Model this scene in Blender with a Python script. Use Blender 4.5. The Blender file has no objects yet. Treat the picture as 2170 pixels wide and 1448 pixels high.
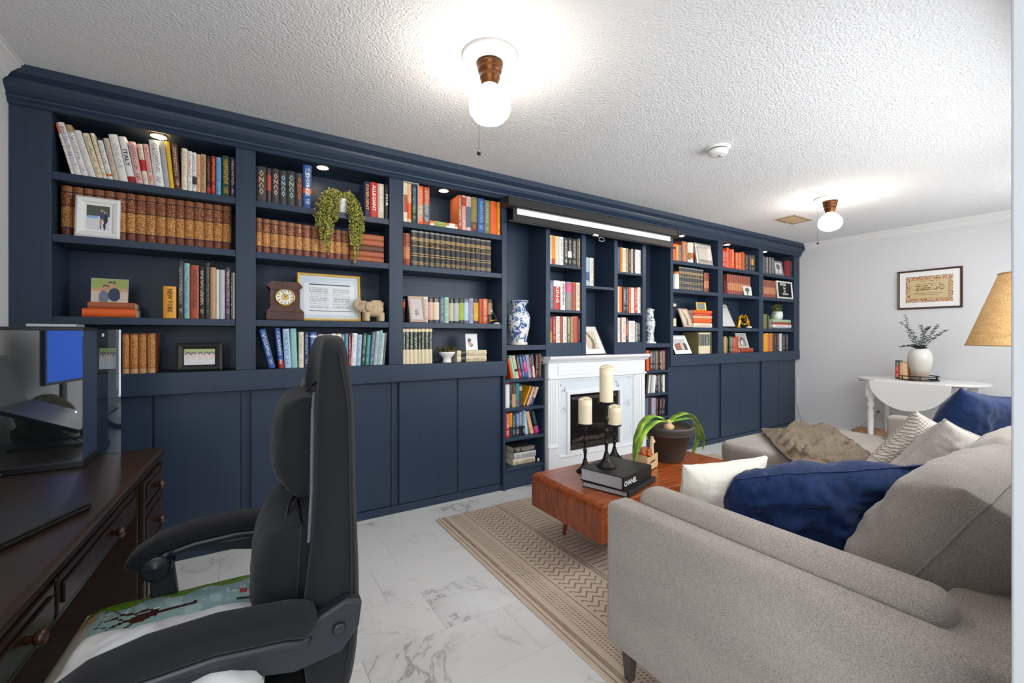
import bpy, bmesh, math, random
from math import sin, cos, pi, radians as rad
from mathutils import Vector, Matrix, noise as mnoise

scene = bpy.context.scene
COL = scene.collection
RND = random.Random(11)

# ------------------------------------------------------------------ camera
F_PX, CX, CY, YAW, CZ = 920.0, 1085.0, 713.0, rad(32.0), 1.216
cam_d = bpy.data.cameras.new('camera')
cam_d.sensor_width = 36.0
cam_d.lens = F_PX / 2170.0 * 36.0
cam_d.shift_y = -(724.0 - CY) / 2170.0
cam_d.clip_start = 0.02
cam = bpy.data.objects.new('camera', cam_d)
cam.location = (0, 0, CZ)
cam.rotation_euler = (pi / 2, 0, -YAW)
COL.objects.link(cam)
scene.camera = cam

# ------------------------------------------------------------------ world, daylight, exposure
world = bpy.data.worlds.new('world'); scene.world = world
world.use_nodes = True
world.node_tree.nodes['Background'].inputs[0].default_value = (0.86, 0.93, 1.0, 1)
world.node_tree.nodes['Background'].inputs[1].default_value = 1.0
vs = scene.view_settings
vs.view_transform = 'Standard'; vs.look = 'None'; vs.gamma = 1.0
vs.use_curve_mapping = False
vs.exposure = 0.36

def area_light(name, loc, rot, sx, sy, power, color):
    l = bpy.data.lights.new(name, 'AREA'); l.shape = 'RECTANGLE'
    l.size = sx; l.size_y = sy; l.energy = power; l.color = color
    o = bpy.data.objects.new(name, l); o.location = loc; o.rotation_euler = rot
    COL.objects.link(o); return o
# daylight entering by the windows of the wall behind the sofa and an unseen left-wall one, placed for soft bounce
area_light('daylight_sofa_window', (2.95, 0.02, 1.66), (rad(66), 0, 0), 2.5, 0.95, 52, (0.93, 0.97, 1.0))
area_light('daylight_rear_window', (-0.88, -1.5, 1.45), (0, rad(-90), 0), 1.5, 2.2, 66, (0.93, 0.97, 1.0))
area_light('daylight_corner_window', (5.2, 0.02, 1.66), (rad(66), 0, 0), 1.2, 0.95, 22, (0.93, 0.97, 1.0))
BULB = 265.0       # ceiling bulbs
PUCK = 34.0        # shelf lights

# ------------------------------------------------------------------ geometry of the view: photo pixel -> point in the room
_c, _s = cos(YAW), sin(YAW)
def ray(px, py):
    r = (px - CX) / F_PX
    return (_c * r + _s, _c - _s * r, (CY - py) / F_PX)
def onY(px, py, Y):
    d = ray(px, py); k = Y / d[1]; return Vector((d[0] * k, Y, CZ + d[2] * k))
def onX(px, py, X):
    d = ray(px, py); k = X / d[0]; return Vector((X, d[1] * k, CZ + d[2] * k))
def onZ(px, py, Z):
    d = ray(px, py); k = (Z - CZ) / d[2]; return Vector((d[0] * k, d[1] * k, Z))
def XX(px, Y): return onY(px, 700, Y).x
def ZZ(px, py, Y): return onY(px, py, Y).z

# ------------------------------------------------------------------ colour and material helpers
def lin(c):
    out = []
    for v in c[:3]:
        v = v / 255.0
        out.append(v / 12.92 if v <= 0.04045 else ((v + 0.055) / 1.055) ** 2.4)
    return tuple(out) + (1.0,)

MATS = {}
def new_mat(name):
    m = bpy.data.materials.new(name); m.use_nodes = True
    nt = m.node_tree; b = nt.nodes['Principled BSDF']
    MATS[name] = m
    return m, nt, b
def N(nt, typ, **kw):
    n = nt.nodes.new(typ)
    for k, v in kw.items(): setattr(n, k, v)
    return n
def MATH(nt, op, a=None, b=None, c=None, clamp=False):
    n = nt.nodes.new('ShaderNodeMath'); n.operation = op; n.use_clamp = clamp
    for i, v in enumerate((a, b, c)):
        if v is None: continue
        if isinstance(v, (int, float)): n.inputs[i].default_value = v
        else: nt.links.new(v, n.inputs[i])
    return n.outputs[0]
def MIX(nt, fac, a, b, blend='MIX'):
    n = nt.nodes.new('ShaderNodeMix'); n.data_type = 'RGBA'; n.blend_type = blend
    for sock, v in ((n.inputs[0], fac), (n.inputs[6], a), (n.inputs[7], b)):
        if isinstance(v, (int, float)): sock.default_value = v
        elif isinstance(v, tuple): sock.default_value = v
        else: nt.links.new(v, sock)
    return n.outputs[2]
def NOISE(nt, vec, scale, detail=2, rough=0.5, dist=0.0):
    n = nt.nodes.new('ShaderNodeTexNoise')
    n.inputs['Scale'].default_value = scale; n.inputs['Detail'].default_value = detail
    n.inputs['Roughness'].default_value = rough; n.inputs['Distortion'].default_value = dist
    if vec is not None: nt.links.new(vec, n.inputs['Vector'])
    return n.outputs['Fac']
def COORD(nt, which='Object', scale=None, loc=None, rot=None):
    t = nt.nodes.new('ShaderNodeTexCoord')
    out = t.outputs[which]
    if scale or loc or rot:
        m = nt.nodes.new('ShaderNodeMapping')
        if scale: m.inputs['Scale'].default_value = scale
        if loc: m.inputs['Location'].default_value = loc
        if rot: m.inputs['Rotation'].default_value = rot
        nt.links.new(out, m.inputs['Vector']); out = m.outputs[0]
    return out
def RAMP(nt, fac, stops, interp='LINEAR'):
    n = nt.nodes.new('ShaderNodeValToRGB'); n.color_ramp.interpolation = interp
    el = n.color_ramp.elements
    while len(el) < len(stops): el.new(0.5)
    for e, (p, c) in zip(el, stops): e.position = p; e.color = c if len(c) == 4 else c + (1,)
    nt.links.new(fac, n.inputs[0]); return n.outputs[0]
def BUMP(nt, b, height, strength, dist=0.002):
    n = nt.nodes.new('ShaderNodeBump'); n.inputs['Strength'].default_value = strength
    n.inputs['Distance'].default_value = dist
    nt.links.new(height, n.inputs['Height']); nt.links.new(n.outputs[0], b.inputs['Normal'])

def simple(name, rgb, rough=0.5, metal=0.0, var=0.0, vscale=8.0, bump=0.0, bscale=60.0, bdist=0.002, coat=0.0, spec=None):
    if name in MATS: return MATS[name]
    m, nt, b = new_mat(name)
    col = lin(rgb)
    b.inputs['Base Color'].default_value = col
    b.inputs['Roughness'].default_value = rough
    b.inputs['Metallic'].default_value = metal
    if coat: b.inputs['Coat Weight'].default_value = coat
    if spec is not None: b.inputs['Specular IOR Level'].default_value = spec
    co = COORD(nt)
    if var:
        f = NOISE(nt, co, vscale, 3)
        lo = tuple(min(1, v * (1 - var)) for v in col[:3]) + (1,); hi = tuple(min(1, v * (1 + var)) for v in col[:3]) + (1,)
        nt.links.new(RAMP(nt, f, [(0.3, lo), (0.7, hi)]), b.inputs['Base Color'])
    if bump: BUMP(nt, b, NOISE(nt, co, bscale, 3), bump, bdist)
    return m

def emit(name, rgb, strength):
    if name in MATS: return MATS[name]
    m, nt, b = new_mat(name)
    b.inputs['Base Color'].default_value = lin(rgb)
    b.inputs['Emission Color'].default_value = lin(rgb)
    b.inputs['Emission Strength'].default_value = strength
    return m

def wood(name, dark, light, rough=0.35, scale=(1, 12, 12), dist=2.0, coat=0.2, nscale=3.0):
    if name in MATS: return MATS[name]
    m, nt, b = new_mat(name)
    co = COORD(nt, 'Object', scale=scale)
    f = NOISE(nt, co, nscale, 6, 0.6, dist)
    g = NOISE(nt, COORD(nt, 'Object', scale=tuple(v * 4 for v in scale)), nscale * 2, 3, 0.5)
    ff = MATH(nt, 'ADD', MATH(nt, 'MULTIPLY', f, 0.75), MATH(nt, 'MULTIPLY', g, 0.25))
    nt.links.new(RAMP(nt, ff, [(0.35, lin(dark)), (0.65, lin(light))]), b.inputs['Base Color'])
    b.inputs['Roughness'].default_value = rough; b.inputs['Coat Weight'].default_value = coat
    b.inputs['Coat Roughness'].default_value = 0.2
    BUMP(nt, b, ff, 0.15, 0.001)
    return m

def fabric(name, c1, c2, rough=0.9, thread=380.0, bump=0.5, blot=6.0, sheen=0.2, stretch=(1, 1, 1)):
    if name in MATS: return MATS[name]
    m, nt, b = new_mat(name)
    co = COORD(nt, 'Object', scale=stretch)
    f = NOISE(nt, co, thread, 2, 0.6); g = NOISE(nt, co, blot, 3)
    h = MATH(nt, 'ADD', MATH(nt, 'MULTIPLY', f, 0.8), MATH(nt, 'MULTIPLY', g, 0.2))
    nt.links.new(RAMP(nt, h, [(0.34, lin(c1)), (0.62, lin(c2))]), b.inputs['Base Color'])
    b.inputs['Roughness'].default_value = rough
    b.inputs['Sheen Weight'].default_value = sheen
    b.inputs['Specular IOR Level'].default_value = 0.2
    BUMP(nt, b, f, bump, 0.0015)
    return m

# ------------------------------------------------------------------ mesh helpers
class MB:
    def __init__(self): self.v = []; self.f = []; self.s = []; self.mi = []
    def add(self, verts, faces, smooth=False, mi=0):
        o = len(self.v); self.v += [tuple(p) for p in verts]
        for f in faces: self.f.append(tuple(i + o for i in f)); self.s.append(smooth); self.mi.append(mi)
        return self
    def box(self, x0, x1, y0, y1, z0, z1, mi=0):
        v = [(x0, y0, z0), (x1, y0, z0), (x1, y1, z0), (x0, y1, z0), (x0, y0, z1), (x1, y0, z1), (x1, y1, z1), (x0, y1, z1)]
        f = [(0, 3, 2, 1), (4, 5, 6, 7), (0, 1, 5, 4), (1, 2, 6, 5), (2, 3, 7, 6), (3, 0, 4, 7)]
        return self.add(v, f, mi=mi)
    def prism(self, poly, axis, a, b, smooth=False, mi=0):
        """poly: 2-D points; extruded along axis from a to b. axis x:(y,z) y:(x,z) z:(x,y)"""
        def P(p, t): return {'x': (t, p[0], p[1]), 'y': (p[0], t, p[1]), 'z': (p[0], p[1], t)}[axis]
        n = len(poly)
        v = [P(p, a) for p in poly] + [P(p, b) for p in poly]
        area = sum(poly[i][0] * poly[(i + 1) % n][1] - poly[(i + 1) % n][0] * poly[i][1] for i in range(n))
        flip = (area < 0) ^ (axis == 'y') ^ (b < a)
        sides = [(i, (i + 1) % n, n + (i + 1) % n, n + i) for i in range(n)]
        caps = [tuple(range(n - 1, -1, -1)), tuple(range(n, 2 * n))]
        fl = lambda F: [tuple(reversed(f)) for f in F] if flip else F
        self.add(v, fl(sides), smooth, mi)
        o = len(self.v) - 2 * n
        for f in fl(caps): self.f.append(tuple(i + o for i in f)); self.s.append(False); self.mi.append(mi)
        return self
    def lathe(self, prof, n=24, c=(0, 0, 0), smooth=True, cap=True, mi=0, sx=1.0, sy=1.0):
        v = []; f = []
        for r, z in prof:
            for i in range(n):
                a = 2 * pi * i / n; v.append((c[0] + r * sx * cos(a), c[1] + r * sy * sin(a), c[2] + z))
        m = len(prof)
        for j in range(m - 1):
            for i in range(n):
                k = (i + 1) % n; f.append((j * n + i, j * n + k, (j + 1) * n + k, (j + 1) * n + i))
        if cap:
            if prof[0][0] > 1e-6: f.append(tuple(range(n - 1, -1, -1)))
            if prof[-1][0] > 1e-6: f.append(tuple((m - 1) * n + i for i in range(n)))
        return self.add(v, f, smooth, mi)
    def tube(self, pts, rad_, n=8, smooth=True, mi=0, closed=False):
        pts = [Vector(p) for p in pts]; m = len(pts)
        rs = rad_ if isinstance(rad_, (list, tuple)) else [rad_] * m
        v = []; f = []; up = None
        for j in range(m):
            if closed: t = (pts[(j + 1) % m] - pts[j - 1]).normalized()
            else: t = (pts[min(j + 1, m - 1)] - pts[max(j - 1, 0)]).normalized()
            if up is None:
                up = Vector((0, 0, 1)) if abs(t.z) < 0.9 else Vector((1, 0, 0))
            up = (up - t * up.dot(t)).normalized(); w = t.cross(up)
            for i in range(n):
                a = 2 * pi * i / n; v.append(pts[j] + (up * cos(a) + w * sin(a)) * rs[j])
        for j in range(m if closed else m - 1):
            jj = (j + 1) % m
            for i in range(n):
                k = (i + 1) % n; f.append((j * n + i, jj * n + i, jj * n + k, j * n + k))
        if not closed: f += [tuple(range(n)), tuple((m - 1) * n + i for i in range(n - 1, -1, -1))]
        return self.add(v, f, smooth, mi)
    def ribbon(self, pts, widths, side, thick=0.002, mi=0, crease=0.0):
        """flat leaf / strap along pts, width across 'side' vectors, with thickness"""
        pts = [Vector(p) for p in pts]; m = len(pts); v = []; f = []
        for j in range(m):
            t = (pts[min(j + 1, m - 1)] - pts[max(j - 1, 0)]).normalized()
            s = Vector(side[j] if isinstance(side, list) else side); s = (s - t * s.dot(t)).normalized(); n_ = t.cross(s)
            w = widths[j] / 2
            v += [pts[j] - s * w + n_ * thick / 2, pts[j] + n_ * (thick / 2 - crease * w), pts[j] + s * w + n_ * thick / 2,
                  pts[j] + s * w - n_ * thick / 2, pts[j] - n_ * (thick / 2 + crease * w), pts[j] - s * w - n_ * thick / 2]
        for j in range(m - 1):
            a = j * 6; b = a + 6
            for i in range(6):
                k = (i + 1) % 6; f.append((a + i, b + i, b + k, a + k))
        f += [(5, 4, 3, 2, 1, 0)][::1] + [tuple((m - 1) * 6 + i for i in range(6))]
        return self.add(v, f, True, mi)
    def grid(self, fn, nu, nv, smooth=True, mi=0, flip=False, wrapu=False):
        v = [fn(i / nu, j / nv) for j in range(nv + 1) for i in range(nu + 1)]
        f = []
        for j in range(nv):
            for i in range(nu):
                a = j * (nu + 1) + i; q = (a, a + 1, a + nu + 2, a + nu + 1)
                f.append(tuple(reversed(q)) if flip else q)
        return self.add(v, f, smooth, mi)
    def xf(self, M, start=0):
        for i in range(start, len(self.v)): self.v[i] = tuple(M @ Vector(self.v[i]))
        return self
    def mesh(self, name, mats):
        me = bpy.data.meshes.new(name)
        me.from_pydata(self.v, [], self.f)
        for m in (mats if isinstance(mats, (list, tuple)) else [mats]): me.materials.append(m)
        me.polygons.foreach_set('use_smooth', self.s)
        me.polygons.foreach_set('material_index', self.mi)
        me.update()
        return me
    def build(self, name, mats, parent=None, loc=None, rot=None, bevel=0, seg=2, subsurf=0, weld=False):
        o = bpy.data.objects.new(name, self.mesh(name, mats)); COL.objects.link(o)
        if parent is not None: o.parent = parent
        if loc is not None: o.location = loc
        if rot is not None: o.rotation_euler = rot
        if weld:
            w = o.modifiers.new('weld', 'WELD'); w.merge_threshold = 0.0004
        if bevel:
            b = o.modifiers.new('bevel', 'BEVEL'); b.width = bevel; b.segments = seg; b.limit_method = 'ANGLE'; b.angle_limit = rad(40)
            b.harden_normals = False
        if subsurf:
            s = o.modifiers.new('sub', 'SUBSURF'); s.levels = subsurf; s.render_levels = subsurf
        return o

def tag(o, label=None, cat=None, group=None, kind=None):
    if label: o['label'] = label
    if cat: o['category'] = cat
    if group: o['group'] = group
    if kind: o['kind'] = kind
    return o
def thing(name, label, cat, loc=(0, 0, 0), rz=0.0, group=None):
    o = bpy.data.objects.new(name, None); o.empty_display_size = 0.05
    COL.objects.link(o); o.location = loc; o.rotation_euler = (0, 0, rz)
    return tag(o, label, cat, group)
def box_obj(name, mat, parent, x0, x1, y0, y1, z0, z1, bevel=0.0, seg=2):
    """box whose origin is its own centre at the base"""
    c = ((x0 + x1) / 2, (y0 + y1) / 2, z0)
    return MB().box(x0 - c[0], x1 - c[0], y0 - c[1], y1 - c[1], 0, z1 - z0).build(name, mat, parent, loc=c, bevel=bevel, seg=seg)

def print_mat():
    if 'colour_print' in MATS: return MATS['colour_print']
    m, nt, b = new_mat('colour_print')
    a = N(nt, 'ShaderNodeVertexColor'); a.layer_name = 'Col'
    nt.links.new(a.outputs[0], b.inputs['Base Color']); b.inputs['Roughness'].default_value = 0.35
    return m
def picture_mesh(name, w, h, nu, nv, fn, mat=None):
    """flat print in the XZ plane facing -Y, origin bottom centre; fn(u, v) -> (r, g, b) 0..255"""
    mb = MB().grid(lambda u, v: ((u - 0.5) * w, 0, v * h), nu, nv, smooth=False)
    me = mb.mesh(name, mat or print_mat())
    ca = me.color_attributes.new('Col', 'FLOAT_COLOR', 'CORNER')
    k = 0
    for j in range(nv):
        for i in range(nu):
            c = lin(fn((i + 0.5) / nu, (j + 0.5) / nv))
            for _ in range(4): ca.data[k].color = c; k += 1
    return me
def picture(name, parent, w, h, nu, nv, fn, loc=(0, 0, 0), rot=(0, 0, 0), mat=None):
    o = bpy.data.objects.new(name, picture_mesh(name, w, h, nu, nv, fn, mat)); COL.objects.link(o)
    o.parent = parent; o.location = loc; o.rotation_euler = rot
    return o
def text_obj(name, body, size, mat, parent, loc, rot, extrude=0.0003, align='CENTER', bold=0.0, sx=1.0):
    cu = bpy.data.curves.new(name, 'FONT'); cu.body = body; cu.size = size
    cu.align_x = align; cu.align_y = 'CENTER'; cu.extrude = extrude; cu.resolution_u = 1; cu.offset = bold
    tmp = bpy.data.objects.new(name, cu); COL.objects.link(tmp)
    dg = bpy.context.evaluated_depsgraph_get()
    me = bpy.data.meshes.new_from_object(tmp.evaluated_get(dg))
    bpy.data.objects.remove(tmp); bpy.data.curves.remove(cu)
    me.materials.clear(); me.materials.append(mat); me.name = name
    o = bpy.data.objects.new(name, me); COL.objects.link(o)
    o.parent = parent; o.location = loc; o.rotation_euler = rot; o.scale = (sx, 1, 1)
    return o
# ================================================================== ROOM
FACE, BACK, DOORY = 2.90, 3.17, 2.95
LW, RW, CEIL = -0.90, 6.37, 2.44
NEARY, NEARX = 0.138, 0.905      # wall behind the sofa, its edge beside the camera
REARY = -3.0

# ---- wall, ceiling, floor materials
def mat_wall():
    m, nt, b = new_mat('wall_paint')
    b.inputs['Base Color'].default_value = lin((222, 223, 225)); b.inputs['Roughness'].default_value = 0.7
    BUMP(nt, b, NOISE(nt, COORD(nt), 90, 3), 0.12, 0.002); return m
def mat_ceiling():
    m, nt, b = new_mat('ceiling_stipple')
    co = COORD(nt, 'Object', scale=(1.0, 1.0, 1.0))
    v = N(nt, 'ShaderNodeTexVoronoi'); v.inputs['Scale'].default_value = 95; v.inputs['Randomness'].default_value = 1.0
    nt.links.new(co, v.inputs['Vector'])
    f = NOISE(nt, co, 105, 3, 0.55); g = NOISE(nt, co, 45, 2, 0.5)
    h = MATH(nt, 'ADD', MATH(nt, 'MULTIPLY', f, 0.8), MATH(nt, 'MULTIPLY', MATH(nt, 'SUBTRACT', 0.6, v.outputs['Distance']), 0.5))
    h = MATH(nt, 'ADD', h, MATH(nt, 'MULTIPLY', g, 0.35))
    b.inputs['Base Color'].default_value = lin((236, 236, 237)); b.inputs['Roughness'].default_value = 0.9
    b.inputs['Specular IOR Level'].default_value = 0.15
    BUMP(nt, b, h, 0.8, 0.0065); return m
def mat_marble():
    m, nt, b = new_mat('marble_tile')
    co = COORD(nt, 'Object')
    oi = N(nt, 'ShaderNodeObjectInfo')
    off = N(nt, 'ShaderNodeVectorMath', operation='SCALE'); off.inputs[0].default_value = (37.0, 21.0, 5.0)
    nt.links.new(oi.outputs['Random'], off.inputs['Scale'])
    ad = N(nt, 'ShaderNodeVectorMath', operation='ADD'); nt.links.new(co, ad.inputs[0]); nt.links.new(off.outputs[0], ad.inputs[1])
    p = ad.outputs[0]
    def vein(scale, width, dist, det=6):
        n = NOISE(nt, p, scale, det, 0.62, dist)
        a = MATH(nt, 'ABSOLUTE', MATH(nt, 'SUBTRACT', n, 0.5))
        return MATH(nt, 'SUBTRACT', 1.0, MATH(nt, 'DIVIDE', a, width, clamp=True), clamp=True)
    v1 = vein(1.5, 0.014, 0.6); v2 = vein(3.2, 0.010, 0.9)
    sel = RAMP(nt, NOISE(nt, p, 1.9, 2), [(0.50, (0, 0, 0)), (0.66, (1, 1, 1))])
    sel2 = RAMP(nt, NOISE(nt, p, 2.7, 1), [(0.54, (0, 0, 0)), (0.7, (1, 1, 1))])
    f = MATH(nt, 'MAXIMUM', MATH(nt, 'MULTIPLY', v1, sel), MATH(nt, 'MULTIPLY', MATH(nt, 'MULTIPLY', v2, sel2), 0.6))
    cloud = MATH(nt, 'MULTIPLY', vein(1.5, 0.10, 0.6), sel)
    base = MIX(nt, MATH(nt, 'MULTIPLY', cloud, 0.34), lin((233, 232, 231)), lin((186, 184, 183)))
    base = MIX(nt, MATH(nt, 'MULTIPLY', NOISE(nt, p, 4, 4), 0.22), base, lin((213, 212, 211)))
    nt.links.new(MIX(nt, MATH(nt, 'MULTIPLY', f, 0.75), base, lin((140, 138, 138))), b.inputs['Base Color'])
    b.inputs['Roughness'].default_value = 0.32; return m
M_WALL, M_CEIL, M_TILE = mat_wall(), mat_ceiling(), mat_marble()
M_TRIM = simple('trim_white', (232, 232, 232), 0.4)
M_GROUT = simple('grout', (176, 174, 172), 0.9)

def struct(name, mb, mat, **kw):
    o = mb.build(name, mat, **kw); o['kind'] = 'structure'; return o
floor = struct('floor', MB().box(LW, RW, REARY, BACK, -0.10, -0.006), M_GROUT)
struct('ceiling', MB().box(LW - 0.1, RW + 0.1, REARY - 0.1, BACK + 0.1, CEIL, CEIL + 0.1), M_CEIL)
mbw = MB().box(LW - 0.1, LW, -0.4, BACK, 0, CEIL).box(LW - .1, LW, REARY - .1, -2.6, 0, CEIL).box(LW - .1, LW, -2.6, -.4, 0, .7).box(LW - .1, LW, -2.6, -.4, 2.2, CEIL)
struct('wall_left', mbw, M_WALL)
struct('wall_right', MB().box(RW, RW + 0.1, 0.0, BACK, 0, CEIL), M_WALL)
struct('wall_back', MB().box(LW - 0.1, RW + 0.1, BACK, BACK + 0.1, 0, CEIL), M_WALL)
def wall_with_holes(name, x0, x1, y0, y1, holes):
    mb = MB(); xs = x0
    for (a, b, za, zb) in holes:
        mb.box(xs, a, y0, y1, 0, CEIL); mb.box(a, b, y0, y1, 0, za); mb.box(a, b, y0, y1, zb, CEIL); xs = b
    mb.box(xs, x1, y0, y1, 0, CEIL)
    return struct(name, mb, M_WALL)
wall_with_holes('wall_near', NEARX, RW + 0.1, NEARY - 0.12, NEARY, [(1.7, 4.2, 1.18, 2.13), (4.6, 5.8, 1.18, 2.13)])
wall_with_holes('wall_rear', LW - 0.1, NEARX + 1.0, REARY - 0.1, REARY, [])
struct('wall_side', MB().box(NEARX + 0.9, NEARX + 1.0, REARY, NEARY - 0.12, 0, CEIL), M_WALL)
def window_frame(name, x0, x1, y, za, zb, nx, nz):
    fr = tag(bpy.data.objects.new(name, None), kind='structure'); COL.objects.link(fr); fr.location = ((x0 + x1) / 2, y, za)
    cx = (x0 + x1) / 2
    for a, b_, c, d in ((x0, x0 + .04, za, zb), (x1 - .04, x1, za, zb), (x0, x1, za, za + .04), (x0, x1, zb - .04, zb)):
        MB().box(a - cx, b_ - cx, -.02, .02, c - za, d - za).build('window_frame', M_TRIM, fr)
    for i in range(1, nx):
        x = x0 + (x1 - x0) * i / nx; MB().box(x - .01 - cx, x + .01 - cx, -.012, .012, 0, zb - za).build('mullion', M_TRIM, fr)
    for i in range(1, nz):
        z = (zb - za) * i / nz; MB().box(x0 - cx, x1 - cx, -.012, .012, z - .01, z + .01).build('mullion', M_TRIM, fr)
window_frame('window_1', 1.7, 4.2, NEARY - 0.06, 1.18, 2.13, 4, 2)
window_frame('window_2', 4.6, 5.8, NEARY - 0.06, 1.18, 2.13, 2, 2)
window_frame('window_3', -1.1, 1.1, 0, 0.7, 2.2, 4, 3)
w3 = bpy.data.objects['window_3']; w3.location = (LW - .05, -1.5, .7); w3.rotation_euler = (0, 0, pi / 2)

# ---- floor tiles 61 x 30.5 cm laid in offset rows
TL, TW = 0.61, 0.305
tile_me = MB().box(-TL / 2 + .0006, TL / 2 - .0006, -TW / 2 + .0006, TW / 2 - .0006, -0.006, 0).mesh('tile', M_TILE)
row_off = {0: 0.567, 1: 0.725, 2: 0.995, 3: 1.19}
cuts = {}
def place_tile(x0, x1, y0):
    """tile trimmed at the walls"""
    if x1 - x0 > TL - 1e-4: me = tile_me
    else:
        k = round(x1 - x0, 4)
        if k not in cuts: cuts[k] = MB().box(-k / 2 + .0006, k / 2 - .0006, -TW / 2 + .0006, TW / 2 - .0006, -0.006, 0).mesh('tile', M_TILE)
        me = cuts[k]
    o = bpy.data.objects.new('tile', me); COL.objects.link(o); o.parent = floor
    o.location = ((x0 + x1) / 2, y0 + TW / 2, 0)
for i in range(-4, 10):
    y0 = 1.980 - 0.305 * (i - 3)
    k = i - 3                                         # row k below the joint at 1.98
    x = row_off[(k + 0) % 4] + (0 if k >= 0 else 0.13)
    while x > LW: x -= TL
    while x < RW:
        a, b_ = max(x, LW), min(x + TL, RW)
        if b_ - a > 0.01: place_tile(a, b_, y0)
        x += TL

# ---- mouldings
def crown_profile(s):   # (offset from wall, z) pairs
    return [(0, CEIL - 0.085), (0.010, CEIL - 0.085), (0.014, CEIL - 0.076), (0.022, CEIL - 0.070), (0.034, CEIL - 0.046), (0.055, CEIL - 0.024),
            (0.064, CEIL - 0.018), (0.066, CEIL - 0.008), (0.074, CEIL - 0.006), (0.074, CEIL), (0, CEIL)]
struct('trim_1', MB().prism([(LW + o, z) for o, z in crown_profile(1)], 'y', REARY, 2.818), M_TRIM)
struct('trim_2', MB().prism([(RW - o, z) for o, z in crown_profile(1)], 'y', NEARY, 2.822), M_TRIM)
struct('trim_3', MB().prism([(NEARY + o, z) for o, z in crown_profile(1)], 'x', NEARX, RW), M_TRIM)
struct('baseboard_right', MB().box(RW - 0.014, RW, NEARY, 2.94, 0, 0.085), M_TRIM, bevel=0.004)
struct('baseboard_left', MB().box(LW, LW + 0.014, REARY, 2.94, 0, 0.085), M_TRIM, bevel=0.004)
struct('trim_4', MB().box(NEARX - 0.012, NEARX, NEARY - 0.125, NEARY + 0.004, 0, CEIL), simple('jamb_paint', (184, 186, 189), 0.6), bevel=0.003)

# ================================================================== BUILT-IN BOOKCASE
def mat_navy():
    m, nt, b = new_mat('navy_paint')
    co = COORD(nt)
    f = NOISE(nt, COORD(nt, 'Object', scale=(30, 30, 1.5)), 2.0, 3)
    nt.links.new(MIX(nt, f, lin((38, 52, 71)), lin((46, 62, 82))), b.inputs['Base Color'])
    b.inputs['Roughness'].default_value = 0.40; b.inputs['Specular IOR Level'].default_value = 0.35
    BUMP(nt, b, MATH(nt, 'ADD', NOISE(nt, co, 160, 2), MATH(nt, 'MULTIPLY', f, 0.6)), 0.10, 0.001)
    return m
M_NAVY = mat_navy()
OPEN_TOP = 2.285
SH = [2.002, 1.705, 1.312]      # tops of the three shelves of each bay
CT = 1.024                      # counter top
CB = 0.908
TH = 0.038
bc = thing('built_in_bookcase', 'navy blue built-in bookcase filling the whole long wall', 'bookcase', (2.7, BACK, 0))
BO = Vector((2.7, BACK, 0))
def bbox(name, x0, x1, y0, y1, z0, z1, bevel=0.0025, parent=None, mat=None):
    c = Vector(((x0 + x1) / 2, (y0 + y1) / 2, z0))
    return MB().box(x0 - c.x, x1 - c.x, y0 - c.y, y1 - c.y, 0, z1 - z0).build(name, mat or M_NAVY, parent or bc, loc=c - (BO if parent is None else parent.location), bevel=bevel)
bX = lambda px: XX(px, FACE)
# bays: (left px, right px)
BAYS = {'L1': (109, 499), 'L2': (542, 825), 'L3': (854, 1064), 'R1': (1427, 1522), 'R2': (1532, 1609), 'R3': (1618, 1683)}
stiles = [(None, 109), (499, 542), (825, 854), (1064, 1074), (1421, 1427), (1522, 1532), (1609, 1618), (1683, None)]
for a, b_ in stiles:
    x0 = LW if a is None else bX(a); x1 = RW if b_ is None else bX(b_)
    bbox('stile', x0, x1, FACE, BACK - 0.012, CT, OPEN_TOP)
for a, b_ in BAYS.values():
    for z in SH: bbox('shelf', bX(a), bX(b_), FACE + 0.004, BACK - 0.012, z - TH, z)
bbox('back_panel', LW, RW, BACK - 0.012, BACK, CT, OPEN_TOP, 0)
bbox('top_panel', LW, RW, FACE, BACK, OPEN_TOP, OPEN_TOP + 0.03, 0)
bbox('counter', LW, bX(1074), FACE - 0.004, BACK, CB, CT)
bbox('counter', bX(1421), RW, FACE - 0.004, BACK, CB, CT)
cp = [(2.905, 2.280), (2.893, 2.280), (2.886, 2.284), (2.880, 2.292), (2.882, 2.300), (2.872, 2.306), (2.869, 2.314), (2.874, 2.322), (2.866, 2.330),
      (2.852, 2.343), (2.842, 2.362), (2.838, 2.376), (2.830, 2.380), (2.834, 2.386), (2.826, 2.391), (2.829, 2.398), (2.821, 2.402), (2.816, CEIL), (2.905, CEIL)]
MB().prism([(y - BO.y, z) for y, z in cp], 'x', LW - BO.x, RW - BO.x).build('crown_molding', M_NAVY, bc)
bbox('header', LW, RW, FACE, BACK, OPEN_TOP + 0.03, CEIL, 0)

# centre section with narrow columns above the fireplace
cs = [(1157, 1166), (1233, 1242), (1302, 1309), (1362, 1369)]
MANT = 1.048
for i, (a, b_) in enumerate(cs):
    bbox('stile', bX(a), bX(b_), FACE, BACK - 0.012, MANT + 0.0006, OPEN_TOP)
for a, b_ in ((1166, 1233), (1309, 1362)):
    for z in (1.822, 1.440): bbox('shelf', bX(a), bX(b_), FACE + 0.004, BACK - 0.012, z - 0.022, z)
    bbox('apron', bX(a), bX(b_), FACE + 0.002, BACK - 0.012, MANT + 0.0006, 1.161)
bbox('shelf', bX(1242), bX(1302), FACE + 0.004, BACK - 0.012, 1.666 - 0.026, 1.666)
for a, b_ in ((1074, 1157), (1369, 1421)):
    bbox('shelf', bX(a), bX(b_), FACE + 0.002, BACK - 0.012, 1.146 - 0.041, 1.146)
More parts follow.
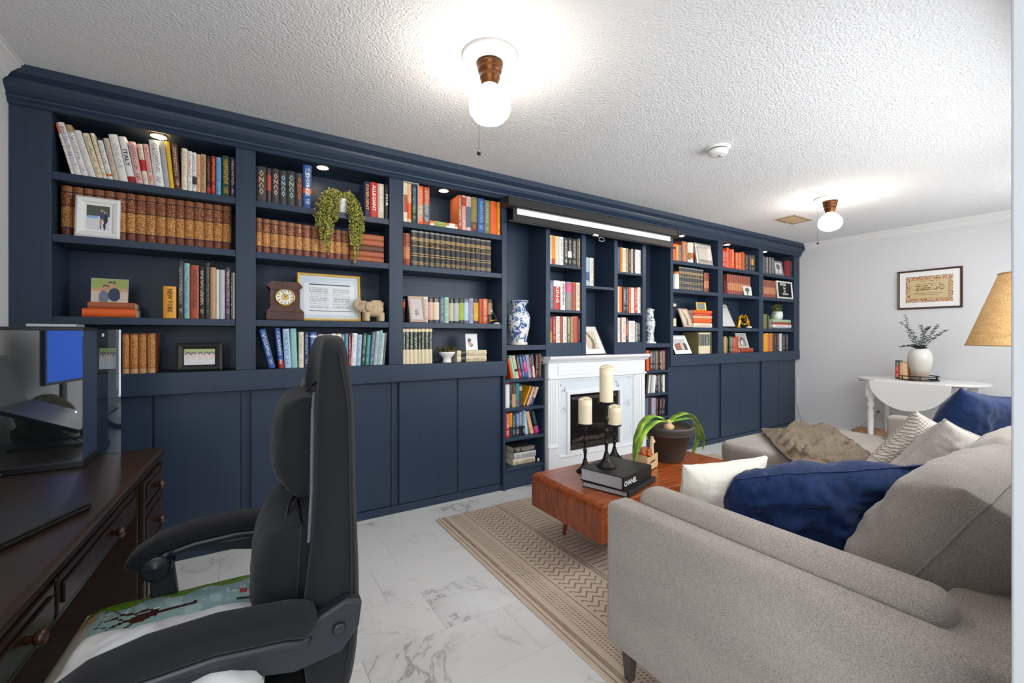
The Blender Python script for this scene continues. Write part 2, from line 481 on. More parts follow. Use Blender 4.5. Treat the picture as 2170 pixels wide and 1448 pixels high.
# low open niches either side of the fireplace
NF = 2.925
NZ = [0.872, 0.643, 0.405, 0.170]
NICHE = {'left': (bX(1074) + 0.004, bX(1157) - 0.004), 'right': (bX(1369) + 0.004, bX(1421) - 0.004)}
for k, (x0, x1) in NICHE.items():
    for z in NZ: bbox('shelf', x0, x1, NF, BACK - 0.012, z - 0.024, z)
    bbox('toe_board', x0, x1, NF + 0.012, BACK - 0.012, 0.0, 0.146)
    bbox('back_panel', x0, x1, BACK - 0.012, BACK, 0, 1.105, 0)
bbox('niche_side', XX(1066.5, 2.925), bX(1074) + 0.004, NF, BACK - 0.012, 0, 1.105)
bbox('niche_side', bX(1157) - 0.004, XX(1162, 2.888) - .0095, NF, BACK - 0.012, 0, .985)
bbox('niche_side', XX(1367, 2.888) + .0095, bX(1369) + 0.004, NF, BACK - 0.012, 0, .985)
bbox('niche_side', bX(1421) - 0.004, bX(1427), NF, BACK - 0.012, 0, 1.105)

# cabinets under each bay, two plain doors each
dX = lambda px: XX(px, DOORY)
M_NGAP = simple('navy_shadow_gap', (24, 36, 56), 0.6)
cabs = [('leftmost bay beside the desk', LW, dX(322), dX(325), dX(510), dX(521), 0),
        ('second bay behind the office chair', dX(531), dX(683), dX(686), dX(829), dX(837), 1),
        ('third bay left of the low niche', dX(845), dX(967), dX(971), XX(1066.5, 2.925) - .005, XX(1066.5, 2.925) - .001, 2),
        ('first bay right of the fireplace', bX(1427) + .003, dX(1476), dX(1477), dX(1521), dX(1524.5), 3),
        ('middle bay right of the fireplace', dX(1527.5), dX(1569), dX(1570), dX(1609), dX(1611), 4),
        ('last bay against the right wall', dX(1613.5), dX(1648), dX(1649.5), RW, RW, 5)]
prev = LW
for lab, a0, a1, b0, b1, xe, i in cabs:
    if i == 3: prev = bX(1427) + .001
    if i == 0: a0 = LW + 0.06
    t = thing('base_cabinet', 'navy base cabinet with two plain doors, ' + lab, 'cabinet', ((prev + xe) / 2, BACK, 0), group='navy base cabinets')
    bbox('body', prev, xe, DOORY + 0.014, BACK - 0.001, 0.0, CB - .001, 0, t)
    bbox('toe_board', prev, xe, DOORY - 0.002, DOORY + 0.014, 0.0, 0.052, 0.002, t)
    for k, (p, q) in enumerate(((a0, a1), (b0, b1))):
        bbox('door', p + .002, q - .002, DOORY - 0.004 + (0.008 if k else 0), DOORY + 0.013, 0.058, CB - 0.004, 0.0025, t)
    if i in (0, 1, 3, 4): # face frame strip between two cabinets
        nx0 = b1 + 0.004; bbox('face_frame_strip', nx0, xe, DOORY + (0.006 if i < 2 else 0.012), DOORY + 0.016, 0.052, CB - .001, 0.0015, t)
    prev = xe

# shelf lights
M_PUCK = emit('shelf_light_glow', (255, 226, 178), PUCK)
M_BRASSRIM = simple('light_rim', (190, 180, 160), 0.3, 0.8)
names = ['top left bay', 'second bay', 'third bay', 'first bay right of the fireplace', 'middle bay on the right', 'last bay on the right']
for (px, py), nm in zip(((333, 282), (687, 349), (948, 399), (1450, 499), (1546, 518), (1626, 533)), names):
    p = onZ(px, py, OPEN_TOP - 0.006); p.y = max(p.y, FACE + 0.055)
    t = thing('shelf_light', 'small round warm recessed light in the ' + nm, 'light', (p.x, p.y, OPEN_TOP - 0.008), group='recessed shelf lights')
    MB().lathe([(0.034, 0.0), (0.038, 0.001), (0.040, 0.008), (0.034, 0.008)], 24, cap=False).build('rim', M_BRASSRIM, t)
    MB().lathe([(0.0, 0.002), (0.033, 0.002), (0.033, 0.006)], 24, cap=True).build('lens', M_PUCK, t)

# ================================================================== FIREPLACE
M_WHITE = simple('fireplace_white', (236, 237, 240), 0.38)
def mat_veined(name, base, vein_c, scale=6.0):
    m, nt, b = new_mat(name)
    co = COORD(nt, 'Object', scale=(1, 1, 1))
    n = NOISE(nt, co, scale, 5, 0.6, 0.8)
    a = MATH(nt, 'ABSOLUTE', MATH(nt, 'SUBTRACT', n, 0.5))
    v = MATH(nt, 'SUBTRACT', 1.0, MATH(nt, 'DIVIDE', a, 0.012, clamp=True), clamp=True)
    s = RAMP(nt, NOISE(nt, co, scale * 1.2, 2), [(0.52, (0, 0, 0)), (0.6, (1, 1, 1))])
    nt.links.new(MIX(nt, MATH(nt, 'MULTIPLY', v, s), lin(base), lin(vein_c)), b.inputs['Base Color'])
    b.inputs['Roughness'].default_value = 0.2; return m
M_FMARB = mat_veined('fireplace_marble', (222, 229, 236), (60, 66, 76), 5.0)
FY = 2.888
fX = lambda px: XX(px, FY)
fp = thing('fireplace', 'white electric fireplace with marble surround in the bookcase', 'fireplace', ((fX(1162) + fX(1367)) / 2, BACK, 0))
def fb(name, x0, x1, y0, y1, z0, z1, bevel=0.004, mat=None):
    return bbox(name, x0, x1, y0, y1, z0, z1, bevel, fp, mat or M_WHITE)
L, Rr = fX(1162), fX(1367)
fb('body', L + .004, Rr - .004, FY + 0.03, BACK - 0.003, 0, 0.99, 0)
mp = [(FY - 0.052, 1.048), (FY - 0.056, 1.040), (FY - 0.052, 1.030), (FY - 0.046, 1.022), (FY - 0.034, 1.012), (FY - 0.022, 1.004), (FY - 0.018, 0.996), (FY + 0.0, 0.990), (FY + 0.05, 0.990), (BACK - 0.27 + .02, 1.048)]
MB().prism([(y - BACK, z) for y, z in mp], 'x', L - 0.018 - fp.location.x, Rr + 0.018 - fp.location.x).build('mantel_shelf', M_WHITE, fp, bevel=0.002)
fb('mantel_top', bX(1162), bX(1365), FACE + 0.02, BACK - 0.013, 1.0, 1.0475, 0.001)
fb('frieze', L, Rr, FY, FY + 0.03, 0.873, 0.992)
fb('frieze_panel', fX(1182), fX(1347), FY - 0.008, FY, 0.885, 0.985, 0.003)
fb('molding', L - 0.006, Rr + 0.006, FY - 0.018, FY + 0.03, 0.856, 0.875, 0.006)
for p, q in ((1162, 1184), (1345, 1367)):
    x0, x1 = fX(p), fX(q)
    fb('pilaster', x0, x1, FY, FY + 0.03, 0.29, 0.857)
    w = x1 - x0
    for k in range(3): fb('flute', x0 + w * (.2 + .22 * k), x0 + w * (.34 + .22 * k), FY - 0.006, FY, 0.32, 0.84, 0.003)
    fb('plinth', x0 - .004, x1 + .004, FY - 0.012, FY + 0.03, 0.0, 0.285)
    fb('molding', x0 - .007, x1 + .007, FY - 0.020, FY + 0.03, 0.283, 0.300, 0.005)
x0, x1 = fX(1184.5), fX(1344.5)
fb('rail', x0, x1, FY + .004, FY + .03, 0.836, 0.857, .003)
fb('hearth_base', x0, x1, FY - .004, FY + .03, 0.0, 0.20, .004)
fb('molding', x0, x1, FY - .014, FY + .02, 0.188, 0.206, .005)
ix0, ix1 = fX(1202), fX(1319)
mw = x0 + 0.012
fb('marble_panel', mw, ix0, FY + 0.012, FY + 0.03, 0.206, 0.745, 0, M_FMARB)
fb('marble_panel', ix1, x1 - 0.012, FY + 0.012, FY + 0.03, 0.206, 0.745, 0, M_FMARB)
fb('marble_panel', mw, x1 - 0.012, FY + 0.012, FY + 0.03, 0.745, 0.836, 0, M_FMARB)
fb('edge_trim', x0, mw, FY, FY + .03, 0.206, 0.836, .003); fb('edge_trim', x1 - .012, x1, FY, FY + .03, 0.206, 0.836, .003)
ox0, ox1 = fX(1208), fX(1313)
for nm, a, b_, c, d in (('insert_frame', ix0, ox0, 0.206, 0.745), ('insert_frame', ox1, ix1, 0.206, 0.745), ('insert_frame', ox0, ox1, 0.715, 0.745), ('insert_frame', ox0, ox1, 0.206, 0.232)):
    fb(nm, a, b_, FY - 0.006, FY + .03, c, d, 0.004)
M_BLK = simple('firebox_black', (22, 22, 23), 0.5)
M_BLKG = simple('firebox_glass', (26, 25, 24), 0.06, spec=0.6)
fb('firebox', ox0, ox1, FY + 0.02, FY + 0.029, 0.232, 0.715, 0, M_BLKG)
fb('firebox_grille', ox0 + .03, ox1 - .03, FY + 0.012, FY + 0.02, 0.665, 0.690, 0.004, simple('grille_grey', (70, 70, 70), 0.4, 0.5))
for k in range(3):
    xx = ox0 + 0.1 + 0.13 * k
    MB().tube([(xx - .07 - fp.location.x, FY + .016 - BACK, .30 + .02 * (k % 2)), (xx + .09 - fp.location.x, FY + .016 - BACK, .33 - .02 * (k % 2))], .018, 8).build('log', simple('log_dark', (58, 46, 34), 0.9, var=.4, vscale=40), fp)
fb('ember_bed', ox0 + .01, ox1 - .01, FY + .008, FY + .02, .233, .285, .004, simple('ember', (44, 38, 32), 0.95, var=.5, vscale=60, bump=.8))

# ================================================================== PROJECTOR SCREEN
SYP = 2.825
M_SCRB = simple('screen_black', (34, 34, 35), 0.4)
M_SCRW = simple('screen_white', (240, 241, 240), 0.6)
sx0, sx1 = XX(1074.5, SYP), XX(1432, SYP)
ps = thing('projector_screen', 'black pull-down projector screen hanging above the fireplace', 'projector screen', ((sx0 + sx1) / 2, SYP, 2.1))
O = ps.location
prof = []
for k in range(20):
    a = 2 * pi * k / 20; r = 0.042
    prof.append((0.036 * max(-1, min(1, 1.25 * cos(a))), 0.142 + 0.038 * max(-1, min(1, 1.25 * sin(a)))))
MB().prism(prof, 'x', sx0 - O.x, sx1 - O.x, smooth=False).build('case', M_SCRB, ps)
M_ENDC = simple('screen_endcap', (58, 54, 50), 0.3, 0.3)
for s_, x in ((-1, sx0), (1, sx1)):
    MB().prism([(p[0] * 1.1, (p[1] - .142) * 1.1 + .142) for p in prof], 'x', x - O.x - .008, x - O.x + .008).build('end_cap', M_ENDC, ps)
    MB().box(x - O.x - .03 if s_ > 0 else x - O.x + .01, x - O.x - .01 if s_ > 0 else x - O.x + .03, -.015, .05, .175, .186).build('bracket', M_ENDC, ps)
fx0, fx1 = sx0 + 0.055, sx1 - 0.05
MB().box(fx0 - O.x, fx1 - O.x, -.0015, .0015, 0.008, 0.115).build('screen_border', M_SCRB, ps)
MB().box(fx0 + .035 - O.x, fx1 - .035 - O.x, -.0025, -.0014, 0.060, 0.112).build('screen_surface', M_SCRW, ps)
MB().tube([(sx0 + .018 - O.x, 0, 0.002), (sx1 - .01 - O.x, 0, 0.002)], 0.0095, 10).build('bottom_bar', M_SCRB, ps)
hx = XX(1261, SYP) - O.x
MB().box(hx - .028, hx + .028, -.014, .010, -.012, .006).build('pull_tab', simple('tab_white', (225, 225, 222), .4), ps, bevel=.003)
ring = [(hx + .075 + .034 * cos(a), -.004 + .006 * sin(2 * a), -.03 + .017 * sin(a)) for a in [2 * pi * k / 20 for k in range(20)]]
MB().tube(ring, .0035, 6, closed=True).build('pull_ring', simple('chrome', (205, 205, 205), .15, 1.0), ps)
MB().tube([(hx + .028, 0, -.008), (hx + .05, -.003, -.022)], .003, 6).build('pull_cord', simple('chrome', (205, 205, 205), .15, 1.0), ps)

# ================================================================== CEILING LIGHTS
def glass_mat(name, tint, gl=0.12, rough=0.02, alpha=0.85):
    """thin glass: mostly clear, with a gloss layer"""
    if name in MATS: return MATS[name]
    m, nt, b = new_mat(name)
    out = nt.nodes['Material Output']
    tr = N(nt, 'ShaderNodeBsdfTransparent'); tr.inputs[0].default_value = tint
    gs = N(nt, 'ShaderNodeBsdfGlossy'); gs.inputs['Roughness'].default_value = rough
    lw = N(nt, 'ShaderNodeLayerWeight'); lw.inputs[0].default_value = 0.25
    mx = N(nt, 'ShaderNodeMixShader')
    f = MATH(nt, 'ADD', MATH(nt, 'MULTIPLY', lw.outputs['Facing'], 0.5), gl, clamp=True)
    nt.links.new(f, mx.inputs[0]); nt.links.new(tr.outputs[0], mx.inputs[1]); nt.links.new(gs.outputs[0], mx.inputs[2])
    nt.links.new(mx.outputs[0], out.inputs['Surface']); nt.nodes.remove(b)
    return m
def globe_mat():
    m, nt, b = new_mat('globe_glass')
    out = nt.nodes['Material Output']
    tr = N(nt, 'ShaderNodeBsdfTransparent'); tr.inputs[0].default_value = (1, 1, 1, 1)
    tl = N(nt, 'ShaderNodeBsdfTranslucent'); tl.inputs[0].default_value = (1, .97, .92, 1)
    gs = N(nt, 'ShaderNodeBsdfGlossy'); gs.inputs['Roughness'].default_value = 0.05
    lw = N(nt, 'ShaderNodeLayerWeight'); lw.inputs[0].default_value = 0.3
    w = N(nt, 'ShaderNodeTexWave'); w.inputs['Scale'].default_value = 10; w.inputs['Distortion'].default_value = 6
    nt.links.new(COORD(nt), w.inputs['Vector'])
    a = N(nt, 'ShaderNodeMixShader'); a2 = N(nt, 'ShaderNodeMixShader')
    nt.links.new(MATH(nt, 'ADD', MATH(nt, 'MULTIPLY', w.outputs['Fac'], .14), .12), a.inputs[0])
    nt.links.new(tr.outputs[0], a.inputs[1]); nt.links.new(tl.outputs[0], a.inputs[2])
    nt.links.new(MATH(nt, 'MULTIPLY', lw.outputs['Facing'], 0.5, clamp=True), a2.inputs[0])
    nt.links.new(a.outputs[0], a2.inputs[1]); nt.links.new(gs.outputs[0], a2.inputs[2])
    nt.links.new(a2.outputs[0], out.inputs['Surface']); nt.nodes.remove(b)
    return m
M_GLOBE = globe_mat()
M_BRONZE = simple('lamp_bronze', (104, 64, 34), 0.35, 0.8)
M_BULB = emit('bulb_glow', (255, 243, 226), BULB)
M_CHAIN = simple('chain_metal', (150, 140, 125), 0.3, 0.9)
def ceiling_light(label, px, py, chain_px, chain_py):
    p = onZ(px, py, CEIL)
    t = thing('ceiling_light', label, 'ceiling light', (p.x, p.y, CEIL), group='globe ceiling lights')
    MB().lathe([(0.0, -.030), (0.052, -.030), (0.088, -.028), (0.096, -.022), (0.102, -.016), (0.112, -.015), (0.120, -.009), (0.124, 0.0)], 48).build('canopy', simple('canopy_white', (208, 206, 203), .45), t)
    MB().lathe([(0, -.135), (.034, -.135), (.037, -.128), (.037, -.108), (.043, -.100), (.045, -.088), (.042, -.080), (.050, -.072), (.053, -.060), (.052, -.050), (.056, -.046), (.056, -.028)], 32).build('socket_cup', M_BRONZE, t)
    MB().lathe([(0, -.170), (.020, -.170), (.020, -.160), (.022, -.158), (.022, -.135)], 20).build('bulb_neck', simple('bulb_neck', (236, 214, 178), .4), t)
    g = MB().lathe([(.0, -.292), (.035, -.289), (.065, -.276), (.085, -.252), (.092, -.225), (.088, -.197), (.072, -.168), (.052, -.150), (.040, -.140), (.037, -.130)], 40, cap=False)
    g.build('globe', M_GLOBE, t)
    MB().lathe([(0, -.246), (.014, -.243), (.026, -.232), (.030, -.216), (.027, -.200), (.020, -.184), (.017, -.170)], 24, cap=False).build('bulb', M_BULB, t)
    q = onY(chain_px, chain_py, p.y - 0.035) - t.location
    cx, cy = q.x, -0.035
    MB().tube([(cx * .6, cy, -.09), (cx, cy, -.13), (cx, cy, q.z + .01)], .0012, 5).build('pull_chain', M_CHAIN, t)
    MB().lathe([(0, -.010), (.007, -.007), (.009, 0), (.007, .007), (.002, .010), (.002, .013)], 14, c=(cx, cy, q.z)).build('chain_knob', simple('knob_dark', (62, 50, 40), .3, .5), t)
ceiling_light('clear globe ceiling light with bronze neck and pull chain, nearest the camera', 1038, 120, 1015, 325)
ceiling_light('frosted looking globe ceiling light beside the ceiling vent, near the far wall', 1759, 420, 1733, 516)

# smoke detector
p = onZ(1522, 313, CEIL)
t = thing('smoke_detector', 'round white smoke detector on the stippled ceiling', 'smoke detector', (p.x, p.y, CEIL))
M_PLW = simple('plastic_white', (236, 236, 234), .4)
MB().lathe([(.0, -.012), (.068, -.012), (.072, -.008), (.072, 0)], 32).build('base', M_PLW, t)
MB().lathe([(.0, -.052), (.040, -.052), (.054, -.046), (.060, -.032), (.060, -.020)], 32).build('cover', M_PLW, t)
MB().lathe([(.054, -.020), (.054, -.012)], 32, cap=False).build('vent_slot', simple('slot_dark', (70, 70, 72), .7), t)
MB().lathe([(0, -.056), (.014, -.056), (.014, -.05)], 16, c=(.012, -.01, 0)).build('test_button', simple('button_grey', (205, 205, 203), .4), t)
# ceiling vent
a_, b_, c_, d_ = onZ(1632, 468, CEIL), onZ(1700, 454, CEIL), onZ(1730, 462, CEIL), onZ(1668, 476, CEIL)
vc = (a_ + b_ + c_ + d_) / 4
t = thing('ceiling_vent', 'small tan louvred ceiling vent beside the far globe light', 'vent', (vc.x, vc.y, CEIL))
M_VENT = simple('vent_tan', (178, 152, 118), .5, .2); M_VD = simple('vent_dark', (88, 70, 52), .8)
vw, vd = 0.36, 0.20
for x0, x1, y0, y1 in ((-vw / 2, vw / 2, -vd / 2, -vd / 2 + .03), (-vw / 2, vw / 2, vd / 2 - .03, vd / 2), (-vw / 2, -vw / 2 + .03, -vd / 2 + .03, vd / 2 - .03), (vw / 2 - .03, vw / 2, -vd / 2 + .03, vd / 2 - .03)):
    MB().box(x0, x1, y0, y1, -.008, 0).build('frame', M_VENT, t)
MB().box(-vw / 2 + .03, vw / 2 - .03, -vd / 2 + .03, vd / 2 - .03, -.001, 0).build('backing', M_VD, t)
for k in range(7):
    y = -vd / 2 + .04 + k * .02
    MB().prism([(y - .006, -.001), (y + .006, -.011), (y + .008, -.010), (y - .004, 0)], 'x', -vw / 2 + .03, vw / 2 - .03).build('slat', M_VENT, t)
MB().box(-.03, -.018, .05, .066, -.03, -.004).build('lever', M_VENT, t)
# ================================================================== BOOKS
PAL = dict(white=(238, 236, 232), cream=(226, 212, 178), ivory=(236, 226, 206), pink=(226, 178, 172), red=(196, 44, 36), crimson=(160, 28, 44), orange=(228, 98, 34),
    rust=(176, 74, 40), terracotta=(172, 92, 58), amber=(232, 158, 30), yellow=(236, 190, 44), gold=(190, 150, 74), tan=(190, 156, 116), peach=(232, 186, 140), brown=(98, 58, 38),
    charcoal=(54, 52, 54), black=(28, 27, 29), grey=(132, 130, 130), silver=(186, 188, 190), navy=(32, 42, 78), blue=(38, 84, 150), sky=(96, 164, 206), teal=(56, 138, 142),
    aqua=(140, 196, 200), green=(66, 110, 62), olive=(118, 118, 62), lime=(168, 190, 54), mint=(168, 206, 176), forest=(38, 58, 48), purple=(84, 62, 96), lilac=(176, 166, 190),
    maroon=(92, 30, 34), slate=(92, 108, 128), magenta=(206, 60, 130), lightblue=(172, 202, 226), beige=(208, 192, 168))
NICE = {'lightblue': 'light blue'}
ORD = ('first second third fourth fifth sixth seventh eighth ninth tenth eleventh twelfth thirteenth fourteenth fifteenth sixteenth seventeenth eighteenth '
       'nineteenth twentieth twenty-first twenty-second twenty-third twenty-fourth twenty-fifth twenty-sixth twenty-seventh twenty-eighth').split()

def mat_book():
    m, nt, b = new_mat('book_cover')
    oi = N(nt, 'ShaderNodeObjectInfo')
    def A(nm):
        a = N(nt, 'ShaderNodeAttribute'); a.attribute_type = 'OBJECT'; a.attribute_name = nm; return a
    ink, c2, blk = A('ink'), A('c2'), A('blk')
    g = N(nt, 'ShaderNodeSeparateXYZ'); nt.links.new(COORD(nt, 'Generated'), g.inputs[0])
    bs = N(nt, 'ShaderNodeSeparateXYZ'); nt.links.new(blk.outputs['Vector'], bs.inputs[0])
    u, y, v = g.outputs[0], g.outputs[1], g.outputs[2]
    inblk = MATH(nt, 'MULTIPLY', MATH(nt, 'GREATER_THAN', v, bs.outputs[0]), MATH(nt, 'LESS_THAN', v, bs.outputs[1]))
    col = MIX(nt, inblk, oi.outputs['Color'], c2.outputs['Color'])
    # rows of small printed marks running up the spine
    sc = N(nt, 'ShaderNodeVectorMath', operation='SCALE'); sc.inputs[0].default_value = (9.0, 3.0, 41.0)
    nt.links.new(oi.outputs['Random'], sc.inputs['Scale'])
    ad = N(nt, 'ShaderNodeVectorMath', operation='ADD'); nt.links.new(COORD(nt, 'Object'), ad.inputs[0]); nt.links.new(sc.outputs[0], ad.inputs[1])
    strokes = NOISE(nt, ad.outputs[0], 240, 1, 0.4, 0.3)
    groups = NOISE(nt, COORD(nt, 'Object', scale=(.05, .05, 1)), 22, 1)
    band = MATH(nt, 'LESS_THAN', MATH(nt, 'ABSOLUTE', MATH(nt, 'SUBTRACT', u, 0.5)), 0.27)
    vb = MATH(nt, 'MULTIPLY', MATH(nt, 'GREATER_THAN', v, 0.10), MATH(nt, 'LESS_THAN', v, 0.93))
    onsp = MATH(nt, 'LESS_THAN', y, 0.06)
    t = MATH(nt, 'MULTIPLY', MATH(nt, 'GREATER_THAN', strokes, 0.54), MATH(nt, 'GREATER_THAN', groups, 0.43))
    for k in (band, vb, onsp, bs.outputs[2]): t = MATH(nt, 'MULTIPLY', t, k)
    nt.links.new(MIX(nt, MATH(nt, 'MULTIPLY', t, .8), col, ink.outputs['Color']), b.inputs['Base Color'])
    b.inputs['Roughness'].default_value = 0.42
    return m
def mat_bands(name, base, stops, gold, noise_scale=90.0, rough=0.4):
    """spine bands: stops = list of (v0, v1, colour, gold amount)"""
    m, nt, b = new_mat(name)
    g = N(nt, 'ShaderNodeSeparateXYZ'); nt.links.new(COORD(nt, 'Generated'), g.inputs[0])
    oi = N(nt, 'ShaderNodeObjectInfo')
    sc = N(nt, 'ShaderNodeVectorMath', operation='SCALE'); sc.inputs[0].default_value = (9.0, 3.0, 41.0)
    nt.links.new(oi.outputs['Random'], sc.inputs['Scale'])
    ad = N(nt, 'ShaderNodeVectorMath', operation='ADD'); nt.links.new(COORD(nt, 'Object'), ad.inputs[0]); nt.links.new(sc.outputs[0], ad.inputs[1])
    v = g.outputs[2]; col = lin(base)
    pat = NOISE(nt, ad.outputs[0], noise_scale * 2.2, 2, 0.6)
    wear = NOISE(nt, ad.outputs[0], 16, 4)
    col = MIX(nt, MATH(nt, 'MULTIPLY', wear, 0.5), col, tuple(x * 0.5 for x in col[:3]) + (1,))
    onsp = MATH(nt, 'LESS_THAN', g.outputs[1], 0.08)
    for v0, v1, c, amt in stops:
        inb = MATH(nt, 'MULTIPLY', MATH(nt, 'MULTIPLY', MATH(nt, 'GREATER_THAN', v, v0), MATH(nt, 'LESS_THAN', v, v1)), onsp)
        cc = lin(c)
        gm = MATH(nt, 'GREATER_THAN', pat, 1.0 - amt) if amt < 1 else 1.0
        cc = MIX(nt, gm, cc, lin(gold))
        col = MIX(nt, inb, col, cc)
    nt.links.new(col, b.inputs['Base Color']); b.inputs['Roughness'].default_value = rough
    return m
M_BOOK = mat_book()
M_LEATH = mat_bands('book_leather', (150, 92, 56), [(.0, .165, (112, 50, 34), .36), (.165, .185, (50, 24, 16), .2), (.19, .595, (146, 80, 40), .50), (.6, .615, (50, 24, 16), .2),
    (.62, .87, (112, 48, 34), .42), (.87, .885, (60, 28, 18), .2)], (212, 156, 80))
M_LEATH2 = mat_bands('book_leather_red', (150, 70, 44), [(.0, .17, (136, 48, 32), .36), (.2, .58, (176, 92, 56), .48), (.6, .88, (132, 44, 30), .4)], (206, 150, 92))
M_LEATH3 = mat_bands('book_leather_worn', (150, 84, 48), [(.0, .12, (206, 160, 116), .3), (.14, .96, (150, 84, 40), .52)], (206, 150, 80))
M_BKGOLD = mat_bands('book_black_gold', (52, 51, 54), [(.04, .14, (52, 51, 54), .44), (.285, .30, (52, 51, 54), 1.0), (.30, .345, (24, 22, 22), .34), (.345, .36, (52, 51, 54), 1.0), (.56, .575, (52, 51, 54), 1.0),
    (.58, .70, (22, 20, 20), .40), (.72, .735, (52, 51, 54), 1), (.755, .77, (52, 51, 54), 1), (.79, .805, (52, 51, 54), 1), (.955, 1.0, (140, 138, 134), 0.0)], (216, 178, 112))
M_PAGES = simple('book_pages', (226, 216, 196), 0.85, var=0.12, vscale=180)
MESHC = {}
def cover_mesh(w, h, d, mat):
    key = (round(w, 4), round(h, 4), round(d, 3), mat.name)
    if key in MESHC: return MESHC[key]
    t = min(0.0025, w * 0.14); r = min(0.009, w * 0.33) if mat is not M_BOOK else min(0.007, w * 0.26)
    poly = [(0, r), (w * .22, r * .25), (w * .5, 0), (w * .78, r * .25), (w, r), (w, d), (w - t, d), (w - t, r + .004), (t, r + .004), (t, d), (0, d)]
    mb = MB(); n = len(poly)
    mb.add([(p[0], p[1], 0) for p in poly] + [(p[0], p[1], h) for p in poly], [(i, (i + 1) % n, n + (i + 1) % n, n + i) for i in range(n)])
    mb.add([(p[0], p[1], zz) for zz in (0, h) for p in poly],
           [(0, 4, 3), (0, 3, 1), (1, 3, 2), (0, 8, 7, 4), (4, 7, 6, 5), (0, 10, 9, 8)] + [(n + 4, n + 0, n + 3), (n + 3, n + 0, n + 1), (n + 3, n + 1, n + 2), (n + 7, n + 8, n + 0, n + 4), (n + 6, n + 7, n + 4, n + 5), (n + 9, n + 10, n + 0, n + 8)])
    me = mb.mesh('book', mat); MESHC[key] = me
    return me
PAGEC = {}
def pages_mesh(w, h, d):
    key = (round(w, 4), round(h, 4), round(d, 3))
    if key not in PAGEC:
        t = min(0.0025, w * 0.14)
        PAGEC[key] = MB().box(t, w - t, 0.008, d - .003, 0.003, h - .003).mesh('page_block', M_PAGES)
    return PAGEC[key]
def darkish(c): return sum(PAL[c]) < 330
NBOOK = 0
def make_book(w, h, d, col, ink=None, c2=None, blk=None, dens=1, style=None, label='', group=None, pages=True, cat='book', title=None, tcol=None, tsize=None):
    """book standing at the origin: spine faces -Y, x from 0 to w"""
    global NBOOK; NBOOK += 1
    mat = {'leather': M_LEATH, 'leather2': M_LEATH2, 'leather3': M_LEATH3, 'black': M_BKGOLD}.get(style, M_BOOK)
    o = bpy.data.objects.new('book' if style is None else 'bound_volume', cover_mesh(w, h, d, mat)); COL.objects.link(o)
    j = 1 + RND.uniform(-.06, .06)
    o.color = tuple(min(1, x * j) for x in lin(PAL[col])[:3]) + (1,)
    if style is None:
        ink = ink or ('ivory' if darkish(col) else 'charcoal')
        o['ink'] = list(lin(PAL[ink])[:3]); o['c2'] = list(lin(PAL[c2 or col])[:3])
        o['blk'] = [blk[0] if blk else 2.0, blk[1] if blk else 2.0, float(dens)]
    tag(o, label, cat, group)
    if pages:
        p = bpy.data.objects.new('page_block', pages_mesh(w, h, d)); COL.objects.link(p); p.parent = o
    if style in ('leather',) and pages:
        key = ('band', round(w, 4))
        if key not in MESHC: MESHC[key] = MB().box(.0004, w - .0004, -.0012, .004, 0, .0026).mesh('raised_band', simple('leather_band', (62, 28, 18), .45))
        for v in (.172, .602, .875):
            q = bpy.data.objects.new('raised_band', MESHC[key]); COL.objects.link(q); q.parent = o; q.location = (0, 0, h * v)
    if title:
        sz = tsize or min(w * 0.72, 0.03)
        tm = simple('ink_' + (tcol or 'ivory'), PAL[tcol or 'ivory'], .5)
        tx = text_obj('title', title, sz, tm, o, (w * .5, -.0006, h * .55), (pi / 2, pi / 2, 0), extrude=.0002, bold=sz * .018)
        L_ = tx.dimensions.x if tx.dimensions.x > 0 else 1
        xs = [vv.co.x for vv in tx.data.vertices]; L_ = max(xs) - min(xs)
        tx.scale = (min(1.6, h * .74 / L_), 1, 1)
    return o

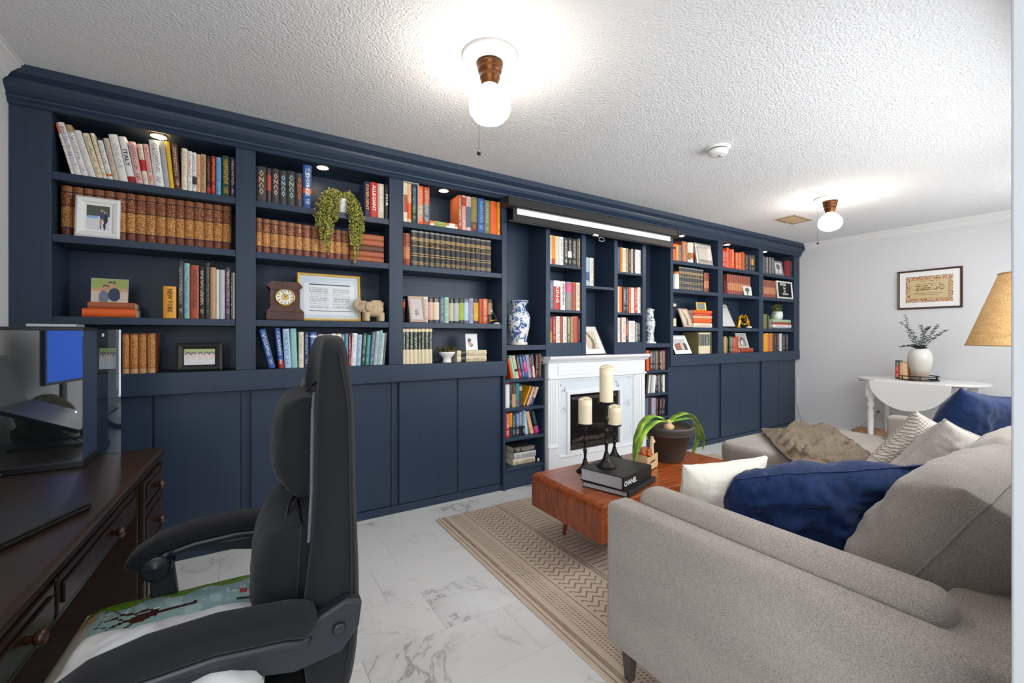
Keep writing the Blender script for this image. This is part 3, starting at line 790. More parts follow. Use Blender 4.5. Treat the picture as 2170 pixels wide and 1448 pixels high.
SPANS = [(bX(a), bX(b_)) for a, b_ in list(BAYS.values()) + [(1166, 1233), (1242, 1302), (1309, 1362)]]
def span_of(x, z):
    sp = list(NICHE.values()) if z < .95 else SPANS
    return min(sp, key=lambda q: abs((q[0] + q[1]) / 2 - x) - (q[1] - q[0]) / 2)
def z_limit(Z):
    tops = {SH[0]: OPEN_TOP - .012, SH[1]: SH[0] - TH - .003, SH[2]: SH[1] - TH - .003, CT: SH[2] - TH - .003, 1.822: OPEN_TOP - .003, 1.440: 1.822 - .025, 1.161: 1.440 - .025,
            1.666: OPEN_TOP - .003, NZ[0]: 1.102, NZ[1]: NZ[0] - .027, NZ[2]: NZ[1] - .027, NZ[3]: NZ[2] - .027}
    return tops.get(Z, 9)
def shelf_books(place, Z, spec, ox, oy, s, rec=0.03, depth=0.165, group=None, kind='book', style=None, pages=True, face=FACE, start=0):
    """spec lines: x0 x1 ytop colour [ink] [k=v ...] in crop pixels (bottom edges, top height)"""
    Y = face + rec; lines = [l.split() for l in spec.strip().splitlines()]
    n = len(lines); xend = -9
    for i, w_ in enumerate(lines):
        x0, x1, yt = (float(q) for q in w_[:3]); col = w_[3]; ink = None; kv = {}
        for q in w_[4:]:
            if '=' in q: k, v = q.split('=', 1); kv[k] = v
            else: ink = q
        a = XX(ox + x0 * s, Y); b_ = XX(ox + x1 * s, Y)
        lean = rad(float(kv.get('lean', 0)))            # + leans to the right
        lo, hi = span_of((a + b_) / 2, Z); a = max(a, lo + .0012); b_ = min(b_, hi - .0012)
        h = (ZZ(ox + (x0 + x1) / 2 * s, oy + yt * s, Y) - Z - 0.001)
        h = min(h, z_limit(Z) - Z - .001) / cos(lean)
        if lean < 0: a = max(a, lo + .002 + h * sin(-lean))
        if lean > 0: b_ = min(b_, hi - .002 - h * sin(lean))
        a = max(a, xend); b_ = max(b_, a + .008)
        w = (b_ - a) * cos(lean) - 0.0010
        if lean: h -= w * abs(math.tan(lean))
        blk = None
        if 'b' in kv: blk = tuple(float(q) for q in kv['b'].split('-'))
        st = kv.get('s', style)
        cn = NICE.get(col, col)
        tail = ''
        if kv.get('c2') and blk: tail = ' with %s block' % NICE.get(kv['c2'], kv['c2'])
        desc = kv.get('n', '').replace('_', ' ') or {'leather': 'brown leather gilt volume', 'leather2': 'reddish leather gilt volume', 'leather3': 'worn brown leather volume', 'black': 'black gilt volume'}.get(st) or (cn + ' ' + kind + tail)
        lab = '%s, %s from left, %s' % (desc, ORD[i + start], place)
        if st: w -= .0009
        d = float(kv.get('d', depth)) * RND.uniform(.96, 1.0)
        o = make_book(w, h, d, col, ink, kv.get('c2'), blk, float(kv.get('t', 1)), st, lab, group, pages, 'book' if st is None else 'book volume', kv.get('title', '').replace('_', ' ') or None, kv.get('tcol'), float(kv['ts']) if 'ts' in kv else None)
        jy = RND.uniform(0, .006) if st is None else RND.uniform(0, .002)
        if lean <= 0:
            o.location = (a, Y + jy, Z + .0006); o.rotation_euler = (0, lean, 0)
        else:
            o.rotation_euler = (0, lean, 0)
            o.location = (b_ - w * cos(lean), Y + jy, Z + .0006 + w * sin(lean))
        xend = b_

def stack(place, Z, items, x0, x1, Y, depth=0.16, group=None, kind='book', twist=0.01):
    """books lying flat, spines to the room; items from the bottom: (thickness, colour, ink, kwargs)"""
    z = Z + .0006; n = len(items); lo, hi = span_of((x0 + x1) / 2, Z); x0 = max(x0, lo + .004); x1 = min(x1, hi - .004)
    for i, it in enumerate(items):
        th, col, ink = it[:3]; kw = dict(it[3]) if len(it) > 3 else {}
        st = kw.pop('style', None); dx0 = kw.pop('dx', (0, 0))
        nm = kw.pop('n', None) or NICE.get(col, col) + ' ' + kind
        if n == 1: lab = '%s lying flat, %s' % (nm, place)
        else: lab = '%s lying %s from top of stack, %s' % (nm, ORD[n - 1 - i], place)
        L_ = (x1 + dx0[1]) - (x0 + dx0[0])
        o = make_book(th - .0008, L_, depth, col, ink, style=st, label=lab, group=group, cat='book' if st is None else 'book volume', **kw)
        # lay down: local z -> +x, local x -> -z
        o.rotation_euler = (0, pi / 2, RND.uniform(-twist, twist))
        o.location = (x0 + dx0[0], Y, z + th)
        z += th
    return z

P1 = 'leftmost bay '
shelf_books('leftmost bay top shelf', SH[0], '''
568 632 824 white orange lean=-13.5 c2=orange b=0.80-1.0
632 698 820 white lilac lean=-14.5 title=THE_TRUTH_ABOUT tcol=lilac
698 757 840 white grey lean=-14.5 c2=tan b=0.86-1.0
757 822 886 white silver lean=-14.5
822 882 908 cream olive lean=-14
882 920 908 ivory gold lean=-13
920 968 966 white grey lean=-12 c2=orange b=0.10-0.16
968 1017 948 beige grey lean=-11
1017 1095 914 white silver lean=-10.5 t=0 title=CHLOE tcol=silver
1095 1160 930 white black lean=-10 c2=crimson b=0-0.15 t=0 title=ITALY tcol=black
1160 1225 972 pink maroon lean=-9
1225 1270 992 ivory red lean=-7.5 c2=red b=0.35-0.62
1270 1318 990 pink rust lean=-7
1318 1403 955 white charcoal lean=-6
1403 1450 960 silver grey lean=-5.5
1450 1487 968 yellow gold lean=-5
1490 1542 985 brown ivory lean=-4
1545 1599 1021 ivory orange
1599 1640 1046 white rust
1640 1675 1057 white black c2=charcoal b=0.2-0.4
1675 1712 1071 peach rust
1712 1757 1072 tan brown
1760 1797 1086 black orange c2=crimson b=0-0.2
1800 1840 1088 crimson yellow
1843 1886 1098 sky blue
1890 1962 1086 forest yellow
1966 2012 1100 purple ivory
''', 0, 60, .24857, depth=0.15, group='books on the leftmost bay top shelf')
spec = []
ed = [205, 312, 408, 500, 598, 695, 795, 883, 975, 1065, 1155, 1245, 1325, 1410, 1500, 1585, 1668, 1750]
for i in range(17): spec.append('%d %d %d brown' % (ed[i], ed[i + 1], 140 + (ed[i] + ed[i + 1] - 517) / 2 * 0.1285))
shelf_books('leftmost bay second shelf', SH[1], '\n'.join(spec), 80, 360, .2348, rec=0.055, depth=0.165, style='leather', group='leather volumes, leftmost bay')
shelf_books('leftmost bay third shelf', SH[2], '''
1130 1250 1050 amber black t=0 title=NEW_YORK tcol=black
1262 1318 820 charcoal silver
1320 1370 842 aqua slate
1372 1455 860 rust black t=0 title=NEW_YORK tcol=brown
1455 1508 876 black ivory
1510 1556 836 charcoal grey
1556 1610 880 tan brown t=0
1610 1638 898 white silver t=0
1638 1690 902 silver grey t=0
1692 1742 880 purple beige
1742 1757 925 forest mint
1757 1786 928 ivory tan
''', 80, 360, .2348, rec=0.012, depth=0.19, group='tall books on the leftmost bay third shelf')
xa, xb = XX(174, 2.93), XX(288, 2.93)
ztop_a = stack('leftmost bay third shelf', SH[2], [(0.042, 'orange', 'rust', {'dens': 0}), (0.033, 'terracotta', 'brown', {'dens': 0, 'dx': (.02, -.005)})], xa, xb, 2.925, .17, 'lying books, leftmost bay')
shelf_books('leftmost bay bottom shelf', CT, '''
1168 1240 122 terracotta
1242 1325 122 terracotta
1327 1405 120 terracotta
1407 1490 118 terracotta
''', 0, 680, .221, rec=0.02, depth=0.18, style='leather3', group='worn leather volumes, leftmost bay')

shelf_books('second bay top shelf', SH[0], '''
147 297 340 charcoal t=0 title=OZCO tcol=peach n=charcoal_thick_book ink
300 364 368 charcoal rust c2=rust b=0.35-0.8
368 474 376 charcoal t=0 title=OZCO tcol=pink n=charcoal_book_pink_lettering
478 580 398 charcoal t=0 title=OZCO tcol=lightblue n=charcoal_book_pale_blue_lettering
584 698 410 charcoal t=0 title=OZCO tcol=mint n=charcoal_book_green_lettering
702 802 436 charcoal t=0 title=OZCO tcol=orange n=charcoal_book_orange_lettering
808 926 326 blue white c2=orange b=0.34-0.46 title=DUNZ tcol=white n=tall_blue_and_white_book
'''.replace(' ink\n', '\n'), 520, 300, .15207, depth=0.16, group='books on the second bay top shelf', rec=.02)
shelf_books('right end of second bay top shelf', SH[0], '''
1660 1742 556 navy amber t=0 title=DIVERGENT tcol=amber
1744 1848 566 red white t=0 title=ALLEGIANT tcol=white
1850 1938 586 beige white t=0 title=INSURGENT tcol=white
1942 2003 600 black white t=0 title=FOUR tcol=white
''', 520, 300, .15207, depth=0.15, group='books on the second bay top shelf', rec=.006)
ed = [140, 238, 352, 468, 582, 692, 803, 917, 1030, 1140, 1250, 1345, 1445]
spec = ['%d %d %d brown' % (ed[i], ed[i + 1], -120 + (ed[i] + ed[i + 1] - 373) / 2 * 0.152) for i in range(12)]
shelf_books('second bay second shelf', SH[1], '\n'.join(spec), 520, 480, .15207, rec=0.02, depth=0.165, style='leather', group='leather volumes, second bay')
stack('second bay second shelf', SH[1], [(0.034, 'terracotta', 'brown', {'dens': 0, 'n': 'plain reddish brown book'}), (0.036, 'terracotta', 'brown', {'dens': 0, 'n': 'plain reddish brown book'}),
      (0.040, 'brown', 'brown', {'dens': 0, 'n': 'plain reddish brown book'}), (0.036, 'terracotta', 'brown', {'dens': 0, 'n': 'plain reddish brown book'}), (0.038, 'terracotta', 'brown', {'dens': 0, 'n': 'plain reddish brown book'})],
      XX(741, 2.93), XX(813, 2.93), 2.925, .19, 'lying volumes, second bay', twist=.006)
shelf_books('second bay bottom shelf', CT, '''
195 252 142 blue white lean=-13 n=leaning_dark_blue_book
275 322 136 blue white lean=-5.5 c2=crimson b=0-0.19
325 380 142 lightblue blue lean=-3
380 432 140 aqua lime lean=-2
440 482 168 ivory charcoal
484 525 170 navy silver
530 592 170 blue white c2=white b=0.86-0.9
598 640 188 beige brown
642 704 190 silver grey
708 748 182 white grey
750 792 184 ivory brown
794 818 190 grey white
822 848 184 sky navy
850 868 194 crimson white
868 912 178 white sky lean=3
912 948 190 lightblue slate lean=3
948 985 176 forest mint lean=4
985 1018 192 teal aqua lean=4
1018 1052 168 slate aqua lean=5
1052 1082 162 silver grey lean=5
1082 1108 154 aqua blue lean=5
1104 1128 178 white grey lean=5
1128 1144 172 grey charcoal lean=5
''', 520, 660, .25806, depth=0.18, group='blue books on the second bay bottom shelf', rec=.03)

shelf_books('third bay top shelf', SH[0], '''
92 141 166 ivory rust c2=terracotta b=0.25-0.7
142 191 170 peach orange c2=orange b=0.1-0.5
193 256 184 navy mint c2=forest b=0-0.45
272 338 204 orange ivory c2=tan b=0.2-0.5
340 415 220 rust ivory c2=slate b=0.1-0.55
''', 840, 350, .17266, depth=0.15, group='books on the third bay top shelf', rec=.02)
shelf_books('right half of third bay top shelf', SH[0], '''
762 808 368 terracotta ivory
812 862 372 pink rust c2=rust b=0.7-0.95
866 922 384 pink slate c2=slate b=0.1-0.7
924 1002 394 olive gold c2=brown b=0-0.28
1006 1088 410 blue lightblue
1092 1160 430 olive mint
1162 1245 444 orange peach t=0
1248 1299 454 amber brown
''', 840, 350, .17266, depth=0.15, group='books on the third bay top shelf', rec=.012)
ed = [187, 272, 347, 413, 478, 545, 608, 675, 733, 793, 857, 920, 980, 1043, 1110, 1172]
spec = ['88 105 830 terracotta s=leather2', '106 180 836 terracotta s=leather2'] + ['%d %d %d charcoal s=black' % (ed[i], ed[i + 1], 800 + (ed[i] + ed[i + 1] - 459) / 2 * 0.138) for i in range(15)]
shelf_books('third bay second shelf', SH[1], '\n'.join(spec), 840, 350, .17266, rec=0.012, depth=0.17, group='gilt volumes, third bay')
shelf_books('third bay third shelf', SH[2], '''
92 132 352 black orange c2=orange b=0.65-0.85
160 232 306 charcoal grey
235 308 306 charcoal grey
310 376 314 forest aqua c2=sky b=0.35-0.78
380 446 322 ivory maroon
450 522 326 charcoal pink c2=pink b=0.13-0.80
525 606 326 charcoal cream c2=cream b=0.13-0.80
610 677 330 slate lightblue c2=slate b=0.12-0.8
680 742 330 mint green
748 812 340 charcoal beige c2=beige b=0.1-0.8
812 882 340 charcoal silver c2=silver b=0.1-0.8
885 950 344 charcoal olive c2=lime b=0.14-0.82
952 1020 348 slate white c2=lightblue b=0.14-0.84
1022 1086 346 lilac purple
1090 1151 350 charcoal brown c2=yellow b=0.12-0.84
1155 1212 352 rust orange
1215 1286 352 orange white
1290 1352 360 charcoal gold c2=tan b=0.4-0.85
''', 840, 580, .1519, depth=0.12, group='banded novels, third bay', rec=.105)
ed = [95, 133, 190, 245, 310, 350, 400, 460, 511]
spec = ['%d %d %d cream ivory c2=forest b=0.405-0.91 n=green_and_cream_volume' % (ed[i], ed[i + 1], 768) for i in range(8)]
shelf_books('third bay bottom shelf', CT, '\n'.join(spec), 840, 580, .1519, depth=0.19, group='green and cream volumes, third bay', rec=.012)

CB_ = 'column left of the mantel centre'
shelf_books('upper shelf, narrow column above fireplace left', 1.822, '''
606 630 560 white grey
630 676 566 amber rust c2=rust b=0-0.2
678 723 574 ivory lime
725 775 582 white black
778 829 590 charcoal ivory
830 876 592 black white c2=white b=0.3-0.52
878 931 608 black ivory
934 956 612 brown tan
956 990 604 grey white
''', 1060, 400, .17512, depth=0.14, group='books in the narrow column left', rec=.012)
shelf_books('middle shelf, narrow column above fireplace left', 1.440, '''
606 655 82 slate silver
656 736 84 red white c2=white b=0.80-1.0 t=0 title=KING tcol=white ts=0.04
740 800 92 white black title=STEPHEN_KING tcol=black t=0
806 878 100 grey gold c2=magenta b=0.63-0.95
880 925 104 rust charcoal
928 986 108 cream slate
''', 1060, 580, .17512, depth=0.14, group='books in the narrow column left', rec=.012)
shelf_books('lowest shelf, narrow column above fireplace left', 1.161, '''
606 636 528 crimson gold c2=gold b=0-0.45
640 681 526 crimson pink
682 730 518 ivory forest
733 768 518 rust brown
770 816 520 white charcoal
820 861 520 olive ivory
863 891 522 tan olive
892 955 516 rust ivory t=0
956 972 540 purple silver
''', 1060, 580, .17512, depth=0.14, group='books in the narrow column left', rec=.012)
shelf_books('open shelf in the centre column', 1.666, '''
1046 1090 -196 lightblue slate c2=blue b=0.2-0.5
1091 1137 -190 ivory charcoal
''', 1060, 580, .17512, depth=0.14, group='two pale books in the open centre', rec=.03)
shelf_books('upper shelf, narrow column above fireplace right', 1.822, '''
1426 1452 705 blue silver
1462 1491 710 amber charcoal
1491 1531 718 ivory gold
1531 1560 722 tan charcoal
1560 1590 728 black silver
1590 1616 730 beige brown
1616 1641 734 black grey
1641 1681 738 white amber
1681 1713 744 white slate
''', 1060, 400, .17512, depth=0.14, group='books in the narrow column right', rec=.012)
shelf_books('middle shelf, narrow column above fireplace right', 1.440, '''
1421 1450 156 cream amber
1450 1488 158 orange brown t=0
1491 1531 162 black white
1532 1560 164 charcoal silver
1562 1592 168 orange brown
1593 1631 170 white slate
1632 1671 170 red ivory
1672 1711 168 ivory slate
''', 1060, 580, .17512, depth=0.14, group='books in the narrow column right', rec=.012)
shelf_books('lowest shelf, narrow column above fireplace right', 1.161, '''
1426 1460 534 white black
1461 1477 534 crimson gold
1478 1530 532 ivory brown
1531 1561 538 black silver c2=rust b=0.25-0.75
1566 1640 572 white crimson
1644 1671 590 grey white
1672 1706 592 charcoal silver
''', 1060, 580, .17512, depth=0.14, group='books in the narrow column right', rec=.012)

NP = 'low niche left of fireplace'
shelf_books('upper shelf, ' + NP, NZ[0], '''
222 268 165 orange ivory lean=-13 t=0
270 320 118 mint ivory lean=-14 t=0
322 375 118 ivory forest lean=-13 c2=forest b=0.3-0.42
378 440 126 charcoal cream lean=-12 c2=crimson b=0-0.42
442 492 112 blue white lean=-12
494 556 110 blue pink lean=-11 c2=magenta b=0.25-0.7
558 624 104 lilac slate lean=-10
626 648 104 crimson ivory lean=-9
650 688 100 white red lean=-7 c2=teal b=0.5-1.0
690 738 96 maroon ivory
740 776 92 brown gold
778 838 88 beige brown
''', 1060, 740, .11044, rec=.04, face=NF, depth=.13, group='books in the left low niche')
shelf_books('second shelf, ' + NP, NZ[1], '''
112 192 648 white red c2=red b=0.93-1.0 t=0
194 236 652 charcoal mint
238 312 656 tan orange c2=forest b=0.55-1.0
314 382 660 slate charcoal c2=teal b=0.32-1.0
384 440 672 charcoal olive c2=silver b=0.7-0.9
448 478 720 amber brown lean=24 t=0
480 510 726 brown tan lean=24
512 542 735 ivory brown lean=24
544 580 740 rust ivory lean=24
582 640 728 beige blue lean=24 c2=blue b=0-0.4
''', 1060, 740, .11044, rec=.04, face=NF, depth=.13, group='books in the left low niche')
shelf_books('third shelf, ' + NP, NZ[2], '''
112 190 140 red white
192 248 142 amber charcoal c2=forest b=0-0.42
250 304 146 forest ivory
306 382 130 blue white c2=navy b=0-0.45
384 438 126 lilac black c2=black b=0-0.42
440 492 120 teal ivory c2=black b=0-0.4
496 556 84 lightblue white lean=-8 t=0
600 664 96 peach slate lean=-15
690 768 70 black teal lean=-15 c2=magenta b=0-0.3
''', 1060, 860, .11044, rec=.04, face=NF, depth=.13, group='books in the left low niche')
stack('bottom of low niche left of fireplace', NZ[3], [(.045, 'beige', 'charcoal', {'dx': (0, -.01)}), (.052, 'silver', 'charcoal', {'dx': (.012, 0)}), (.045, 'charcoal', 'beige', {'dx': (.012, -.01)})], XX(1086, 2.97), XX(1135, 2.97), 2.962, .18, 'lying books in the low niche')
NP = 'low niche right of fireplace'
shelf_books('upper shelf, ' + NP, NZ[0], '''
76 114 50 orange rust
118 160 52 maroon white
162 190 54 charcoal ivory
192 212 54 slate white
214 244 56 brown amber
246 272 56 black ivory
274 294 56 tan charcoal
296 312 54 grey white
314 354 48 red white
''', 1360, 735, .15556, rec=.03, face=NF, depth=.13, group='books in the right low niche')
shelf_books('second shelf, ' + NP, NZ[1], '''
66 90 386 charcoal maroon lean=7
92 118 386 ivory charcoal lean=7 t=0
128 152 380 silver white lean=7
154 186 386 white grey lean=7 t=0
188 212 388 charcoal white lean=3
214 236 388 black white
238 262 386 grey black
264 296 384 charcoal ivory
298 332 382 white grey t=0
336 358 432 crimson white
''', 1360, 735, .15556, rec=.03, face=NF, depth=.13, group='books in the right low niche')
shelf_books('third shelf, ' + NP, NZ[2], '''
48 104 700 slate lightblue t=0
106 140 704 charcoal crimson
142 200 700 lilac grey
202 238 702 charcoal orange
240 276 698 black silver lean=2
278 298 692 maroon silver lean=3
300 322 694 black ivory lean=3
''', 1360, 735, .15556, rec=.03, face=NF, depth=.13, group='books in the right low niche')

# right hand bays
RP = 'first bay right of fireplace'
shelf_books('top shelf, ' + RP, SH[0], '''
88 168 300 orange rust n=short_orange_book
170 226 312 amber ivory
228 282 330 grey charcoal
290 342 236 rust peach
344 384 246 tan rust
386 436 262 terracotta beige
440 500 268 ivory olive c2=olive b=0.15-0.5
502 570 272 white orange c2=orange b=0.2-0.5
''', 1420, 490, .0898, rec=.02, depth=.15, pages=False, group='books, first bay right of fireplace')
spec = ['%d %d %d charcoal s=black' % (232 + 64 * i, 232 + 64 * (i + 1), 842 + i * 9) for i in range(9)] + ['826 940 985 terracotta s=leather2']
shelf_books('second shelf, ' + RP, SH[1], '\n'.join(spec), 1420, 490, .0898, rec=.02, depth=.17, pages=False, group='black volumes, first bay right of fireplace')
zt_r1 = stack('first bay right of fireplace', SH[2], [(.046, 'ivory', 'rust', {}), (.052, 'orange', 'amber', {'dens': 0}), (.030, 'peach', 'red', {}), (.026, 'red', 'pink', {}), (.034, 'orange', 'peach', {'dens': 0})], XX(1469, 2.94), XX(1508, 2.94), 2.935, .15, 'orange stack right of fireplace')
spec = ['%d %d 838 cream ivory c2=forest b=0.37-0.92 n=green_and_cream_volume' % (690 + 39 * i, 690 + 39 * (i + 1)) for i in range(7)]
shelf_books('bottom shelf, ' + RP, CT, '\n'.join(spec), 1420, 630, .08975, rec=.04, depth=.18, pages=False, group='green and cream volumes right of fireplace')
RP = 'middle bay right of fireplace'
shelf_books('top shelf, ' + RP, SH[0], '''
82 140 224 red white
142 188 246 red ivory
192 250 170 orange rust
252 296 204 red peach
298 356 206 orange white
400 456 280 orange ivory
458 502 284 rust ivory
504 540 276 orange yellow
542 576 264 rust orange
578 612 300 orange rust
625 672 324 charcoal silver
674 716 330 black rust
718 768 340 charcoal silver
770 818 340 charcoal amber c2=amber b=0.4-0.75
820 858 350 black grey
''', 1525, 510, .08976, rec=.02, depth=.15, pages=False, group='red books, middle bay on the right')
spec = ['%d %d %d terracotta s=leather2' % (196 + 55 * i, 196 + 55 * (i + 1), 792 + 7.2 * i) for i in range(10)]
shelf_books('second shelf, ' + RP, SH[1], '\n'.join(spec), 1525, 510, .08976, rec=.03, depth=.16, pages=False, group='reddish volumes, middle bay on the right')
stack('second shelf, middle bay on the right', SH[1], [(.04, 'maroon', 'brown', {'dens': 0}), (.04, 'maroon', 'brown', {'dens': 0}), (.038, 'maroon', 'brown', {'dens': 0}), (.036, 'maroon', 'brown', {'dens': 0})], XX(1533, 2.94), XX(1541.5, 2.94), 2.935, .15, 'small maroon stack')
shelf_books('bottom shelf, ' + RP, CT, '''
92 130 935 black cream
132 190 928 gold olive
192 218 950 forest silver
236 282 920 black mint
284 330 930 green ivory
336 376 950 red ivory
380 458 932 rust terracotta
''', 1525, 630, .08976, rec=.02, depth=.15, pages=False, group='books, middle bay bottom shelf')
stack('bottom shelf, middle bay on the right', CT, [(.05, 'rust', 'brown', {'n': 'reddish bound book'})], XX(1569, 2.935), XX(1596, 2.935), 2.93, .15)
RP = 'last bay on the right'
spec = ['%d %d %d %s %s' % (1046 + 36.5 * i, 1046 + 36.5 * (i + 1), 374 + 6 * i, ('grey', 'charcoal')[i % 2], ('maroon', 'silver', 'ivory')[i % 3]) for i in range(7)]
spec += ['1545 1602 480 maroon red', '1606 1690 474 crimson black', '1692 1716 484 black silver']
shelf_books('top shelf, ' + RP, SH[0], '\n'.join(spec), 1525, 510, .08976, rec=.02, depth=.15, pages=False, group='dark books, last bay on the right')
spec = ['%d %d %d terracotta s=leather2' % (1050 + 32 * i, 1050 + 32 * (i + 1), 926 + 3.6 * i) for i in range(9)]
shelf_books('second shelf, ' + RP, SH[1], '\n'.join(spec), 1525, 510, .08976, rec=.015, depth=.16, pages=False, group='reddish volumes, last bay on the right')
shelf_books('third shelf, ' + RP, SH[2], '1042 1140 404 olive forest t=0 n=upright_olive_green_book\n1160 1190 430 forest silver', 1525, 630, .08976, rec=.02, depth=.16, pages=False, group='books, last bay third shelf')
zt_r3 = stack('last bay on the right', SH[2], [(.016, 'slate', 'silver', {}), (.040, 'white', 'red', {}), (.030, 'rust', 'brown', {'dens': 0}), (.036, 'mint', 'tan', {})], XX(1637, 2.94), XX(1677, 2.94), 2.935, .15, 'stack under the white pot')
shelf_books('bottom shelf, ' + RP, CT, '''
1040 1102 870 amber gold
1104 1164 850 amber orange
1166 1204 860 orange brown
1206 1262 852 gold brown
1264 1308 858 brown black
1310 1366 868 charcoal orange
1368 1422 870 charcoal beige
1424 1454 856 silver grey
1456 1492 858 white slate
1494 1560 872 charcoal silver
1562 1640 864 black lilac
''', 1525, 630, .08976, rec=.02, depth=.15, pages=False, group='books, last bay bottom shelf')
# ================================================================== SHELF DECOR
def glossy_print():
    if 'glossy_print' in MATS: return MATS['glossy_print']
    m, nt, b = new_mat('glossy_print')
    a = N(nt, 'ShaderNodeVertexColor'); a.layer_name = 'Col'
    nt.links.new(a.outputs[0], b.inputs['Base Color']); b.inputs['Roughness'].default_value = 0.3
    b.inputs['Coat Weight'].default_value = 1.0; b.inputs['Coat Roughness'].default_value = 0.02
    return m
def ring_mesh(w, h, border, thick, lip=0.3):
    """moulded frame ring in the XZ plane, front at -Y, origin bottom centre"""
    loops = []
    for ins, y in ((0, 0), (0, -thick * .7), (border * lip, -thick), (border * .75, -thick * .8), (border, -thick * .45), (border, 0)):
        loops.append([(-w / 2 + ins, y, ins), (w / 2 - ins, y, ins), (w / 2 - ins, y, h - ins), (-w / 2 + ins, y, h - ins)])
    v = [p for l in loops for p in l]; f = []; n = len(loops)
    for a in range(n):
        b_ = (a + 1) % n
        for i in range(4):
            k = (i + 1) % 4; f.append((a * 4 + i, a * 4 + k, b_ * 4 + k, b_ * 4 + i))
    return MB().add(v, f)
def photo_frame(label, loc, w, h, border, thick, mat, fn, tilt=12, rz=0, matw=0.0, matc=(244, 243, 240), nu=36, nv=28, glass=True, easel=True, cat='picture frame', group=None, name='framed_photo', holder=None):
    t = thing(name, label, cat, loc, rz, group)
    t.rotation_euler = (-rad(tilt), 0, rz)
    ring_mesh(w, h, border, thick).build('frame', mat, t)
    iw, ih = w - 2 * border, h - 2 * border
    if matw:
        MB().box(-iw / 2, iw / 2, -thick * .42, -thick * .30, border, h - border).build('mat_board', simple('mat_%d_%d_%d' % matc, matc, .8), t)
    picture('photo_print' if cat != 'certificate' else 'printed_sheet', t, iw - 2 * matw, ih - 2 * matw, nu, nv, fn, (0, -thick * .44, border + matw), mat=glossy_print() if glass else None)
    MB().box(-w / 2 + .002, w / 2 - .002, -thick * .28, -.0002, .002, h - .002).build('backing', simple('frame_backing', (40, 34, 30), .8), t)
    if easel and tilt > 3:
        L_ = h * .8; s = sin(rad(tilt)) * L_; ye_ = min(.06, s * .5 + .015)
        MB().prism([(0, h * .72), (.003, h * .72), (ye_, ye_ * math.tan(rad(tilt)) + .004), (ye_ - .003, ye_ * math.tan(rad(tilt)) + .002)], 'x', -w * .12, w * .12).build('easel_back', simple('frame_backing', (40, 34, 30), .8), t)
    return t
def E(u, v, cx, cy, rx, ry): return ((u - cx) / rx) ** 2 + ((v - cy) / ry) ** 2 < 1
def rn(u, v, s=30, k=0): return mnoise.noise(Vector((u * s + k, v * s, k * 1.7)))
def pic_snow(u, v):
    if E(u, v, .66, .60, .10, .16): return (40, 66, 120)
    if E(u, v, .82, .48, .10, .22): return (28, 30, 40)
    if E(u, v, .66, .80, .05, .05) or E(u, v, .80, .74, .05, .05): return (206, 160, 130)
    if E(u, v, .62, .34, .06, .14): return (206, 150, 96)
    if E(u, v, .60, .14, .03, .1) or E(u, v, .78, .2, .05, .2): return (40, 38, 42)
    if v > .58: return (70 + 60 * rn(u, v, 24), 78 + 50 * rn(u, v, 24), 66)
    if v > .48 and u < .5: return (150, 186, 224)
    return (222 + 20 * rn(u, v, 9), 226, 232)
def pic_field(u, v):
    if E(u, v, .55, .72, .09, .13) or E(u, v, .38, .58, .08, .12): return (196, 152, 122)
    if E(u, v, .55, .84, .10, .07) or E(u, v, .38, .68, .09, .06): return (40, 36, 40)
    if E(u, v, .62, .32, .17, .30): return (44, 54, 84)
    if E(u, v, .33, .2, .14, .3): return (112, 120, 138)
    if v > .62: return (158, 172, 98)
    if v > .45: return (206, 160, 124)
    return (214, 196, 178)
def pic_group(u, v):
    for cx in (.12, .3, .52, .72, .9):
        if E(u, v, cx, .52, .07, .2): return (216, 186, 168)
        if E(u, v, cx, .68, .09, .14): return (66, 58, 54)
    if v > .72: return (150 + 60 * rn(u, v, 12), 166, 70)
    return (206 + 40 * rn(u, v, 14), 206, 212)
def pic_doc(u, v):
    d = (228, 231, 236)
    if .10 < u < .92 and abs(v - .855) < .014: return (44, 52, 66)
    if .10 < u < .92 and abs(v - .12) < .012: return (44, 52, 66)
    if (.10 < u < .46 or .55 < u < .90) and .18 < v < .78:
        r = int(v * 40)
        if r % 2 == 0 and rn(u, r * 1.0, 40) > -.25: return (176, 178, 186)
    if v > .9: return (196, 212, 226)
    return d
def pic_sepia(u, v):
    c = 214 + 24 * v
    if abs(u - (.45 + .18 * math.sin(v * 4))) < .16 * (1 - v * .6): c = 128 + 40 * rn(u, v, 16)
    return (c, c * .92, c * .80)
def pic_bw(u, v):
    if E(u, v, .5, .62, .30, .26): return (90 + 70 * rn(u, v, 10),) * 3
    if abs(u - .5) < .08 and v < .4: return (96, 96, 98)
    return (224, 224, 224)
def pic_wave(u, v):
    if E(u, v, .5, .3, .34, .5) and not E(u, v, .5, .25, .2, .36): return (74, 74, 80)
    if E(u, v, .3, .3, .14, .24): return (232, 232, 236)
    return (176 + 20 * rn(u, v, 8), 168, 160)
def pic_street(u, v):
    if v > .72 - .35 * abs(u - .6): return (206, 206, 204)
    if u < .5: return (150 + 40 * rn(u, v, 14), 96, 74)
    if u > .78: return (60, 60, 62)
    return (206, 190, 176)
def pic_baby(u, v):
    if E(u, v, .28, .62, .18, .15): return (40, 40, 44)
    if E(u, v, .30, .40, .16, .2): return (206, 130, 116)
    if E(u, v, .45, .28, .2, .14): return (96, 110, 100)
    return (222, 222, 226)
def pic_pale(u, v):
    if abs(v - .88) < .012 and u < .85: return (96, 100, 108)
    return (214 + 14 * rn(u, v, 5), 214, 214)
def pic_dunes(u, v):
    if .3 < u < .62 and .2 < v < .5 and rn(u, v, 12) > 0: return (110, 84, 78)
    return (214, 206, 204)
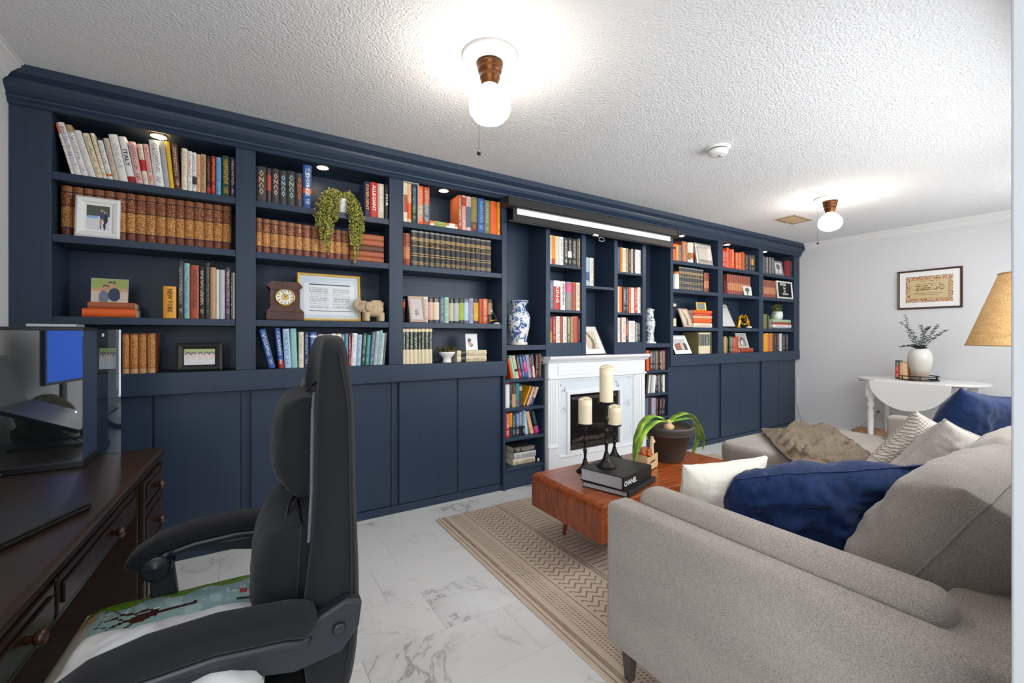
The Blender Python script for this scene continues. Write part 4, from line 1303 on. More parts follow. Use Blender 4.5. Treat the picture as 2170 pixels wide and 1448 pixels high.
M_FWHITE = simple('frame_white', (240, 240, 238), .4)
M_FBLACK = simple('frame_black', (34, 30, 28), .4, bump=.3, bscale=80)
M_FGOLD = simple('frame_gold', (232, 192, 98), .4, .35, var=.15, vscale=60)
M_FPINK = simple('frame_rose_wood', (206, 176, 158), .5)
M_FDARK = simple('frame_dark_wood', (62, 48, 40), .4)
M_FGREY = simple('frame_grey', (150, 150, 152), .35, .3)
M_CER = simple('ceramic_white', (240, 239, 236), .15)
EPS = 0.0006

# ---- leftmost bay
Yf = 2.918
x0, x1 = XX(157, Yf), XX(253, Yf)
photo_frame('white moulded frame with couple in snow, before the leather volumes', ((x0 + x1) / 2, Yf + .016, SH[1] + EPS), x1 - x0, ZZ(205, 424, Yf + .02) - SH[1] + .012, .030, .022, M_FWHITE, pic_snow, tilt=6, matw=.010, easel=False)
x0, x1 = XX(192, 2.95), XX(271, 2.95)
photo_frame('unframed print of two people on top of two orange books', ((x0 + x1) / 2, 2.955, ztop_a + EPS), x1 - x0, .122, .0015, .004, M_FWHITE, pic_field, tilt=7, glass=False, cat='photograph', name='standing_photo')
x0, x1 = XX(197, 2.98), XX(259, 2.98)
photo_frame('black framed group photo half hidden behind the computer tower', ((x0 + x1) / 2, 2.975, CT + EPS), x1 - x0, .155, .024, .018, M_FBLACK, pic_group, tilt=8)
x0, x1 = XX(374, 2.95), XX(471, 2.95)
photo_frame('wide black ridged frame with group photo, leftmost bay bottom shelf', ((x0 + x1) / 2, 2.945, CT + EPS), x1 - x0, ZZ(420, 727, 2.95) - CT, .034, .022, M_FBLACK, pic_group, tilt=5)

# ---- trailing plant
def leaf_cluster(mb, p, r, rnd, n=1, size=0.006):
    for _ in range(n):
        d = Vector((rnd.uniform(-1, 1), rnd.uniform(-1, .6), rnd.uniform(-1, 1))); d.normalize()
        q = p + d * r * rnd.uniform(.5, 1)
        s = size * rnd.uniform(.7, 1.3)
        # small fat bead-like leaf: octahedron
        v = [q + Vector((s, 0, 0)), q - Vector((s, 0, 0)), q + Vector((0, s, 0)), q - Vector((0, s, 0)), q + Vector((0, 0, s * 1.1)), q - Vector((0, 0, s * 1.1))]
        mb.add(v, [(0, 2, 4), (2, 1, 4), (1, 3, 4), (3, 0, 4), (2, 0, 5), (1, 2, 5), (3, 1, 5), (0, 3, 5)], True)
def mat_leaf(name, a, b_, scale=60):
    if name in MATS: return MATS[name]
    m, nt, b = new_mat(name)
    nt.links.new(RAMP(nt, NOISE(nt, COORD(nt), scale, 2), [(.35, lin(a)), (.65, lin(b_))]), b.inputs['Base Color'])
    b.inputs['Roughness'].default_value = .45; return m
M_TRAIL = mat_leaf('trailing_leaf', (92, 104, 26), (190, 184, 92))
pp = onY(724, 450, 2.945); pp.z = SH[0] + EPS
t = thing('trailing_plant', 'trailing green plant in white pot hanging over the second bay shelf', 'plant', pp)
MB().lathe([(0, 0), (.030, 0), (.034, .004), (.042, .085), (.044, .09), (.040, .092), (.036, .075), (0, .075)], 28).build('pot', M_CER, t)
rp = random.Random(5)
strands = []
for px, py, r0 in ((680, 505, .026), (672, 480, .03), (690, 520, .024), (702, 500, .026), (712, 470, .024), (752, 560, .016), (758, 545, .02), (765, 520, .024), (745, 520, .022), (695, 540, .012), (770, 490, .018)):
    strands.append((onY(px, py, 2.872) - pp, r0))
for i, (e, r0) in enumerate(strands):
    mb = MB(); st = Vector((.0, 0, .085)); side = -1 if e.x < 0 else 1
    mid = Vector((e.x * .75, -.052, .05 + rp.uniform(0, .035))); edge = Vector((e.x * .95, -.072, -.03))
    pts = [st, Vector((e.x * .35, -.025, .105 + rp.uniform(0, .03))), mid, edge, e]
    L_ = 0
    for a, b_ in zip(pts, pts[1:]):
        n = max(3, int((b_ - a).length / .0065))
        for k in range(n):
            q = a.lerp(b_, k / n); f = 1.0 if b_ is not e else 1 - .65 * k / n
            leaf_cluster(mb, q, r0 * f, rp, 4, .0058)
    o = mb.build('trailing_foliage', M_TRAIL, t); o['kind'] = 'stuff'
    MB().tube(pts, .0015, 5).build('stem', M_TRAIL, t)

# ---- mantel clock
M_MAHO = wood('mahogany', (44, 18, 10), (92, 42, 22), .4, (8, 8, 1), 1.0, .1)
yb = 2.935
c0, c1 = XX(563, yb), XX(645, yb); cx = (c0 + c1) / 2; cw = c1 - c0
t = thing('mantel_clock', 'dark wooden mantel clock with round white dial', 'clock', (cx, yb + .06, SH[2] + EPS))
zb1 = ZZ(600, 657, yb) - SH[2]; zb2 = ZZ(600, 612, yb) - SH[2]; zt = ZZ(600, 600, yb) - SH[2]
hw = cw / 2
MB().box(-hw, hw, -.055, .075, 0, zb1 * .85).build('base', M_MAHO, t, bevel=.004)
MB().prism([(-hw * .98, zb1 * .85), (hw * .98, zb1 * .85), (hw * .80, zb1 * 1.15), (hw * .74, zb1 * 1.5), (-hw * .74, zb1 * 1.5), (-hw * .80, zb1 * 1.15)], 'y', -.050, .072).build('base_molding', M_MAHO, t)
bw = hw * .72
MB().box(-bw, bw, -.042, .068, zb1 * 1.3, zb2).build('case', M_MAHO, t, bevel=.003)
for s_ in (-1, 1): MB().box(s_ * bw - .006, s_ * bw + .006, -.046, -.036, zb1 * 1.5, zb2 - .004).build('corner_column', M_MAHO, t, bevel=.002)
MB().prism([(-bw * 1.02, zb2 - .004), (bw * 1.02, zb2 - .004), (bw * 1.26, zb2 + .012), (bw * 1.26, zb2 + .018), (bw * .98, zt + .008), (-bw * .98, zt + .008), (-bw * 1.26, zb2 + .018), (-bw * 1.26, zb2 + .012)], 'y', -.056, .076).build('cornice', M_MAHO, t)
dz = (zb1 * 1.4 + zb2) / 2 + .002; dr = .050
Mx = Matrix.Translation((0, -.043, dz)) @ Matrix.Rotation(pi / 2, 4, 'X')
MB().lathe([(dr - .006, .002), (dr - .004, .008), (dr, .010), (dr + .005, .006), (dr + .006, 0)], 40, cap=False).xf(Mx).build('bezel', simple('brass', (214, 172, 90), .2, 1.0), t)
MB().lathe([(0, .003), (dr - .003, .003), (dr - .003, 0)], 40, smooth=False).xf(Mx).build('dial', simple('dial_white', (240, 239, 232), .4), t)
MB().lathe([(0, .0036), (dr * .42, .0036), (dr * .42, .003)], 30, smooth=False).xf(Mx).build('dial_centre', simple('dial_gold', (204, 170, 96), .4, .5, var=.3, vscale=200), t)
for k in range(12):
    a = k * pi / 6
    MB().box(-.0022, .0022, dr * .62, dr * .84, .003, .0042).xf(Mx @ Matrix.Rotation(a, 4, 'Z')).build('hour_mark', simple('mark_grey', (80, 80, 88), .5), t)
for a, l_ in ((-.9, .028), (.35, .038)):
    MB().box(-.0012, .0012, -.004, l_, .0045, .0055).xf(Mx @ Matrix.Rotation(a, 4, 'Z')).build('clock_hand', simple('hand_black', (30, 28, 26), .4), t)

# ---- gold framed document
yb = 2.965
x0, x1 = XX(631, yb), XX(766, yb)
photo_frame('gold framed two-column document behind the clay elephant', ((x0 + x1) / 2, yb + .018, SH[2] + EPS), x1 - x0, (ZZ(698, 582, 3.0) - SH[2]) * 1.01, .016, .016, M_FGOLD, pic_doc, tilt=7, matw=.022, matc=(206, 216, 226), nu=60, nv=56, cat='framed document')

# ---- clay elephant
def blob(name, parts, mat, parent=None, voxel=.004, smooth=6, loc=None):
    """one continuous body from overlapping ellipsoids and tapered limbs, fused by voxel remesh"""
    mb = MB()
    for q in parts:
        if q[0] == 'e':
            _, c, r = q[:3]; rot = q[3] if len(q) > 3 else (0, 0, 0)
            n, m_ = 16, 10; prof = [(sin(pi * k / m_), -cos(pi * k / m_)) for k in range(m_ + 1)]
            st = len(mb.v); mb.lathe([(max(a, 1e-4), b_) for a, b_ in prof], n, cap=True)
            mb.xf(Matrix.Translation(c) @ Matrix.Rotation(rot[2], 4, 'Z') @ Matrix.Rotation(rot[1], 4, 'Y') @ Matrix.Rotation(rot[0], 4, 'X') @ Matrix.Diagonal((r[0], r[1], r[2], 1)), st)
        elif q[0] == 't': mb.tube(q[1], q[2], 12)
        elif q[0] == 'b': mb.box(*q[1])
    o = mb.build(name, mat, parent, loc=loc)
    rm = o.modifiers.new('remesh', 'REMESH'); rm.mode = 'VOXEL'; rm.voxel_size = voxel; rm.use_smooth_shade = True
    sm = o.modifiers.new('smooth', 'SMOOTH'); sm.iterations = smooth; sm.factor = .5
    return o
M_CLAY = simple('clay_beige', (196, 172, 138), .7, var=.12, vscale=40, bump=.4, bscale=90)
ye = 2.948
c = (XX(783, ye), ye, SH[2] + .003)
k = (XX(815, ye) - XX(751, ye)) / .2
t = thing('elephant_figurine', 'beige clay elephant figurine with raised trunk before the gold frame', 'figurine', c)
B = blob('body', [('e', (.03 * k, 0, .085 * k), (.066 * k, .045, .056 * k)), ('e', (-.035 * k, 0, .098 * k), (.042 * k, .036, .042 * k)), ('e', (-.062 * k, 0, .09 * k), (.026 * k, .026, .03 * k)),
    ('t', [(-.07 * k, 0, .085 * k), (-.09 * k, 0, .098 * k), (-.092 * k, 0, .122 * k), (-.075 * k, 0, .138 * k), (-.062 * k, 0, .15 * k)], [.02 * k, .018 * k, .015 * k, .013 * k, .012 * k]),
    ('t', [(-.022 * k, -.02, .06 * k), (-.022 * k, -.022, .0)], [.021 * k, .02 * k]), ('t', [(-.022 * k, .02, .06 * k), (-.022 * k, .022, .0)], [.021 * k, .02 * k]),
    ('t', [(.072 * k, -.02, .06 * k), (.074 * k, -.022, .0)], [.024 * k, .021 * k]), ('t', [(.072 * k, .02, .06 * k), (.074 * k, .022, .0)], [.024 * k, .021 * k]),
    ('e', (.078 * k, 0, .118 * k), (.02 * k, .012, .02 * k))], M_CLAY, t, .0036, 4)
MB().lathe([(1e-4, 0), (.02, .002), (.026, .005), (.02, .008), (1e-4, .009)], 18, sx=1.0 * k, sy=1.3).xf(Matrix.Translation((-.012 * k, -.036, .098 * k)) @ Matrix.Rotation(pi / 2 + .25, 4, 'X')).build('ear', M_CLAY, t)
MB().lathe([(1e-4, 0), (.02, .002), (.026, .005), (.02, .008), (1e-4, .009)], 18, sx=1.0 * k, sy=1.3).xf(Matrix.Translation((-.012 * k, .036, .098 * k)) @ Matrix.Rotation(-pi / 2 - .25, 4, 'X')).build('ear', M_CLAY, t)
MB().prism([(.0 * k, .118 * k), (.075 * k, .122 * k), (.07 * k, .145 * k), (.01 * k, .142 * k)], 'y', -.025, .025).build('saddle_cloth', M_CLAY, t, bevel=.006)

# ---- third bay
t = thing('book_slipcase', 'thin white slipcase around the first three books, third bay', 'slipcase', (XX(872, 2.93), 2.915, SH[0] + EPS))
ox = t.location.x
a_, b_ = XX(840 + 85 * .17266, 2.918) - ox, XX(840 + 272 * .17266, 2.918) - ox
hz = min(.2788, ZZ(870, 350 + 160 * .17266, 2.918) - SH[0])
M_SLIP = simple('slipcase_white', (238, 236, 232), .5)
for nm, q in (('side_board', (a_, a_ + .003, 0, .17, 0, hz)), ('side_board', (b_ - .003, b_, 0, .17, 0, hz)), ('top_board', (a_ + .003, b_ - .003, 0, .17, hz - .003, hz))):
    MB().box(*q).build(nm, M_SLIP, t)
x0, x1 = XX(911, 2.925), XX(973, 2.925)
t = thing('game_box', 'flat green and orange patterned box lying on the third bay top shelf', 'box', ((x0 + x1) / 2, 2.925, SH[0] + EPS))
hb = .038
MB().box(-(x1 - x0) / 2, (x1 - x0) / 2, 0, .14, 0, hb).build('box', simple('box_ivory', (236, 228, 212), .5), t)
def pic_box(u, v):
    if u < .13: return (230, 120, 40) if v > .5 else (240, 236, 226)
    if u < .56: return (120, 150, 60) if int(v * 7) % 2 else (196, 190, 110)
    return (228, 110, 40) if (u > .84 or u < .66) and v > .5 else (238, 234, 226)
picture('printed_side', t, x1 - x0, hb, 40, 8, pic_box, (0, -.0006, 0))
x0, x1 = XX(876, 2.925), XX(903, 2.925)
photo_frame('rose wood photo frame leaning back on the third bay third shelf', ((x0 + x1) / 2 - .01, 2.928, SH[2] + EPS), (x1 - x0) * 1.25, .205, .02, .014, M_FPINK, pic_dunes, tilt=24, rz=-.1, nu=24, nv=30)
# small desk-lamp like figurine with black curved arm
t = thing('lamp_figurine', 'small black and brass lamp figurine at the end of the banded novels', 'figurine', (XX(1052, 2.93), 2.93, SH[2] + EPS))
MB().lathe([(0, 0), (.026, 0), (.026, .006), (.012, .012), (0, .012)], 20).build('base', simple('fig_white', (226, 224, 216), .3), t)
MB().tube([(0, 0, .01), (.004, 0, .03), (-.03, 0, .085), (-.045, 0, .10)], .0035, 8).build('arm', simple('fig_black', (30, 30, 32), .3), t)
MB().tube([(.0, 0, .03), (-.05, 0, .025), (-.06, 0, .012)], .006, 8).build('brass_arm', simple('fig_brass', (190, 150, 60), .3, .8), t)
MB().lathe([(.004, .0), (.010, -.006), (.014, -.016)], 16, c=(-.047, 0, .108)).build('shade', simple('fig_white', (226, 224, 216), .3), t)
# white footed bowl with succulent
q = (XX(948, 2.945), 2.95, CT + EPS)
t = thing('succulent_bowl', 'white footed bowl with small brown-green succulent, third bay bottom shelf', 'plant', q)
MB().lathe([(0, 0), (.033, 0), (.034, .004), (.030, .016), (.031, .034), (.046, .050), (.058, .068), (.061, .078), (.058, .079), (.05, .065), (0, .060)], 32).build('bowl', M_CER, t)
M_SUCC = mat_leaf('succulent_leaf', (62, 58, 30), (128, 118, 66), 50)
mb = MB(); rp = random.Random(9)
for k in range(60):
    a = rp.uniform(0, 2 * pi); r = .05 * math.sqrt(rp.random()); el = rp.uniform(.3, 1.2)
    b0 = Vector((r * cos(a), r * sin(a), .07)); d = Vector((cos(a) * cos(el), sin(a) * cos(el), sin(el)))
    mb.ribbon([b0, b0 + d * .026 + Vector((0, 0, .006)), b0 + d * .05 + Vector((0, 0, .01))], [.010, .014, .003], Vector((-sin(a), cos(a), 0)), .003)
o = mb.build('succulent_leaves', M_SUCC, t); o['kind'] = 'stuff'
zt = stack('third bay bottom shelf', CT, [(.043, 'cream', 'brown', {'n': 'cream book with black bands', 'c2': 'charcoal', 'blk': (.13, .3)}), (.043, 'cream', 'brown', {'n': 'cream book with black bands', 'c2': 'charcoal', 'blk': (.13, .3)})], XX(968, 2.95), XX(1030, 2.95), 2.94, .16, 'cream stack, third bay')
x0, x1 = XX(988, 2.96), XX(1013, 2.96)
photo_frame('white bordered instant photo standing on two cream books', ((x0 + x1) / 2, 2.965, zt + EPS), x1 - x0, .125, .008, .004, M_FWHITE, pic_baby, tilt=7, glass=False, cat='photograph', name='standing_photo', nu=24, nv=24)

# ---- blue and white porcelain
def mat_delft(name, scale=26, thr=.53, dark=(44, 78, 136)):
    m, nt, b = new_mat(name)
    co = COORD(nt)
    n = NOISE(nt, co, scale, 3, .55, 1.2); n2 = NOISE(nt, co, scale * 2.6, 2)
    k = MATH(nt, 'MAXIMUM', MATH(nt, 'GREATER_THAN', n, thr), MATH(nt, 'GREATER_THAN', n2, .66))
    nt.links.new(MIX(nt, k, lin((236, 236, 234)), MIX(nt, n2, lin(dark), lin((92, 126, 180)))), b.inputs['Base Color'])
    b.inputs['Roughness'].default_value = .12; return m
M_DELFT = mat_delft('porcelain_blue'); M_DELFT2 = mat_delft('porcelain_grey', 40, .55, (60, 70, 88))
yv = 2.985
q = (XX(1100, yv), yv, 1.146 + EPS); hv = ZZ(1100, 638, yv) - 1.146
rr = (XX(1121, yv) - XX(1079, yv)) / 2 * .95
t = thing('porcelain_vase', 'tall blue and white porcelain vase in the left open niche', 'vase', q)
pr = [(0, 0), (.74, 0), (.75, .02), (.70, .06), (.70, .12), (.82, .26), (.97, .46), (1.0, .60), (.93, .70), (.72, .76), (.60, .79), (.60, .88), (.66, .93), (.82, .975), (.84, .99), (.80, 1.0), (.55, .95), (.5, .8)]
MB().lathe([(a * rr, z * hv) for a, z in pr], 40).build('vase_body', M_DELFT, t)
MB().lathe([(rr * .745, 0.002), (rr * .77, .012), (rr * .73, .022)], 40, cap=False).build('foot_ring', simple('porcelain_cream', (228, 222, 206), .2), t)
MB().lathe([(rr * .80, hv * .985), (rr * .86, hv * .992), (rr * .80, hv * 1.001)], 40, cap=False).build('rim', simple('porcelain_cream', (228, 222, 206), .2), t)
yv = 2.96
q = (XX(1376, yv) + .01, yv, 1.146 + EPS); hv = ZZ(1376, 652, yv) - 1.146
t = thing('porcelain_bird', 'blue and white porcelain bird figurine in the right open niche', 'figurine', q)
B = blob('body', [('e', (0, 0, hv * .55), (.056, .05, hv * .24)), ('e', (.0, 0, hv * .40), (.046, .042, hv * .2)), ('e', (-.006, 0, hv * .78), (.042, .04, hv * .16)), ('e', (-.004, 0, hv * .90), (.042, .036, hv * .085)),
    ('t', [(.02, 0, hv * .905), (.052, 0, hv * .93), (.062, 0, hv * .965)], [.02, .010, .004]), ('t', [(.0, 0, hv * .3), (.006, 0, .02), (.006, 0, .0)], [.034, .04, .05])], M_DELFT2, t, .0042, 3)
MB().lathe([(0, 0), (.058, 0), (.056, .012), (.042, .016), (0, .016)], 28, c=(.004, 0, 0)).build('base', M_CER, t)
# mantel picture leaning
yb = 2.93
x0, x1 = XX(1252, yb), XX(1285.5, yb)
photo_frame('white matted sepia picture leaning back on the fireplace mantel', ((x0 + x1) / 2 - .035, yb, MANT + EPS), (x1 - x0) * 1.32, .30, .007, .014, M_FDARK, pic_sepia, tilt=30, matw=.05, nu=24, nv=36, name='framed_picture')

# ---- right bays
def reg(px, y): return XX(px, y)
M_SILV = simple('frame_silver_ornate', (226, 222, 212), .25, .75, var=.25, vscale=70, bump=.9, bscale=60, bdist=.006)
x0, x1 = reg(1474.5, 2.93), reg(1508.5, 2.93)
photo_frame('ornate silver picture frame under the shelf light right of fireplace', ((x0 + x1) / 2, 2.935, SH[0] + EPS), x1 - x0, ZZ(1492, 517, 2.94) - SH[0], .055, .03, M_SILV, lambda u, v: (206 + 24 * rn(u, v, 6), 198, 184), tilt=8, glass=True, nu=20, nv=24)
t = thing('candle_box', 'small white boxed candle with copper lid before the black volumes', 'candle', (reg(1431.5, 2.915), 2.922, SH[1] + EPS))
w_ = (reg(1437.5, 2.92) - reg(1427, 2.92)); hh = ZZ(1432, 576, 2.92) - SH[1]
MB().lathe([(0, 0), (w_ * .48, 0), (w_ * .5, .005), (w_ * .5, hh * .86), (0, hh * .86)], 24).build('jar', simple('candle_white', (238, 234, 224), .4), t)
MB().lathe([(0, hh * .86), (w_ * .54, hh * .86), (w_ * .56, hh * .90), (w_ * .54, hh * .99), (0, hh)], 24).build('lid', simple('copper_lid', (196, 110, 60), .3, .7), t)
# bottle with tan cap
yb = 2.925
t = thing('slim_bottle', 'slim dark bottle with cream label and stopper, right of fireplace', 'bottle', (reg(1430.5, yb), yb + .02, SH[2] + EPS))
hh = ZZ(1430.5, 643, yb) - SH[2]
MB().lathe([(0, 0), (.026, 0), (.027, .004), (.027, hh * .36), (.014, hh * .44), (.010, hh * .5), (.010, hh * .86), (0, hh * .86)], 20).build('glass_body', simple('bottle_dark', (44, 38, 40), .1), t)
MB().lathe([(.0275, hh * .03), (.0275, hh * .355)], 20, cap=False).build('label', simple('label_cream', (222, 208, 176), .6), t)
MB().lathe([(0, hh * .86), (.026, hh * .86), (.028, hh * .9), (.026, hh * .985), (0, hh)], 20).build('stopper', simple('stopper_cream', (226, 208, 166), .5), t)
x0, x1 = reg(1451.5, 2.93), reg(1467.5, 2.93)
photo_frame('rose framed dancer photo beside the orange book stack', ((x0 + x1) / 2 - .012, 2.928, SH[2] + EPS), (x1 - x0) * 1.2, .215, .02, .014, M_FPINK, pic_sepia, tilt=22, nu=16, nv=24)
x0, x1 = reg(1474.5, 2.99), reg(1494.5, 2.99)
photo_frame('small gold edged frame on top of the orange book stack', ((x0 + x1) / 2, 2.985, zt_r1 + EPS), x1 - x0, ZZ(1484, 641, 2.99) - zt_r1, .018, .014, M_FGOLD, lambda u, v: (126, 134, 140), tilt=6, nu=4, nv=4)
x0, x1 = reg(1434, 2.915), reg(1468.5, 2.915)
photo_frame('white matted street picture leaning in the bottom shelf right of fireplace', ((x0 + x1) / 2 - .025, 2.912, CT + EPS), (x1 - x0) * 1.08, .225, .006, .014, M_FBLACK, pic_street, tilt=26, matw=.042, nu=30, nv=22, name='framed_picture')
t = thing('book_slipcase', 'olive slipcase around green and cream volumes right of fireplace', 'slipcase', (reg(1480, 2.93), 2.936, CT + EPS))
ox = t.location.x; a_ = reg(1479, 2.94) - ox; b_ = reg(1507.3, 2.94) - ox; hz = ZZ(1490, 705, 2.94) - CT + .006
M_OLS = simple('slipcase_olive', (132, 122, 76), .6)
for nm, q in (('side_board', (a_, a_ + .005, 0, .2, 0, hz)), ('side_board', (b_ - .003, b_, 0, .2, 0, hz)), ('top_board', (a_ + .005, b_ - .003, 0, .2, hz - .003, hz))): MB().box(*q).build(nm, M_OLS, t)
# middle bay
x0, x1 = reg(1576.5, 2.915), reg(1592.8, 2.915)
photo_frame('small white print of a tree before the reddish volumes', ((x0 + x1) / 2, 2.916, SH[1] + EPS), x1 - x0, ZZ(1584, 607, 2.92) - SH[1], .006, .008, M_FWHITE, pic_bw, tilt=8, glass=False, nu=20, nv=24)
x0, x1 = reg(1533, 2.96), reg(1560, 2.96)
photo_frame('pale certificate frame leaning behind the gold sculpture', ((x0 + x1) / 2 - .03, 2.955, SH[2] + .012), (x1 - x0) * 1.05, .30, .005, .012, M_FDARK, pic_pale, tilt=24, nu=20, nv=28, name='framed_picture')
t = thing('easel_stand', 'small dark iron easel stand under the pale certificate frame', 'stand', (reg(1545, 2.93), 2.93, SH[2] + EPS))
for s_ in (-1, 1): MB().tube([(s_ * .07, .0, .012), (s_ * .07, -.02, .006), (s_ * .072, -.022, .02)], .004, 6).build('arm', M_FDARK, t)
MB().tube([(-.1, .012, .004), (.1, .012, .004)], .004, 6).build('rail', M_FDARK, t)
MB().tube([(0, .012, .004), (.01, -.034, .003), (.012, -.038, -.02), (.014, -.04, -.07)], .003, 6).build('hanging_cord', M_FDARK, t)
# heart hands sculpture
M_GLD = simple('sculpture_gold', (214, 160, 52), .25, .8)
t = thing('heart_hands_sculpture', 'golden sculpture of two hands forming a heart', 'sculpture', (reg(1577, 2.945), 2.955, SH[2] + .006))
def hand_half(s, off):
    return [('t', [(s * .115, off, .0), (s * .10, off, .04), (s * .082, off, .09)], [.022, .021, .026]),
            ('t', [(s * .085, off, .085), (s * .07, off, .135), (s * .035, off, .155), (s * .006, off, .122)], [.014, .012, .011, .009]),
            ('t', [(s * .088, off + .012, .08), (s * .078, off + .012, .13), (s * .045, off + .012, .150), (s * .01, off + .012, .118)], [.013, .011, .010, .008]),
            ('t', [(s * .082, off + .024, .08), (s * .07, off + .024, .125), (s * .04, off + .024, .143), (s * .01, off + .024, .112)], [.012, .010, .009, .008]),
            ('t', [(s * .084, off + .034, .078), (s * .07, off + .034, .115), (s * .045, off + .034, .130), (s * .014, off + .034, .104)], [.011, .009, .008, .007]),
            ('t', [(s * .09, off - .004, .06), (s * .05, off - .008, .052), (s * .02, off - .006, .045), (s * .003, off - .004, .03)], [.016, .014, .012, .009])]
blob('left_hand', hand_half(-1, 0), M_GLD, t, .0045, 2); blob('right_hand', hand_half(1, 0), M_GLD, t, .0045, 2)
for s_, m_ in ((-1, M_GLD), (1, simple('cuff_white', (226, 226, 232), .3))): MB().lathe([(0, 0), (.034, 0), (.036, .006), (.028, .02), (0, .02)], 20, c=(s_ * .115, 0, 0)).build('cuff', m_, t)
x0, x1 = reg(1567, 2.93), reg(1588.5, 2.93)
photo_frame('arched black and white photo standing on a reddish lying book', ((x0 + x1) / 2, 2.94, CT + .0515), (x1 - x0) * 1.0, .185, .022, .012, simple('frame_stone', (198, 192, 180), .5), pic_wave, tilt=16, nu=18, nv=20)
# last bay
x0, x1 = reg(1642, 2.925), reg(1660, 2.925)
photo_frame('grey framed photo between the dark books, last bay top shelf', ((x0 + x1) / 2, 2.93, SH[0] + EPS), x1 - x0, ZZ(1650, 553, 2.93) - SH[0], .026, .016, M_FGREY, pic_bw, tilt=8, nu=18, nv=18)
x0, x1 = reg(1649, 2.925), reg(1680.5, 2.925)
t = thing('letter_board', 'black felt letter board in white frame, last bay', 'letter board', ((x0 + x1) / 2 - .03, 2.925, SH[1] + EPS)); t.rotation_euler = (-rad(5), 0, 0)
w_, h_ = x1 - x0, ZZ(1664, 597, 2.93) - SH[1]
ring_mesh(w_, h_, .022, .022).build('frame', M_FWHITE, t)
MB().box(-w_ / 2 + .02, w_ / 2 - .02, -.012, -.002, .02, h_ - .02).build('felt', simple('felt_black', (26, 26, 27), .95, bump=.5, bscale=200), t)
M_LW = simple('letters_white', (240, 240, 240), .5)
for s_, z, x, sz in (('BE STILL', .80, -.03, .042), ('for', .60, -.005, .05), ('us', .44, -.005, .05), ('we.love', .28, .008, .045)):
    text_obj('letters', s_, sz, M_LW, t, (x, -.0126, h_ * z), (pi / 2, 0, 0), .0008, bold=.0012)
# white pot with spiky plant on the stack
q = (reg(1647, 2.98), 2.98, zt_r3 + EPS)
t = thing('small_potted_plant', 'small round white pot with spiky green plant, last bay', 'plant', q)
MB().lathe([(0, 0), (.045, 0), (.06, .012), (.066, .05), (.062, .095), (.055, .105), (.048, .1), (0, .09)], 28).build('pot', M_CER, t)
mb = MB(); rp = random.Random(3)
M_SPIKE = mat_leaf('spiky_leaf', (70, 88, 40), (150, 162, 96), 30)
for k in range(70):
    a = rp.uniform(0, 2 * pi); el = rp.uniform(.25, 1.4); L_ = rp.uniform(.08, .125)
    d = Vector((cos(a) * cos(el), sin(a) * cos(el) * .7, sin(el))); b0 = Vector((rp.uniform(-.03, .03), rp.uniform(-.03, .03), .095))
    mb.ribbon([b0, b0 + d * L_ * .5 + Vector((0, 0, .01)), b0 + d * L_], [.008, .008, .002], Vector((-sin(a), cos(a), .1)), .002)
for k in range(14):
    a = rp.uniform(2.6, 3.6); b0 = Vector((-.06, -.02, .09)); 
    e_ = Vector((-.15 - .03 * rp.random(), -.02 + .03 * rp.random(), -.06 * rp.random()))
    mb.ribbon([b0, (b0 + e_) / 2 + Vector((-.03, 0, .03)), e_], [.008, .01, .004], Vector((0, 1, .2)), .002)
o = mb.build('spiky_leaves', M_SPIKE, t); o['kind'] = 'stuff'
# items in the low right niche and the little cube in the left one
t = thing('printed_box', 'green and white printed box at the bottom of the right low niche', 'box', (sum(NICHE['right']) / 2 - .06, 2.99, NZ[3] + EPS))
MB().box(-.10, .10, 0, .12, 0, .10).build('box', simple('box_green', (126, 150, 70), .5), t, bevel=.002)
MB().box(-.10, .10, 0, .12, .1004, .2).build('lid', simple('box_white', (214, 208, 214), .5), t, bevel=.002)
t = thing('tiny_jar', 'tiny white jar beside the lying books in the left low niche', 'jar', (XX(1141.5, 2.97), 2.975, NZ[3] + EPS))
MB().lathe([(0, 0), (.009, 0), (.010, .002), (.010, .018), (0, .018)], 14).build('jar_body', M_CER, t)
MB().lathe([(0, .018), (.0105, .018), (.0105, .024), (0, .024)], 14).build('lid', simple('jar_lid', (196, 176, 150), .5), t)
